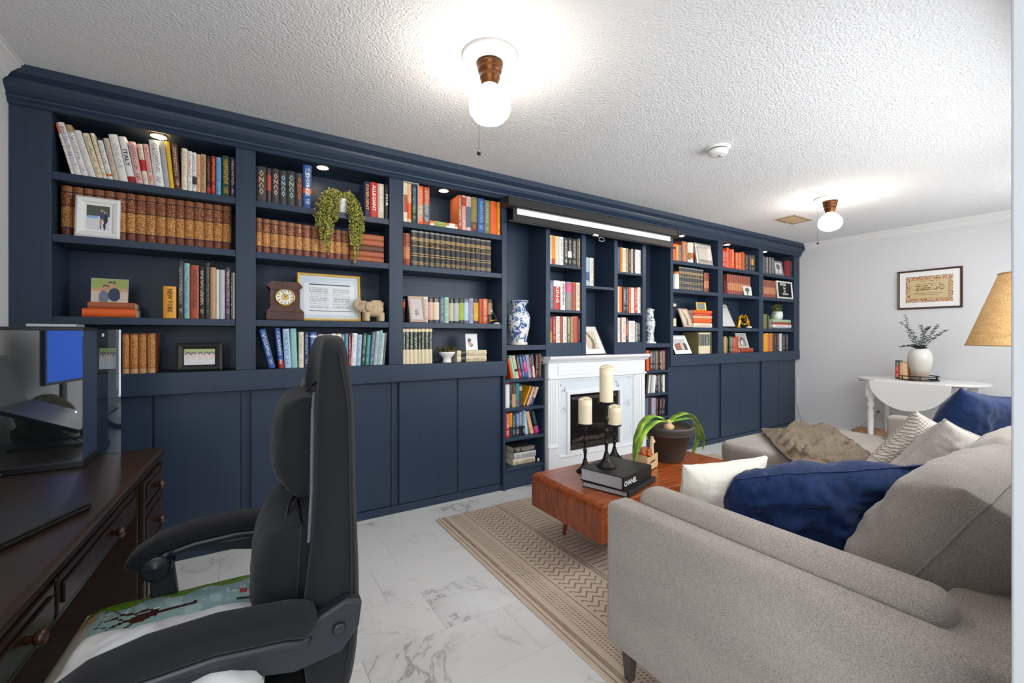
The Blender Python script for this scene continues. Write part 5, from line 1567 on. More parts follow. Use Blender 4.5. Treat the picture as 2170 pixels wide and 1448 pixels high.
# ================================================================== RUG
def mat_rug():
    m, nt, b = new_mat('rug_weave')
    co = COORD(nt); sp = N(nt, 'ShaderNodeSeparateXYZ'); nt.links.new(co, sp.inputs[0])
    x, y = sp.outputs[0], sp.outputs[1]        # x across the bands (0 at left edge), y along
    def inr(a, b_): return MATH(nt, 'MULTIPLY', MATH(nt, 'GREATER_THAN', x, a), MATH(nt, 'LESS_THAN', x, b_))
    def line(c, w): return MATH(nt, 'LESS_THAN', MATH(nt, 'ABSOLUTE', MATH(nt, 'SUBTRACT', x, c)), w)
    masks = []
    for c in (.022, .045, .052, .060, .205, .45, .475, .64, .95): masks.append(line(c, .0028))
    # woven dots
    w1 = MATH(nt, 'MULTIPLY', MATH(nt, 'GREATER_THAN', MATH(nt, 'SINE', MATH(nt, 'MULTIPLY', MATH(nt, 'ADD', y, MATH(nt, 'MULTIPLY', x, .5)), 420)), .1), MATH(nt, 'GREATER_THAN', MATH(nt, 'SINE', MATH(nt, 'MULTIPLY', x, 330)), .0))
    masks.append(MATH(nt, 'MULTIPLY', w1, inr(.085, .175)))
    # zig-zag rows
    tri = MATH(nt, 'ABSOLUTE', MATH(nt, 'SUBTRACT', MATH(nt, 'FRACT', MATH(nt, 'MULTIPLY', x, 15)), .5))
    zz = MATH(nt, 'FRACT', MATH(nt, 'ADD', MATH(nt, 'MULTIPLY', y, 24), MATH(nt, 'MULTIPLY', tri, 1.5)))
    masks.append(MATH(nt, 'MULTIPLY', MATH(nt, 'LESS_THAN', zz, .24), inr(.225, .43)))
    # small diamonds
    tri2 = MATH(nt, 'ABSOLUTE', MATH(nt, 'SUBTRACT', MATH(nt, 'FRACT', MATH(nt, 'MULTIPLY', y, 14)), .5))
    dx = MATH(nt, 'ABSOLUTE', MATH(nt, 'SUBTRACT', x, .4625))
    masks.append(MATH(nt, 'LESS_THAN', MATH(nt, 'ABSOLUTE', MATH(nt, 'SUBTRACT', dx, MATH(nt, 'MULTIPLY', tri2, .022))), .002))
    # cross bars
    st = MATH(nt, 'LESS_THAN', MATH(nt, 'FRACT', MATH(nt, 'MULTIPLY', y, 26)), .20)
    masks.append(MATH(nt, 'MULTIPLY', st, inr(.49, .625)))
    # dashes in the centre field
    ds = MATH(nt, 'MULTIPLY', MATH(nt, 'LESS_THAN', MATH(nt, 'FRACT', MATH(nt, 'MULTIPLY', y, 12)), .35), MATH(nt, 'LESS_THAN', MATH(nt, 'FRACT', MATH(nt, 'MULTIPLY', x, 17)), .10))
    masks.append(MATH(nt, 'MULTIPLY', ds, inr(.66, 2.9)))
    t = masks[0]
    for k in masks[1:]: t = MATH(nt, 'MAXIMUM', t, k)
    fz = NOISE(nt, co, 420, 2)
    worn = MATH(nt, 'ADD', .45, MATH(nt, 'MULTIPLY', NOISE(nt, co, 30, 3), .75), clamp=True)
    base = MIX(nt, fz, lin((194, 173, 154)), lin((220, 203, 186)))
    nt.links.new(MIX(nt, MATH(nt, 'MULTIPLY', t, worn), base, lin((126, 106, 92))), b.inputs['Base Color'])
    b.inputs['Roughness'].default_value = .95; b.inputs['Specular IOR Level'].default_value = .1
    BUMP(nt, b, MATH(nt, 'SUBTRACT', fz, MATH(nt, 'MULTIPLY', t, .6)), .6, .003); return m
RX0, RX1, RY0, RY1 = 1.09, 4.14, 0.30, 2.70
rg = MB().box(0, RX1 - RX0, 0, RY1 - RY0, 0, .007).build('area_rug', mat_rug(), loc=(RX0, RY0, .0006), bevel=.003)
tag(rg, 'beige woven area rug with zigzag and dotted bands', 'rug')
RZ = .0078

# ================================================================== SOFA
M_SOFA = fabric('sofa_fabric', (122, 114, 107), (176, 166, 156), thread=620, bump=.5, blot=5, stretch=(.5, .5, 1.2))
M_SOFA_LEG = simple('sofa_leg', (74, 66, 60), .4)
SX0, SX1, SYF, SYB = 1.10, 4.10, 1.135, 0.165
sofa = thing('sectional_sofa', 'greige woven sectional sofa with chaise facing the bookcase', 'sofa', (2.6, .65, 0))
SO = Vector((2.6, .65, 0))
def soft_box(name, x0, x1, y0, y1, z0, z1, r, parent, mat, org, seg=4, sub=0):
    c = Vector(((x0 + x1) / 2, (y0 + y1) / 2, z0))
    o = MB().box(x0 - c.x, x1 - c.x, y0 - c.y, y1 - c.y, 0, z1 - z0).build(name, mat, parent, loc=c - org, bevel=r, seg=seg)
    for p in o.data.polygons: p.use_smooth = True
    return o
def puff(name, w, h, th, mat, parent, M, nu=28, nv=24, pinch=.35, edge=.012, wr=.0, seed=0, ex=2.6, sag=0.0, seam=None, rl=0.0, swirl=0.0):
    """stuffed cushion: w x h, bulging to th, four drawn-out corners; local plane XZ, centred, thickness along Y"""
    def surf(sgn):
        def f(u, v):
            a, b_ = 2 * u - 1, 2 * v - 1
            bul = max(0, (1 - abs(a) ** ex)) ** .5 * max(0, (1 - abs(b_) ** ex)) ** .5
            # sides pulled in between the corners
            px = a * (w / 2) * (1 - pinch * .16 * (1 - b_ * b_)); pz = b_ * (h / 2) * (1 - pinch * .16 * (1 - a * a))
            if rl and a < 0: px, pz = px * math.sqrt(1 - rl * b_ * b_ / 2), pz * math.sqrt(1 - rl * a * a / 2)
            n = wr * (mnoise.noise(Vector((a * 3.1 + seed, b_ * 3.1, seed * .7 + sgn))) + .5 * mnoise.noise(Vector((a * 7 + seed, b_ * 7, seed + sgn * 2)))) * (.25 + bul)
            if wr > .015: n += wr * .55 * (abs(mnoise.noise(Vector((a * 5 + b_ * 3 + seed, b_ * 6 - a * 2, seed)))) - .2) * (.3 + bul)
            if swirl:
                da, db = a + .52, b_ - .12; rd = math.hypot(da, db); n += swirl * math.sin(3 * math.atan2(db, da) + 13 * rd) * math.exp(-(rd / .5) ** 2) * min(1, rd * 6)
            crease = wr * 1.2 * math.sin((a + b_ * .6) * 9 + seed) * max(0, (a * a + b_ * b_) - .7)
            return (px, sgn * (edge * .5 + bul * th / 2 + n + crease * .3), pz - sag * (1 - bul) * 0)
        return f
    mb = MB()
    mb.grid(surf(-1), nu, nv, True); mb.grid(surf(1), nu, nv, True, flip=True)
    # close the rim
    n1 = (nu + 1) * (nv + 1)
    rim = [i for i in range(nu + 1)] + [j * (nu + 1) + nu for j in range(1, nv + 1)] + [nv * (nu + 1) + i for i in range(nu - 1, -1, -1)] + [j * (nu + 1) for j in range(nv - 1, 0, -1)]
    for k in range(len(rim)):
        a, b_ = rim[k], rim[(k + 1) % len(rim)]
        mb.f.append((b_, a, a + n1, b_ + n1)); mb.s.append(True); mb.mi.append(0)
    mb.xf(M)
    o = mb.build(name, mat, parent)
    if seam is not None:
        pts = [Vector(mb.v[i]).lerp(Vector(mb.v[i + n1]), .5) for i in rim]
        MB().tube(pts, .0035, 6, closed=True).build('piping', seam, o if parent is not None else o)
    return o
def pose(loc, rz=0, rx=0, ry=0): return Matrix.Translation(loc) @ Matrix.Rotation(rz, 4, 'Z') @ Matrix.Rotation(rx, 4, 'X') @ Matrix.Rotation(ry, 4, 'Y')
BZ = .135
soft_box('arm', SX0, SX0 + .105, SYB - .004, SYF, BZ, .632, .022, sofa, M_SOFA, SO)
soft_box('arm', SX1 - .13, SX1, SYB - .004, SYF + .10, BZ, .64, .022, sofa, M_SOFA, SO)
soft_box('back_frame', SX0 + .012, SX1 - .012, SYB, SYB + .17, BZ, .615, .03, sofa, M_SOFA, SO)
soft_box('seat_base', SX0 + .1, SX1 - .13, SYB + .15, SYF - .01, BZ, .31, .02, sofa, M_SOFA, SO)
soft_box('chaise_base', 2.90, SX1 - .01, SYF - .02, 1.82, BZ, .31, .03, sofa, M_SOFA, SO)
soft_box('arm_bolster', SX0 + .108, SX0 + .235, .275, 1.10, .33, .672, .05, sofa, M_SOFA, SO, 5)
soft_box('seat_cushion', SX0 + .24, 2.06, SYB + .2, SYF + .01, .312, .452, .045, sofa, M_SOFA, SO, 5)
soft_box('seat_cushion', 2.065, 2.86, SYB + .2, SYF + .01, .312, .452, .045, sofa, M_SOFA, SO, 5)
# chaise cushion: L plan with rounded front
cpoly = []
cx0, cx1, cyf = 2.865, SX1 - .005, 1.86
def arc(cx, cy, r, a0, a1, n=6): return [(cx + r * cos(a0 + (a1 - a0) * k / n), cy + r * sin(a0 + (a1 - a0) * k / n)) for k in range(n + 1)]
r_ = .12
cpoly = [(cx0, SYB + .2), (SX1 - .135, SYB + .2), (SX1 - .135, SYF + .11), (cx1, SYF + .11)] + arc(cx1 - r_, cyf - r_, r_, 0, pi / 2) + arc(cx0 + r_, cyf - r_, r_, pi / 2, pi)
o = MB().prism([(x - 3.4, y - 1.0) for x, y in cpoly], 'z', 0, .16).build('chaise_cushion', M_SOFA, sofa, loc=Vector((3.4, 1.0, .312)) - SO, bevel=.045, seg=5)
for p in o.data.polygons: p.use_smooth = True
for x, y in ((SX0 + .06, SYF - .06), (SX0 + .06, SYB + .07), (SX1 - .08, SYB + .07), (2.98, 1.74), (SX1 - .12, 1.74)):
    st = MB().lathe([(.018, 0), (.030, BZ - .001)], 4, smooth=False).xf(Matrix.Rotation(pi / 4, 4, 'Z')).build('leg', M_SOFA_LEG, sofa, loc=Vector((x, y, RZ if y < 2.6 else 0)) - SO, bevel=.002)
    st.scale.z = (BZ - RZ) / BZ
# back cushions, leaning on the frame
for i, (xa, xb) in enumerate(((1.44, 2.18), (2.16, 2.92), (2.94, 3.90))):
    w = xb - xa
    puff('back_cushion', w, .50, .24, M_SOFA, sofa, Matrix.Translation(-SO) @ pose(((xa + xb) / 2, .400, .615), rz=(.03, -.02, 0)[i], rx=rad(30)), 36, 28, pinch=.25, edge=.10, wr=.012, seed=i + 1, ex=3.2, seam=M_SOFA)

# ---- loose pillows and throw
M_VELV = fabric('velvet_blue', (7, 27, 64), (13, 42, 88), rough=.75, thread=60, bump=.12, blot=9, sheen=.12)
M_IVP = fabric('pillow_ivory', (212, 204, 190), (232, 226, 214), thread=300, bump=.2)
M_GRP = fabric('pillow_grey', (158, 150, 142), (196, 188, 178), thread=260, bump=.4)
def pillow(name, label, w, h, th, mat, M, seed, wr=.008, pinch=.6, seam=None, ex=2.3, edge=.012, cat='pillow', rl=0.0, swirl=0.0):
    t = thing(name, label, cat, M.translation - Vector((0, 0, h * .45)))
    puff('pillow_case', w, h, th, mat, t, Matrix.Translation(-t.location) @ M, 60, 52, pinch, edge, wr, seed, ex, seam=seam or mat, rl=rl, swirl=swirl)
    return t
pillow('throw_pillow', 'rumpled royal blue velvet pillow propped behind the sofa arm', .66, .41, .28, M_VELV, pose((1.775, .775, .572), rz=-.70, rx=rad(26), ry=rad(-6)), 4, .030, ex=1.9, rl=.75, swirl=.026)
pillow('throw_pillow', 'large navy velvet pillow at the far end of the sofa', .72, .50, .22, M_VELV, pose((3.50, .70, .675), rz=-.25, rx=rad(22), ry=rad(7)), 9, .014)
wp = pillow('throw_pillow', 'ivory pillow with black script along its edge, near the coffee table', .40, .30, .14, M_IVP, pose((1.61, 1.02, .585), rz=-.25, rx=rad(12)), 6, .006)
M_INK = simple('script_ink', (60, 60, 62), .8)
rs = random.Random(2)
for k in range(9):
    xx = -.155 + k * .036
    pts = [Vector((xx + .036 * q / 8, -.038 + .004 * abs(k - 4) , .112 + .006 * sin(q * 2.4 + k) + .004 * rs.random())) for q in range(9)]
    Mw = Matrix.Translation(-wp.location) @ pose((1.61, 1.02, .585), rz=-.25, rx=rad(12))
    MB().tube([Mw @ p for p in pts], .0013, 5).build('script_stroke', M_INK, wp)
def mat_diamond():
    m, nt, b = new_mat('pillow_diamond')
    co = COORD(nt); sp = N(nt, 'ShaderNodeSeparateXYZ'); nt.links.new(co, sp.inputs[0])
    a = MATH(nt, 'FRACT', MATH(nt, 'MULTIPLY', MATH(nt, 'ADD', sp.outputs[0], sp.outputs[2]), 52)); c = MATH(nt, 'FRACT', MATH(nt, 'MULTIPLY', MATH(nt, 'SUBTRACT', sp.outputs[0], sp.outputs[2]), 52))
    k = MATH(nt, 'MAXIMUM', MATH(nt, 'LESS_THAN', a, .22), MATH(nt, 'LESS_THAN', c, .22))
    nt.links.new(MIX(nt, k, lin((206, 198, 188)), lin((140, 130, 118))), b.inputs['Base Color']); b.inputs['Roughness'].default_value = .9
    BUMP(nt, b, k, .4, .003); return m
pillow('throw_pillow', 'greige pillow with white diamond stitching behind a plain one', .38, .38, .15, mat_diamond(), pose((3.10, .82, .60), rz=-.66, rx=rad(24), ry=rad(24)), 12, .006)
pillow('throw_pillow', 'plain grey linen pillow leaning on the diamond stitched pillow', .40, .39, .20, M_GRP, pose((3.02, .69, .59), rz=-.72, rx=rad(28), ry=rad(24)), 15, .012)
M_THROW = fabric('throw_taupe', (88, 76, 62), (126, 110, 92), thread=140, bump=.6, blot=12, sheen=.12)
def throw_fn(side):
    A, B_, C_, D_ = Vector((3.38, 1.80, 0)), Vector((4.03, 1.62, 0)), Vector((3.10, .98, 0)), Vector((2.62, 1.22, 0))
    def f(u, v):
        p = A.lerp(B_, u).lerp(D_.lerp(C_, u), v)
        n = mnoise.noise(Vector((p.x * 4, p.y * 12, 3))) * .034 + mnoise.noise(Vector((p.x * 9, p.y * 22, 7))) * .010
        ridge = .018 * math.sin((u * .55 + v * 1.9 + mnoise.noise(Vector((u * 3, v * 3, 1))) * .35) * 17)
        edge_f = min(1, 7 * min(u, 1 - u, v, 1 - v))
        top = .4735 + .014
        if p.x < 2.885:                         # hangs down the inner side of the chaise onto the seat
            d = 2.885 - p.x; p.x = 2.885 - min(d, .035) - max(0, d - .06) * .8; top -= 0
            top = max(.47, top - d * .15)
        rf = abs(mnoise.noise(Vector((p.x * 7 + 3, p.y * 17, 11)))) * .034 + abs(mnoise.noise(Vector((p.x * 13, p.y * 30, 5)))) * .022
        z = top + .030 * edge_f + (n + ridge + rf) * edge_f + abs(n) * .6
        if side: z = top + .0005
        return (p.x, p.y, max(z, top + .002) if not side else z)
    return f
t = thing('throw_blanket', 'taupe fluffy throw blanket spread across the chaise', 'blanket', (3.3, 1.4, .475))
mb = MB(); mb.grid(throw_fn(0), 110, 96, True, flip=True); mb.grid(throw_fn(1), 110, 96, True)
nu, nv = 110, 96; n1 = (nu + 1) * (nv + 1)
rim = [i for i in range(nu + 1)] + [j * (nu + 1) + nu for j in range(1, nv + 1)] + [nv * (nu + 1) + i for i in range(nu - 1, -1, -1)] + [j * (nu + 1) for j in range(nv - 1, 0, -1)]
for k in range(len(rim)):
    a, b_ = rim[k], rim[(k + 1) % len(rim)]; mb.f.append((a, b_, b_ + n1, a + n1)); mb.s.append(True); mb.mi.append(0)
mb.xf(Matrix.Translation(-t.location)).build('blanket_cloth', M_THROW, t)
pts = [Vector(mb.v[i]) + Vector((0, 0, .004)) for i in rim[::2]]
MB().tube(pts, .009, 6, closed=True).build('rolled_hem', M_THROW, t)

# ================================================================== COFFEE TABLE
M_TEAK = wood('teak', (100, 38, 14), (182, 94, 42), .32, (1.4, 20, 20), 1.6, .2)
M_TEAKV = wood('teak_upright', (90, 36, 14), (168, 84, 38), .32, (20, 20, 1.4), 1.6, .2)
TX0, TX1, TY0, TY1, TZ = 1.465, 2.69, 1.535, 2.125, .402
ct = thing('coffee_table', 'mid-century teak coffee table with waterfall end on splayed legs', 'table', ((TX0 + TX1) / 2, (TY0 + TY1) / 2, RZ))
TO = Vector(ct.location)
ck = lambda name, x0, x1, y0, y1, z0, z1, mat, bv=.003: MB().box(x0 - (x0 + x1) / 2, x1 - (x0 + x1) / 2, y0 - (y0 + y1) / 2, y1 - (y0 + y1) / 2, 0, z1 - z0).build(name, mat, ct, loc=Vector(((x0 + x1) / 2, (y0 + y1) / 2, z0)) - TO, bevel=bv)
rr_ = .035
out = [(TX1, TZ), ] + [(TX0 + rr_ - rr_ * sin(k * pi / 12), TZ - rr_ + rr_ * cos(k * pi / 12)) for k in range(7)] + [(TX0, .214), (TX0 + .024, .214)]
inn = [(TX0 + .024 + .014 - .014 * cos(k * pi / 8), TZ - .028 - .014 + .014 * sin(k * pi / 8)) for k in range(5)] + [(TX1, TZ - .028)]
MB().prism([(x - TO.x, z - TO.z) for x, z in out + inn], 'y', TY0 - TO.y, TY1 - TO.y).build('waterfall_top', [M_TEAK, M_TEAKV], ct, bevel=.003)
for q in bpy.data.objects['waterfall_top'].data.polygons:
    if abs(q.normal.x) > .75: q.material_index = 1
BXR = 2.075
ck('bottom_panel', TX0 + .024, BXR, TY0 + .004, TY1 - .004, .214, .234, M_TEAK)
ck('end_panel', BXR - .022, BXR, TY0 + .004, TY1 - .004, .234, TZ - .0285, M_TEAKV)
ck('drawer_front', TX0 + .027, BXR - .024, TY0 + .004, TY0 + .022, .237, TZ - .031, M_TEAK, .002)
ck('back_panel', TX0 + .027, BXR - .024, TY1 - .018, TY1 - .004, .237, TZ - .031, M_TEAK, .002)
ck('low_shelf', BXR, TX1 - .03, TY0 + .03, TY1 - .03, .214, .232, M_TEAK)
ck('end_panel', TX1 - .05, TX1 - .03, TY0 + .03, TY1 - .03, .232, TZ - .0285, M_TEAKV)
for x, y, sx_, sy_ in ((1.69, TY0 + .075, -.02, -.025), (1.69, TY1 - .075, -.02, .025), (TX1 - .2, TY0 + .075, .02, -.025), (TX1 - .2, TY1 - .075, .02, .025)):
    MB().tube([(x + sx_ - TO.x, y + sy_ - TO.y, .0035), (x - TO.x, y - TO.y, .2135 - RZ)], [.011, .021], 16).build('leg', M_TEAKV, ct)

# ---- things on the coffee table
TT = TZ + .0006
M_BKB = simple('book_black_cloth', (26, 25, 26), .45)
bs_c = Vector((1.755, 1.725)); brz = rad(15)
def big_book(label, z, th, L_, dd, dx, dy, rz, title=None):
    t = thing('coffee_table_book', label, 'book', (bs_c.x + dx, bs_c.y + dy, z), rz, 'black books on the coffee table')
    tb = .004
    poly = [(-dd / 2, 0), (dd / 2, 0), (dd / 2, tb), (-dd / 2 + .012, tb), (-dd / 2 + .008, th * .25), (-dd / 2 + .007, th * .5), (-dd / 2 + .008, th * .75), (-dd / 2 + .012, th - tb), (dd / 2, th - tb), (dd / 2, th), (-dd / 2, th), (-dd / 2 - .004, th * .5)]
    MB().prism(poly, 'x', -L_ / 2, L_ / 2).build('cover', M_BKB, t, bevel=.0008)
    MB().box(-L_ / 2 + .004, L_ / 2 - .004, -dd / 2 + .013, dd / 2 - .005, tb + .0003, th - tb - .0003).build('page_block', simple('pages_grey', (176, 176, 180), .7, var=.1, vscale=200), t)
    if title:
        text_obj('title', title, th * .52, simple('title_white', (238, 238, 238), .5), t, (-L_ * .30, -dd / 2 - .0046, th * .5), (pi / 2, 0, 0), .0003, bold=.0006)
        text_obj('title', 'A HISTORY', th * .2, simple('title_white', (238, 238, 238), .5), t, (L_ * .36, -dd / 2 - .0046, th * .5), (pi / 2, 0, 0), .0003) if False else None
    return t
big_book('thin black book under the thick black one on the coffee table', TT, .030, .33, .27, .012, -.012, brz + .04, None)
big_book('thick black book with white spine title under the tall candle', TT + .0306, .068, .31, .26, 0, 0, brz, 'CHANEL')
M_IRON = simple('candle_holder_iron', (40, 37, 35), .4, .6)
def mat_wax():
    m, nt, b = new_mat('wax_ivory')
    b.inputs['Base Color'].default_value = lin((232, 219, 188)); b.inputs['Roughness'].default_value = .45
    b.inputs['Subsurface Weight'].default_value = .25; b.inputs['Subsurface Radius'].default_value = (.02, .012, .006); return m
M_WAX = mat_wax()
def candle_set(hl, cl, px, py, z, y_plate, y_top, cw):
    p = onZ(px, py, z); k = (z - CZ) / ((CY - py) / F_PX)
    hz = CZ + (CY - y_plate) / F_PX * k - z; tz = CZ + (CY - y_top) / F_PX * k - z - hz
    t = thing('candle_holder', hl, 'candle holder', p, group='iron candle holders')
    MB().lathe([(0, 0), (.052, 0), (.054, .004), (.050, .008), (.034, .022), (.020, .042), (.013, .066), (.012, .074)], 32).build('base', M_IRON, t)
    prof = [(.012, .072)]; zz = .076
    n = max(3, int((hz - .10) / .055))
    for i in range(n):
        s0 = .076 + (hz - .096) * i / n; ln = (hz - .096) / n
        prof += [(.008, s0 + .1 * ln), (.0085, s0 + .55 * ln), (.013, s0 + .62 * ln), (.008, s0 + .70 * ln), (.015, s0 + .80 * ln), (.012, s0 + .88 * ln), (.008, s0 + .95 * ln)]
    prof += [(.010, hz - .018)]
    MB().lathe(prof, 18).build('stem', M_IRON, t)
    MB().lathe([(0, hz - .018), (.012, hz - .018), (.036, hz - .012), (.045, hz - .010), (.046, hz), (.043, hz), (.042, hz - .006), (0, hz - .006)], 28).build('drip_plate', M_IRON, t)
    c = thing('pillar_candle', cl, 'candle', (p.x, p.y, z + hz - .0055), group='ivory pillar candles')
    def cf(u, v):
        a = 2 * pi * u; r = cw
        zt = tz + .006 + .006 * sin(a + 1) + .004 * sin(2 * a)
        return (r * cos(a), r * sin(a), zt * v)
    mb = MB(); mb.grid(cf, 36, 4, True)
    def tf(u, v):
        a = 2 * pi * u; r = cw * (1 - v)
        return (r * cos(a), r * sin(a), (tz + .006 + (.006 * sin(a + 1) + .004 * sin(2 * a)) * (1 - v)) - .008 * min(1, 4 * v))
    mb.grid(tf, 36, 5, True)
    mb.build('wax', M_WAX, c, weld=True)
    MB().tube([(0, 0, tz - .004), (.001, 0, tz + .006)], .0014, 5).build('wick', simple('wick', (60, 52, 44), .9), c)
candle_set('left short iron candle holder standing on the table', 'ivory pillar candle on the left holder', 1240, 1000, TT, 897, 846, .041)
candle_set('tallest iron candle holder standing on the black books', 'tallest ivory pillar candle on the middle holder', 1285, 988, TT + .0992, 851, 778, .037)
candle_set('rear iron candle holder behind the black books', 'shortest ivory pillar candle on the rear holder', 1302, 972, TT, 899, 862, .044)
# amaryllis pot
pp = onZ(1416, 974, TT)
t = thing('potted_amaryllis', 'dark plastic pot with arching strap-leaved green plant on coffee table', 'plant', pp)
M_POT = simple('pot_charcoal', (74, 68, 62), .55)
MB().lathe([(0, 0), (.090, 0), (.095, .004), (.096, .012), (.098, .014), (.140, .170), (.152, .172), (.154, .178), (.154, .190), (.158, .194), (.158, .206), (.161, .210), (.162, .226), (.158, .230), (.150, .228), (.144, .20), (0, .20)], 48).build('pot', M_POT, t)
MB().lathe([(0, .206), (.06, .208), (.12, .206), (.146, .203)], 32, cap=False).build('soil', simple('soil', (70, 48, 34), .95, var=.5, vscale=60, bump=1.0, bscale=80, bdist=.01), t)
blob('bulb', [('e', (-.01, -.01, .215), (.035, .034, .030)), ('e', (.03, .0, .212), (.022, .022, .018)), ('t', [(-.01, -.01, .23), (-.01, -.01, .265)], [.022, .014])], simple('bulb_skin', (206, 170, 130), .7, var=.2, vscale=50), t, .004, 3)
M_AMA = mat_leaf('amaryllis_leaf', (92, 134, 30), (160, 196, 62), 14)
kd = 2.78
def tp(px, py, dy=0): return onY(px, py, pp.y + dy) - pp
leaves = [([(1412, 908), (1385, 882), (1362, 896), (1346, 940), (1342, 985)], -.03, .056), ([(1413, 908), (1392, 893), (1366, 915), (1350, 955), (1340, 1000)], -.10, .050), ([(1414, 905), (1398, 884), (1372, 890), (1356, 925)], .03, .044),
          ([(1418, 906), (1432, 882), (1460, 876), (1478, 898), (1490, 930), (1489, 956)], .02, .056), ([(1418, 906), (1430, 890), (1458, 886), (1466, 890)], -.05, .046),
          ([(1420, 905), (1445, 876), (1470, 890), (1478, 925), (1470, 955), (1460, 975)], .12, .044)]
for pl, dy, w in leaves:
    n = len(pl); pts = []
    base = Vector((-.008, -.006, .245)); ctrl = [base] + [tp(px, py, dy * (i / (n - 1))) for i, (px, py) in enumerate(pl) if i > 0]
    for i in range(len(ctrl) - 1):
        p0 = ctrl[max(i - 1, 0)]; p1 = ctrl[i]; p2 = ctrl[i + 1]; p3 = ctrl[min(i + 2, len(ctrl) - 1)]
        for q in range(6):
            s = q / 6; pts.append(.5 * ((2 * p1) + (p2 - p0) * s + (2 * p0 - 5 * p1 + 4 * p2 - p3) * s * s + (3 * p1 - p0 - 3 * p2 + p3) * s ** 3))
    pts.append(ctrl[-1]); m_ = len(pts)
    ws = [w * (.55 + .45 * min(1, 3 * i / m_)) * (1 if i < m_ * .7 else max(.08, (m_ - 1 - i) / (m_ * .3))) for i in range(m_)]
    MB().ribbon(pts, ws, Vector((.25, 1, .1)), .0022, crease=.22).build('leaf', M_AMA, t)
# llama tray
lp = onZ(1371, 994, TT)
t = thing('llama_tray', 'pale wooden llama-shaped tray with printed name, on the coffee table', 'tray', lp, rad(20))
M_BIRCH = wood('birch', (196, 160, 118), (222, 192, 150), .55, (2, 14, 14), .6, 0)
hw = .088
for s_, nm in ((-.036, 'side_panel'), (.030, 'side_panel')):
    MB().prism([(-hw, .006), (-hw + .01, .0), (-hw + .018, .006), (hw - .03, .006), (hw - .022, 0), (hw - .012, .006), (hw, .012), (hw, .088), (-hw, .088)], 'y', s_, s_ + .006).build(nm, M_BIRCH, t)
MB().box(-hw, -hw + .006, -.030, .030, .008, .10).build('end_panel', M_BIRCH, t)
MB().box(-hw + .006, hw, -.030, .030, .008, .014).build('floor_panel', M_BIRCH, t)
neck = [(hw - .03, .05), (hw + .002, .05), (hw + .004, .09), (hw - .004, .125), (hw - .002, .142), (hw + .022, .137), (hw + .027, .146), (hw + .024, .156), (hw + .008, .166), (hw - .003, .17), (hw - .006, .188), (hw - .013, .17), (hw - .022, .155), (hw - .028, .115)]
MB().prism(neck, 'y', -.012, .008).build('llama_neck', simple('birch_pale', (226, 198, 156), .5), t, bevel=.004)
text_obj('printed_name', 'ZAVANAS', .020, simple('burnt_print', (70, 46, 30), .7), t, (-.005, -.0366, .052), (pi / 2, 0, 0), .0002, bold=.0006, sx=1.0)
c = thing('puzzle_ball', 'faceted reddish wooden puzzle piece resting in the llama tray', 'puzzle', lp + Vector((-.024, -.006, .062)), .5)
M_PUZ = wood('puzzle_wood', (142, 66, 30), (196, 104, 58), .45, (6, 20, 20), .5, .1)
for k, (x, y, z, rx, ry, rz2) in enumerate(((0, 0, .02, .5, .4, .3), (-.035, 0, .015, .2, -.5, .8), (.035, .003, .018, -.4, .3, -.5), (-.012, -.014, .042, .6, .2, 1.2), (.018, .012, .048, -.2, .7, .4), (-.03, .01, .046, .9, -.3, .1), (.03, -.012, .04, .3, .9, -.8))):
    M_ = Matrix.Translation((x, y, z)) @ Matrix.Rotation(rz2, 4, 'Z') @ Matrix.Rotation(ry, 4, 'Y') @ Matrix.Rotation(rx, 4, 'X')
    o = MB().box(-.024, .024, -.018, .018, -.018, .018).build('puzzle_block', M_PUZ, c, bevel=.003, seg=1); o.matrix_local = M_

# ================================================================== DROP-LEAF TABLE BY THE RIGHT WALL
M_TBW = simple('table_white', (238, 237, 235), .35)
tl = onZ(1813, 803, .757); tr_ = onZ(2090, 827, .757)
ym = (tl.y + tr_.y) / 2 + .09; ly = (tl.y - tr_.y) / 2 + .01
hx = 5.70                                             # hinge line of the dropped leaf
dt = thing('drop_leaf_table', 'white drop-leaf side table with turned legs against the right wall', 'table', ((hx + RW) / 2, ym, 0))
DO = Vector(dt.location)
dep = RW - .02 - hx
EC = .24
pol = [(hx + dep * k / 12, ym - ly + EC - EC * sin(pi * k / 12) ** .7) for k in range(0, 13)] + [(hx + dep - dep * k / 12, ym + ly - EC + EC * sin(pi * k / 12) ** .7) for k in range(0, 13)]
MB().prism([(x - DO.x, y - DO.y) for x, y in pol], 'z', .733, .757).build('tabletop', M_TBW, dt, bevel=.006, seg=3)
lf = [(ym - ly + .20, .748)] + [(ym - (ly - .20) * cos(pi * k / 20), .730 - .27 * sin(pi * k / 20) ** 1.15) for k in range(0, 21)] + [(ym + ly - .20, .748)]
MB().prism([(y - DO.y, z) for y, z in lf], 'x', hx - .020 - DO.x, hx - .003 - DO.x).build('drop_leaf', M_TBW, dt, bevel=.004)
for k in range(5):
    y = ym - ly * .7 + k * ly * .35
    MB().box(hx - .003 - DO.x, hx - .0002 - DO.x, y - .05 - DO.y, y + .05 - DO.y, .735, .741).build('hinge_gap', simple('hinge_brown', (120, 92, 72), .7), dt)
MB().box(hx + .10 - DO.x, RW - .08 - DO.x, -ly + .22, ly - .22, .62, .733).build('apron', M_TBW, dt)
legp = [(0, 0), (.017, 0), (.020, .03), (.026, .22), (.028, .40), (.020, .44), (.030, .46), (.032, .49), (.022, .515), (.026, .53), (.032, .545), (.032, .56)]
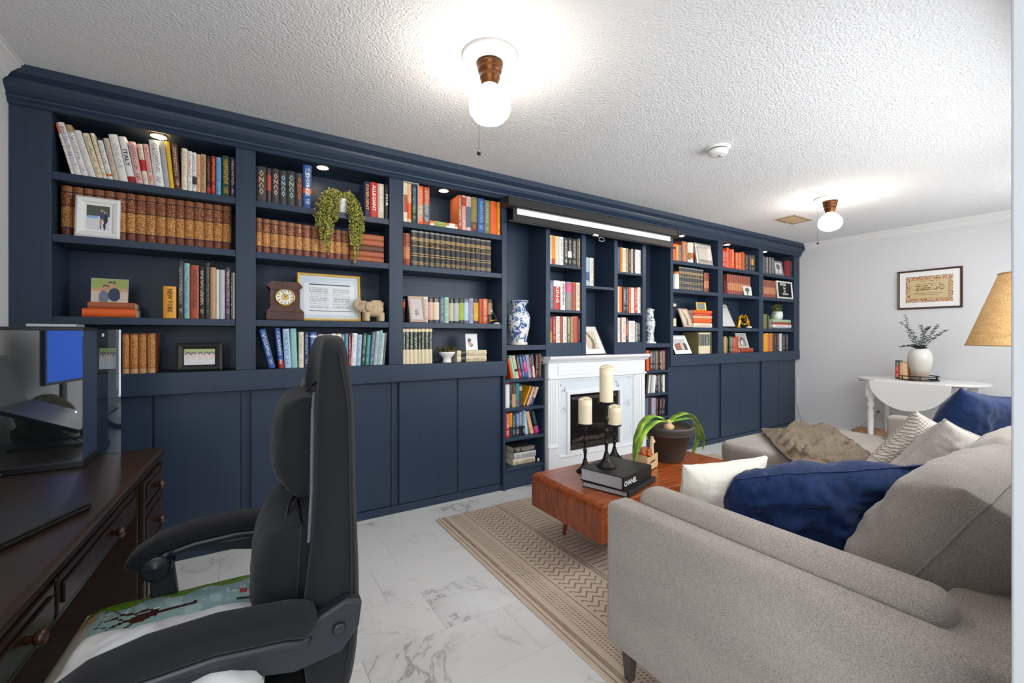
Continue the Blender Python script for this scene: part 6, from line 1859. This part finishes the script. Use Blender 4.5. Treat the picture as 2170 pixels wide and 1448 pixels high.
for x in (hx + .12, RW - .10):
    for y in (ym - ly + .16, ym + ly - .17):
        lg = MB().lathe(legp, 24).build('leg', M_TBW, dt, loc=(x - DO.x, y - DO.y, 0))
        MB().box(-.032, .032, -.032, .032, .56, .7325).build('leg_block', M_TBW, lg)
# tray, vase, small books
tv = onZ(1948, 806, .758)
tray = thing('metal_tray', 'round dark metal tray with open rail on the white table', 'tray', (tv.x, tv.y, .7576))
M_TRY = simple('tray_dark', (52, 48, 46), .4, .5)
tr0 = .5 * abs(onZ(2007, 806, .758).y - onZ(1888, 806, .758).y) * .98
MB().lathe([(0, 0), (tr0, 0), (tr0, .004), (0, .004)], 48).build('tray_plate', simple('tray_mirror', (120, 116, 112), .15, .8), tray)
for z in (.008, .045): MB().tube([(tr0 * cos(2 * pi * k / 48), tr0 * sin(2 * pi * k / 48), z) for k in range(48)], .005, 6, closed=True).build('rail', M_TRY, tray)
for k in range(6): MB().box(-.006, .006, -.002, .002, .004, .046).build('post', M_TRY, tray, loc=(tr0 * cos(k * pi / 3 + .3), tr0 * sin(k * pi / 3 + .3), 0), rot=(0, 0, k * pi / 3 + .3 + pi / 2))
vz = .7576 + .0046
hv = .285
vs_ = thing('ceramic_vase', 'glazed off-white ceramic vase holding eucalyptus on the tray', 'vase', (tv.x + .02, tv.y, vz))
def mat_glaze():
    m, nt, b = new_mat('vase_glaze')
    sp = N(nt, 'ShaderNodeSeparateXYZ'); nt.links.new(COORD(nt, 'Generated'), sp.inputs[0])
    f = MATH(nt, 'ADD', sp.outputs[2], MATH(nt, 'MULTIPLY', NOISE(nt, COORD(nt), 12, 4), .35))
    nt.links.new(RAMP(nt, f, [(.2, lin((186, 162, 138))), (.55, lin((216, 208, 196))), (.9, lin((228, 226, 220)))]), b.inputs['Base Color'])
    b.inputs['Roughness'].default_value = .12; return m
vr = .102
MB().lathe([(0, 0), (.62 * vr, 0), (.66 * vr, .006), (.68 * vr, .04), (.74 * vr, .05), (.88 * vr, .11), (1.0 * vr, .19), (.97 * vr, .225), (.82 * vr, .262), (.68 * vr, .275), (.68 * vr, .285), (.62 * vr, .285), (.6 * vr, .26), (0, .25)], 40).xf(Matrix.Diagonal((1, 1, 1.13, 1))).build('vase_body', mat_glaze(), vs_)
eu = thing('eucalyptus_stems', 'dark green eucalyptus stems standing in the off-white vase', 'plant', Vector(vs_.location) + Vector((0, 0, .285)))
M_EUC = mat_leaf('eucalyptus_leaf', (38, 50, 42), (78, 94, 80), 40)
re_ = random.Random(21)
def ep(px, py, dx=0): return onX(px, py, tv.x + .02 + dx) - Vector(eu.location)
for pl in ([(1940, 735), (1925, 700), (1918, 668)], [(1945, 735), (1935, 705), (1908, 683)], [(1952, 735), (1958, 705), (1950, 690)], [(1955, 735), (1975, 705), (1988, 688)], [(1958, 735), (1985, 712), (2007, 700)], [(1940, 736), (1925, 733), (1908, 736)], [(1950, 735), (1962, 700), (1970, 693)]):
    base = Vector((0, 0, 0)); dx = re_.uniform(-.04, .04)
    ctrl = [base] + [ep(px, py, dx) for px, py in pl]
    pts = []
    for a, b_ in zip(ctrl, ctrl[1:]):
        for q in range(8): pts.append(a.lerp(b_, q / 8))
    pts.append(ctrl[-1])
    MB().tube(pts, .0022, 5).build('stem', M_EUC, eu)
    mb = MB()
    for i, p in enumerate(pts):
        if i < 5: continue
        for s_ in (-1, 1):
            d = Vector((re_.uniform(-.6, .6), s_ * re_.uniform(.4, 1), re_.uniform(-.1, .7))).normalized(); L_ = .034 * (1.15 - .6 * i / len(pts)) * re_.uniform(.8, 1.2)
            mb.ribbon([p, p + d * L_ * .5, p + d * L_], [.004, L_ * .55, .004], Vector((1, .3, re_.uniform(-1, 1))), .0012)
    o = mb.build('leaves', M_EUC, eu); o['kind'] = 'stuff'
for (px0, px1, ytop, col, lab, dx) in ((1899, 1907, 764, 'charcoal', 'small red and charcoal book standing on the metal tray', 0), (1908, 1924, 766, 'tan', 'small tan book standing on the metal tray beside the vase', .0)):
    a, b_ = onX(px0, 800, tv.x - .03), onX(px1, 800, tv.x - .03)
    o = make_book(a.y - b_.y, ZZ(px0, ytop, a.y) * 0 + onX(px0, ytop, tv.x - .03).z - vz, .11, col, 'ivory', 'red' if col == 'charcoal' else 'peach', (.1, .7) if col == 'charcoal' else (.0, .9), 1, None, lab, None)
    o.rotation_euler = (0, 0, -pi / 2); o.location = (tv.x - .06, a.y, vz + .0004)

# certificate on the right wall
c1, c2 = onX(1903, 615, RW), onX(2041, 610, RW)
zt, zb = onX(1903, 577, RW).z, onX(1903, 657, RW).z
def pic_cert(u, v):
    e = min(u * 1.6, (1 - u) * 1.6, v, 1 - v)
    if e < .13: return (150, 84, 48) if rn(u, v, 34) > .05 else (222, 196, 158)
    if e < .15: return (190, 150, 110)
    rows = {.80: .2, .70: .26, .62: .3, .54: .34, .48: .3, .34: .3, .28: .22}
    for rv, hw_ in rows.items():
        if abs(v - rv) < .016 and abs(u - .5) < hw_ and rn(u, rv * 9, 46) > -.2: return (120, 98, 66)
    return (214, 192, 146)
t = photo_frame('framed certificate with ornate border hanging on the right wall', (RW - .002, (c1.y + c2.y) / 2, zb), c1.y - c2.y, zt - zb, .020, .022, simple('frame_walnut', (74, 46, 30), .35), pic_cert, tilt=0, rz=-pi / 2, matw=.052, nu=72, nv=48, cat='certificate', name='wall_certificate', easel=False)
# outlet + plug cord
q = onX(1862, 868, RW)
t = thing('wall_outlet', 'white wall outlet with plugged cord under the side table', 'outlet', (RW - .0005, q.y, q.z - .06))
MB().box(-.006, 0, -.037, .037, 0, .118).build('cover_plate', M_PLW, t, bevel=.002)
for z in (.036, .082): MB().box(-.008, -.006, -.015, .015, z - .014, z + .014).build('socket', simple('socket_white', (220, 220, 218), .4), t)
MB().box(-.03, -.008, -.012, .012, .028, .048).build('plug', simple('plug_grey', (120, 120, 120), .5), t)
MB().tube([(-.028, 0, .034), (-.05, .02, -.02), (-.06, .10, -.10), (-.05, .2, -.22)], .003, 6).build('cord', simple('plug_grey', (120, 120, 120), .5), t)
# white cable beside the bookcase
a, b_, c_ = onX(1690, 800, RW - .01), onX(1689, 850, RW - .01), onX(1694, 880, RW - .01)
wc = MB().tube([(a.x, a.y, a.z), (b_.x, b_.y, b_.z), (c_.x - .01, c_.y - .02, c_.z), (c_.x - .05, c_.y - .10, .03), (c_.x - .05, c_.y - .4, .008)], .004, 6).build('white_cable', M_PLW)
tag(wc, 'thin white cable running down beside the right end of the bookcase', 'cable')
# wicker basket
q = onZ(1843, 922, .0)
bk = thing('wicker_pouf', 'low round wicker pouf on the floor under the side table', 'pouf', (min(q.x, 6.05), q.y * min(1, 6.05 / q.x), 0))
M_WICK = simple('wicker', (176, 140, 104), .8, var=.4, vscale=70, bump=1.0, bscale=90, bdist=.01)
MB().lathe([(0, 0), (.14, 0), (.165, .03), (.17, .08), (.16, .13), (.12, .165), (0, .17)], 32).build('woven_body', M_WICK, bk)
for z, r in ((.05, .168), (.09, .17), (.13, .162)): MB().tube([(r * cos(2 * pi * k / 32), r * sin(2 * pi * k / 32), z) for k in range(32)], .007, 6, closed=True).build('woven_coil', M_WICK, bk)

# floor lamp beyond the sofa
lc = ray(2184, 650); kk = 2.92
lx, ly_ = lc[0] * kk, lc[1] * kk
fl = thing('floor_lamp', 'floor lamp with tan linen empire shade beyond the sofa', 'lamp', (lx, ly_, 0))
def mat_shade():
    m, nt, b = new_mat('shade_linen')
    a = NOISE(nt, COORD(nt, 'Object', scale=(4, 4, 90)), 3, 3); c = NOISE(nt, COORD(nt, 'Object', scale=(60, 60, 6)), 3, 3)
    nt.links.new(RAMP(nt, MATH(nt, 'MULTIPLY', MATH(nt, 'ADD', a, c), .5), [(.35, lin((176, 134, 82))), (.65, lin((220, 180, 124)))]), b.inputs['Base Color'])
    b.inputs['Roughness'].default_value = .9; b.inputs['Transmission Weight'].default_value = 0
    b.inputs['Emission Color'].default_value = lin((220, 170, 104)); b.inputs['Emission Strength'].default_value = 0.0
    BUMP(nt, b, MATH(nt, 'ADD', a, c), .3, .003); return m
sz0, sz1 = CZ + (CY - 733) / F_PX * (kk - .12), CZ + (CY - 577) / F_PX * kk
rb, rt = 97 / F_PX * kk, 46 / F_PX * kk
shd = MB().lathe([(rb, sz0), (rt, sz1), (rt - .004, sz1), (rb - .004, sz0)], 56, cap=False)
shd.build('lamp_shade', mat_shade(), fl)
for r, z in ((rb - .001, sz0), (rt - .001, sz1)): MB().tube([(r * cos(2 * pi * k / 48), r * sin(2 * pi * k / 48), z) for k in range(48)], .005, 6, closed=True).build('shade_rim', simple('rim_tan', (186, 146, 96), .7), fl)
MB().lathe([(0, 0), (.15, 0), (.15, .015), (.03, .03), (.012, .05), (.012, sz0 + .2), (0, sz0 + .2)], 28).build('lamp_stand', M_IRON, fl)
MB().lathe([(0, sz0 + .2), (.03, sz0 + .21), (.035, sz0 + .25), (.02, sz0 + .29), (0, sz0 + .3)], 16).build('lamp_bulb', simple('bulb_off', (236, 232, 222), .3), fl)
for k in range(3):
    a = 2 * pi * k / 3; MB().tube([(0, 0, sz1 - .03), (rt * cos(a), rt * sin(a), sz1 - .002)], .003, 5).build('spider_arm', M_IRON, fl)
MB().tube([(0, 0, sz0 + .28), (0, 0, sz1 - .03)], .004, 6).build('harp', M_IRON, fl)
# ================================================================== DESK
M_DESK = wood('desk_walnut', (26, 15, 10), (52, 31, 20), .36, (12, 1.0, 12), 1.6, .12)
DXF, DY0, DY1, DZ = -.303, .62, 2.285, .760
DXB = LW + .062
dk = thing('writing_desk', 'dark carved wooden desk along the left wall', 'desk', ((DXB + DXF) / 2, (DY0 + DY1) / 2, 0), rad(-2.8))
KO = Vector(dk.location)
def kb(name, x0, x1, y0, y1, z0, z1, bv=.003, parent=None, mat=None):
    c = Vector(((x0 + x1) / 2, (y0 + y1) / 2, z0))
    po = KO if parent is None else Vector(parent['abs'])
    o = MB().box(x0 - c.x, x1 - c.x, y0 - c.y, y1 - c.y, 0, z1 - z0).build(name, mat or M_DESK, parent or dk, loc=c - po, bevel=bv)
    return o
# moulded top: front edge profile extruded along the desk
ep_ = [(DXB, DZ), (DXF - .012, DZ), (DXF - .004, DZ - .003), (DXF, DZ - .008), (DXF - .002, DZ - .013), (DXF - .010, DZ - .015), (DXF - .012, DZ - .019), (DXF - .005, DZ - .023), (DXF - .004, DZ - .029), (DXF - .014, DZ - .033), (DXF - .017, DZ - .040), (DXF - .024, DZ - .045), (DXB, DZ - .045)]
MB().prism([(x - KO.x, z) for x, z in ep_], 'y', DY0 - KO.y, DY1 - KO.y).build('desktop', M_DESK, dk)
AX = DXF - .034
ped0 = 1.955                                     # far drawer pedestal
kb('apron', DXB + .01, AX, DY0 + .03, ped0, .602, .715, 0)
kb('apron_bead', AX, AX + .008, DY0 + .03, ped0, .602, .612, .002); kb('apron_bead', AX, AX + .008, DY0 + .03, ped0, .702, .712, .002)
M_KNOB = wood('desk_knob', (44, 26, 16), (84, 52, 32), .25, (8, 8, 8), .5, .3)
def drawer(y0, y1, z0, z1, xf, knobs):
    d = kb('drawer', xf, xf + .012, y0, y1, z0, z1, .004)
    w, h = y1 - y0, z1 - z0
    MB().box(.006, .012, -w / 2 + .018, w / 2 - .018, .018, h - .018).build('drawer_panel', M_DESK, d, bevel=.004)
    for t_ in knobs:
        k = MB().lathe([(0, 0), (.008, 0), (.006, .008), (.011, .012), (.015, .018), (.014, .024), (.008, .028), (0, .029)], 16)
        k.xf(Matrix.Translation((.012, (t_ - .5) * w, h / 2)) @ Matrix.Rotation(pi / 2, 4, 'Y')).build('knob', M_KNOB, d)
drawer(.66, 1.30, .616, .698, AX, (.25, .78)); drawer(1.315, ped0 - .02, .616, .698, AX, (.55,))
PX = DXF - .020
kb('pedestal', DXB + .01, PX, ped0, DY1 - .018, .02, .715, .003)
for z0, z1 in ((.612, .702), (.46, .592), (.27, .445), (.07, .255)): drawer(ped0 + .028, DY1 - .045, z0, z1, PX, (.5,))
for z in (.602, .455, .262): kb('drawer_rail', PX, PX + .016, ped0 + .01, DY1 - .026, z - .008, z + .004, .003)
for y in (ped0 + .006, DY1 - .040): kb('corner_post', PX, PX + .016, y, y + .02, .03, .71, .003)
kb('plinth', DXB + .01, PX + .014, ped0 - .006, DY1 - .012, 0, .05, .004)
kb('pedestal_near', DXB + .01, PX, DY0 + .02, DY0 + .10, 0, .602, .003)

# ---- black desk pad / closed laptop slab on the desk
a, b_ = onZ(196, 1062, DZ + .018), onZ(0, 1152, DZ + .018)
d = Vector((a.x - b_.x, a.y - b_.y, 0)); ang = math.atan2(d.y, d.x)
t = thing('closed_laptop', 'closed black laptop lying flat on the dark desk', 'laptop', (a.x, a.y, DZ + .0006), ang)
MB().box(-.30, 0, 0, .20, 0, .010).build('base', simple('laptop_black', (26, 26, 28), .45), t, bevel=.003)
MB().box(-.299, -.001, .001, .199, .0104, .018).build('lid', simple('laptop_lid', (34, 34, 36), .4), t, bevel=.003)

# ================================================================== COMPUTER TOWER WITH MIRROR-DARK GLASS
TWX0, TWX1, TWY0, TWY1, TWZ = LW + .02, -.468, 2.085, 2.262, 1.248
tw = thing('computer_tower', 'blue-grey computer tower with dark reflecting glass side on the desk', 'computer', ((TWX0 + TWX1) / 2, (TWY0 + TWY1) / 2, DZ + .0006))
WO = Vector(tw.location)
M_CASE = simple('case_blue_grey', (48, 62, 86), .45)
M_CASEK = simple('case_black', (20, 21, 24), .4)
def mat_darkglass():
    m, nt, b = new_mat('dark_mirror_glass')
    b.inputs['Base Color'].default_value = lin((28, 32, 34)); b.inputs['Roughness'].default_value = .03
    b.inputs['IOR'].default_value = 3.4; b.inputs['Specular IOR Level'].default_value = .5
    return m
def wb(name, x0, x1, y0, y1, z0, z1, mat, bv=.002):
    c = Vector(((x0 + x1) / 2, (y0 + y1) / 2, z0))
    return MB().box(x0 - c.x, x1 - c.x, y0 - c.y, y1 - c.y, 0, z1 - z0).build(name, mat, tw, loc=c - WO, bevel=bv)
z0 = WO.z
wb('base_plate', TWX0, TWX1 + .004, TWY0 - .012, TWY1, z0, z0 + .022, M_CASEK)
wb('top_plate', TWX0, TWX1, TWY0, TWY1, TWZ - .012, TWZ, M_CASEK)
wb('front_panel', TWX1 - .012, TWX1, TWY0 + .006, TWY1, z0 + .022, TWZ - .012, M_CASE)
wb('back_panel', TWX0, TWX1 - .012, TWY1 - .01, TWY1, z0 + .022, TWZ - .012, M_CASEK)
wb('glass_side', TWX0, TWX1 - .001, TWY0, TWY0 + .005, z0 + .022, TWZ - .012, mat_darkglass(), .0005)
M_ACR = glass_mat('clear_acrylic', (.80, .86, .90, 1), .05, .02)
wb('clear_front_panel', TWX1 + .001, XX(257, TWY1), TWY1 - .008, TWY1 - .003, z0 + .0005, TWZ - .006, M_ACR, 0)
MB().box(-.003, .003, -.002, .002, 0, .012).build('panel_clip', simple('clip_silver', (200, 200, 200), .3, .8), tw, loc=Vector((XX(219, TWY1 - .006), TWY1 - .011, 1.215)) - WO)
wb('status_light', TWX1 - .02, TWX1 - .016, TWY0 - .0012, TWY0 - .0002, z0 + .19, z0 + .194, emit('led_blue', (120, 190, 255), 6.0), 0)
t = thing('silver_tablet', 'thin silver tablet lying on top of the computer tower', 'tablet', (XX(120, 2.15), 2.15, TWZ + .0006))
hwid = (XX(170, 2.15) - XX(66, 2.15)) / 2
MB().box(-hwid, hwid, -.05, .05, 0, .010).build('tablet_body', simple('tablet_silver', (176, 178, 180), .4, .3), t, bevel=.002)
MB().box(-hwid + .004, hwid - .004, -.046, .046, .0102, .0112).build('tablet_screen', simple('tablet_screen', (30, 32, 36), .1), t)

# ---- things further along the desk, mirrored in the glass
mn = thing('desk_monitor', 'slim monitor showing a blue screen further along the desk', 'monitor', (-.745, 1.065, DZ + .0006), 0)
mang = math.atan2(1.26 - .87, -.779 + .712)     # along the screen
def mdir(s, z, off=0):
    e = Vector((-.067, .39, 0)).normalized(); n_ = Vector((.39, .067, 0)).normalized()
    return e * s + n_ * off + Vector((0, 0, z))
def mpanel(name, s0, s1, z0_, z1_, o0, o1, mat):
    v = [mdir(s, z, o) for o in (o0, o1) for s, z in ((s0, z0_), (s1, z0_), (s1, z1_), (s0, z1_))]
    return MB().add(v, [(0, 1, 2, 3), (7, 6, 5, 4), (0, 4, 5, 1), (1, 5, 6, 2), (2, 6, 7, 3), (3, 7, 4, 0)]).build(name, mat, mn)
mpanel('bezel', -.21, .21, .22, .50, -.02, 0, M_CASEK)
mpanel('screen', -.198, .198, .234, .49, .0004, .001, emit('screen_blue', (6, 74, 178), 1.9))
mpanel('stand', -.02, .02, 0.01, .30, -.035, -.021, M_CASEK); mpanel('stand_foot', -.1, .1, 0, .009, -.09, .03, M_CASEK)
ls = thing('laptop_stand', 'open black laptop raised on a folding stand on the desk', 'laptop', (-.66, 1.58, DZ + .0006))
for y in (-.09, .09): MB().tube([(-.12, y, .004), (.10, y, .004), (-.02, y, .10), (-.12, y, .15)], .005, 6).build('stand_leg', M_CASEK, ls)
MB().box(-.12, .13, -.17, .17, 0, .016).xf(Matrix.Translation((-.02, 0, .115)) @ Matrix.Rotation(.42, 4, 'Y')).build('keyboard_deck', M_CASEK, ls)
MB().box(-.008, .0, -.17, .17, 0, .22).xf(Matrix.Translation((-.135, 0, .165)) @ Matrix.Rotation(-.3, 4, 'Y')).build('laptop_screen', M_CASEK, ls)
ob = thing('knit_bundle', 'olive green knitted bundle lying on the desk near the wall', 'blanket', (-.77, 1.30, DZ + .0006))
blob('knit_cloth', [('e', (0, 0, .085), (.10, .12, .085)), ('e', (.02, .09, .06), (.08, .09, .06)), ('e', (-.02, -.08, .11), (.07, .08, .07)), ('b', (-.08, .08, -.1, .12, .0, .05))], fabric('knit_olive', (64, 60, 24), (104, 98, 44), thread=120, bump=.8), ob, .008, 6)

# ================================================================== OFFICE CHAIR
M_CH = fabric('chair_fabric', (19, 20, 22), (29, 30, 33), rough=.85, thread=600, bump=.25, blot=4, sheen=.08)
M_CHG = fabric('chair_mesh_grey', (74, 78, 86), (98, 102, 110), rough=.8, thread=500, bump=.3, blot=4)
M_CHP = simple('chair_plastic', (26, 31, 38), .42)
CHX, CHY = -.022, 1.16
ch = thing('office_chair', 'black high-back office chair with neck and lumbar cushions at the desk', 'chair', (CHX, CHY, 0), rad(-3))
# back: lofted sections, x to the rear, y across, z up (local)
secs = [  # z, half width, rear x, thickness centre, wing depth
    (.45, .205, .235, .070, .020), (.50, .225, .250, .075, .030), (.60, .250, .258, .072, .055), (.70, .252, .258, .066, .058), (.80, .232, .256, .058, .046), (.90, .215, .254, .055, .040),
    (1.00, .215, .252, .054, .038), (1.06, .222, .250, .054, .036), (1.10, .218, .248, .056, .030), (1.14, .190, .246, .060, .018), (1.18, .165, .244, .062, .008), (1.205, .140, .240, .058, .0), (1.220, .100, .232, .042, .0)]
def section(sec):
    z, w, xr, th, wing = sec
    fr = [(-1.0, -.35), (-.985, .35), (-.93, .85), (-.84, 1.0), (-.74, .85), (-.62, .42), (-.42, .12), (-.2, .02), (0, 0)]
    fr = fr + [(-a, b_) for a, b_ in reversed(fr[:-1])]
    pts = [(xr - th - wing * b_ if b_ >= 0 else xr - th * (1 + b_ * 1.2), a * w, z) for a, b_ in fr]
    rear = [(1.0 - 2.0 * k / 10) for k in range(11)]
    pts += [(xr - .10 * th - (.018 if abs(a) > .95 else .008 * a * a), a * w * (.985 if abs(a) > .9 else 1), z) for a in rear]
    return pts
mb = MB(); S_ = [section(s) for s in secs]; n = len(S_[0])
vv = [p for s in S_ for p in s]; ff = []
for j in range(len(S_) - 1):
    for i in range(n):
        k = (i + 1) % n; ff.append((j * n + i, j * n + k, (j + 1) * n + k, (j + 1) * n + i))
ff += [tuple(range(n - 1, -1, -1)), tuple((len(S_) - 1) * n + i for i in range(n))]
mb.add(vv, ff, True)
mb.build('backrest', M_CH, ch, subsurf=2)
# grey mesh insert strips on the wings' inner edge
for s_ in (-1, 1):
    pts = [Vector((xr - th - wing * .98 - .001, s_ * w * .80, z)) for z, w, xr, th, wing in secs[4:9]]
    MB().ribbon(pts, [.030, .036, .036, .032, .02], Vector((.35, s_ * -1, 0)), .004).build('grey_side_panel', M_CHG, ch)
    pts = [Vector((xr - th * .55, s_ * (w + .0015), z)) for z, w, xr, th, wing in secs[1:11]]
    MB().tube(pts, .0022, 6).build('seam', simple('seam_dark', (22, 22, 24), .8), ch)
# neck cushion
puff('neck_cushion', .26, .21, .10, M_CH, ch, pose((.158, .0, .978), rz=pi / 2 + .03, rx=rad(4)), 26, 24, pinch=.15, edge=.05, wr=.003, seed=3, ex=3.4, seam=simple('seam_dark', (22, 22, 24), .8))
puff('lumbar_cushion', .36, .28, .12, M_CH, ch, pose((.128, .0, .69), rz=pi / 2, rx=rad(3)), 26, 24, pinch=.1, edge=.05, wr=.003, seed=5, ex=3.2, seam=simple('seam_dark', (22, 22, 24), .8))
for s_ in (-1, 1):
    MB().tube([(.135, s_ * .07, .868), (.115, s_ * .085, .845), (.105, s_ * .115, .81), (.16, s_ * .17, .75)], .004, 6).build('strap', M_CASEK, ch)
MB().tube([(.19, .03, 1.105), (.17, .03, 1.095), (.15, .0, 1.078)], .003, 6).build('strap', M_CASEK, ch)
# seat
so = MB().box(-.255, .255, -.255, .255, 0, .11).build('seat', M_CH, ch, loc=(-.09, 0, .385), bevel=.04, seg=4)
# armrests
for s_ in (-1, 1):
    y = s_ * .262
    path = [(.165, .698), (.11, .712), (.0, .722), (-.10, .716), (-.17, .700), (-.215, .672), (-.238, .642)]
    def arm_fn(rz_, ry_, off):
        def f(u, v):
            t_ = u * (len(path) - 1); i = min(int(t_), len(path) - 2); q = t_ - i
            x = path[i][0] + (path[i + 1][0] - path[i][0]) * q; z = path[i][1] + (path[i + 1][1] - path[i][1]) * q
            dx, dz = path[i + 1][0] - path[i][0], path[i + 1][1] - path[i][1]; L_ = math.hypot(dx, dz); nx, nz = dz / L_, -dx / L_
            tap = math.sqrt(max(.0, 1 - max(0, (abs(u - .5) - .42) / .08) ** 2)) if abs(u - .5) > .42 else 1
            a = 2 * pi * v
            cy, cz = abs(cos(a)) ** .6 * (1 if cos(a) >= 0 else -1), abs(sin(a)) ** .6 * (1 if sin(a) >= 0 else -1)
            return (x + nx * (cz * rz_ * tap - off), y + cy * ry_ * max(tap, .05), z + nz * (cz * rz_ * tap - off))
        return f
    MB().grid(arm_fn(.020, .044, .014), 30, 20).build('arm_pad', M_CH, ch, weld=True)
    MB().grid(arm_fn(.012, .034, .044), 30, 16).build('arm_channel', M_CHP, ch, weld=True)
    # side bar to the back
    bar = [(-.12, .668), (.05, .664), (.14, .684), (.205, .712), (.238, .702), (.232, .655), (.20, .615), (.12, .604), (.0, .632), (-.12, .654)]
    MB().prism(bar, 'y', y - .016, y + .016).build('arm_bar', M_CHP, ch, bevel=.006, seg=3)
    Mx = Matrix.Translation((.195, y + s_ * .016, .662)) @ Matrix.Rotation(-s_ * pi / 2, 4, 'X')
    MB().lathe([(.0, .001), (.010, .002), (.012, .0045), (.008, .006), (0, .006)], 18).xf(Mx).build('bolt', M_CHP, ch)
    for side in (-1, 1):
        Mx = Matrix.Translation((-.172, y + side * .030, .632)) @ Matrix.Rotation(-side * pi / 2, 4, 'X')
        MB().lathe([(0, .010), (.006, .010), (.010, .007), (.024, .006), (.032, .004), (.034, -.018), (0, -.018)], 28).xf(Mx).build('pivot_disc', M_CHP, ch)
    MB().prism([(-.19, .63), (-.14, .63), (-.12, .45), (-.15, .43), (-.18, .45)], 'y', y - .012, y + .012).build('arm_upright', M_CHP, ch, bevel=.004)
# star base
MB().lathe([(0, .06), (.03, .06), (.03, .30), (.05, .32), (.10, .36), (.12, .386), (0, .386)], 24, c=(-.09, 0, 0)).build('gas_lift', M_CASEK, ch)
for k in range(5):
    a = 2 * pi * k / 5 + .3; e = Vector((-.09 + .30 * cos(a), .30 * sin(a), .062))
    MB().tube([(-.09, 0, .10), (-.09 + .15 * cos(a), .15 * sin(a), .09), e], [.026, .022, .014], 10).build('base_arm', M_CASEK, ch)
    for s_ in (-1, 1):
        Mx = Matrix.Translation(e + Vector((-sin(a), cos(a), 0)) * s_ * .014 + Vector((0, 0, -.032))) @ Matrix.Rotation(a, 4, 'Z') @ Matrix.Rotation(pi / 2, 4, 'X')
        MB().lathe([(0, -.009), (.024, -.009), (.029, -.005), (.029, .005), (.024, .009), (0, .009)], 18).xf(Mx).build('caster_wheel', M_CASEK, ch)
    MB().tube([e + Vector((0, 0, .004)), e + Vector((0, 0, -.03))], .007, 8).build('caster_stem', M_CASEK, ch)

# ---- printed seat cushion with a white pillow on it
def tree_print(u, v):
    """u along the seat (front -> back), v across (near -> far)"""
    base = (150, 184, 184)
    if rn(u, v, 9) > .25: base = (176, 204, 204)
    if rn(u, v, 30, 4) > .48: base = (222, 230, 228)
    if u < .10: base = (188, 184, 172)
    if v > .88 + .03 * math.sin(u * 22): return (120, 160, 32) if rn(u, v, 26) > -.1 else (92, 138, 26)
    if u < .16 and .82 < v < .95 and rn(u, v, 18) > .1: return (226, 160, 60)
    # brown tree lying along u
    if .40 < u < .62 and abs(v - .735 - .02 * u) < .014: return (58, 34, 24)
    for ang in (-.75, -.4, -.15, .1, .35, .7):
        du = .42 - u
        if 0 < du < .30 and abs((v - .745) - ang * du * .55 - .02 * math.sin(du * 30 + ang * 9)) < .008 * (1.3 - du * 3): return (66, 36, 24)
    if v < .06 and rn(u, v, 8) > -.2: return (104, 150, 50)
    if .86 < u < .90 and .76 < v < .80: return (176, 34, 40)
    if u > .92 and .60 < v < .68: return (206, 96, 110)
    if u > .84 and abs(v - .70) < .010: return (24, 26, 28)
    return base
ccx, ccy = -.145, 1.195
t = thing('seat_cushion', 'pale blue seat cushion printed with trees and grass, on the office chair', 'cushion', (ccx, ccy, .496), rad(-3))
CW, CD, CT_ = .38, .54, .062
nu, nv = 90, 90
mb = MB()
def cush(u, v):
    a, b_ = 2 * u - 1, 2 * v - 1
    bul = (max(0, 1 - abs(a) ** 5) * max(0, 1 - abs(b_) ** 5)) ** .4
    return (a * CW / 2, b_ * CD / 2, .018 + bul * (CT_ - .018) + .004 * rn(u, v, 5))
mb.grid(cush, nu, nv, True)
me = mb.mesh('cushion_top', print_mat())
ca = me.color_attributes.new('Col', 'FLOAT_COLOR', 'CORNER'); kk_ = 0
for j in range(nv):
    for i in range(nu):
        c = lin(tree_print((i + .5) / nu, (j + .5) / nv))
        for _ in range(4): ca.data[kk_].color = c; kk_ += 1
o = bpy.data.objects.new('cushion_top', me); COL.objects.link(o); o.parent = t
MB().box(-CW / 2, CW / 2, -CD / 2, CD / 2, .0, .019).build('cushion_side', simple('cushion_cream', (214, 206, 190), .8), t, bevel=.006)
rimp = [(-CW / 2, -CD / 2, .019), (CW / 2, -CD / 2, .019), (CW / 2, CD / 2, .019), (-CW / 2, CD / 2, .019)]
rp_ = []
for a, b_ in zip(rimp, rimp[1:] + rimp[:1]):
    for q in range(10): rp_.append(Vector(a).lerp(Vector(b_), q / 10))
MB().tube(rp_, .005, 6, closed=True).build('piping', simple('cushion_cream', (214, 206, 190), .8), t)
M_WP = simple('pillow_white_cotton', (224, 223, 221), .85, var=.03, vscale=6)
pl = thing('white_pillow', 'plain white cotton pillow lying on the printed seat cushion', 'pillow', (-.120, .985, .561), rad(-8))
puff('pillow_case', .34, .33, .085, M_WP, pl, Matrix.Translation((0, 0, .046)) @ Matrix.Rotation(pi / 2, 4, 'X'), 36, 36, .25, .02, .010, 8, 2.4, seam=M_WP)
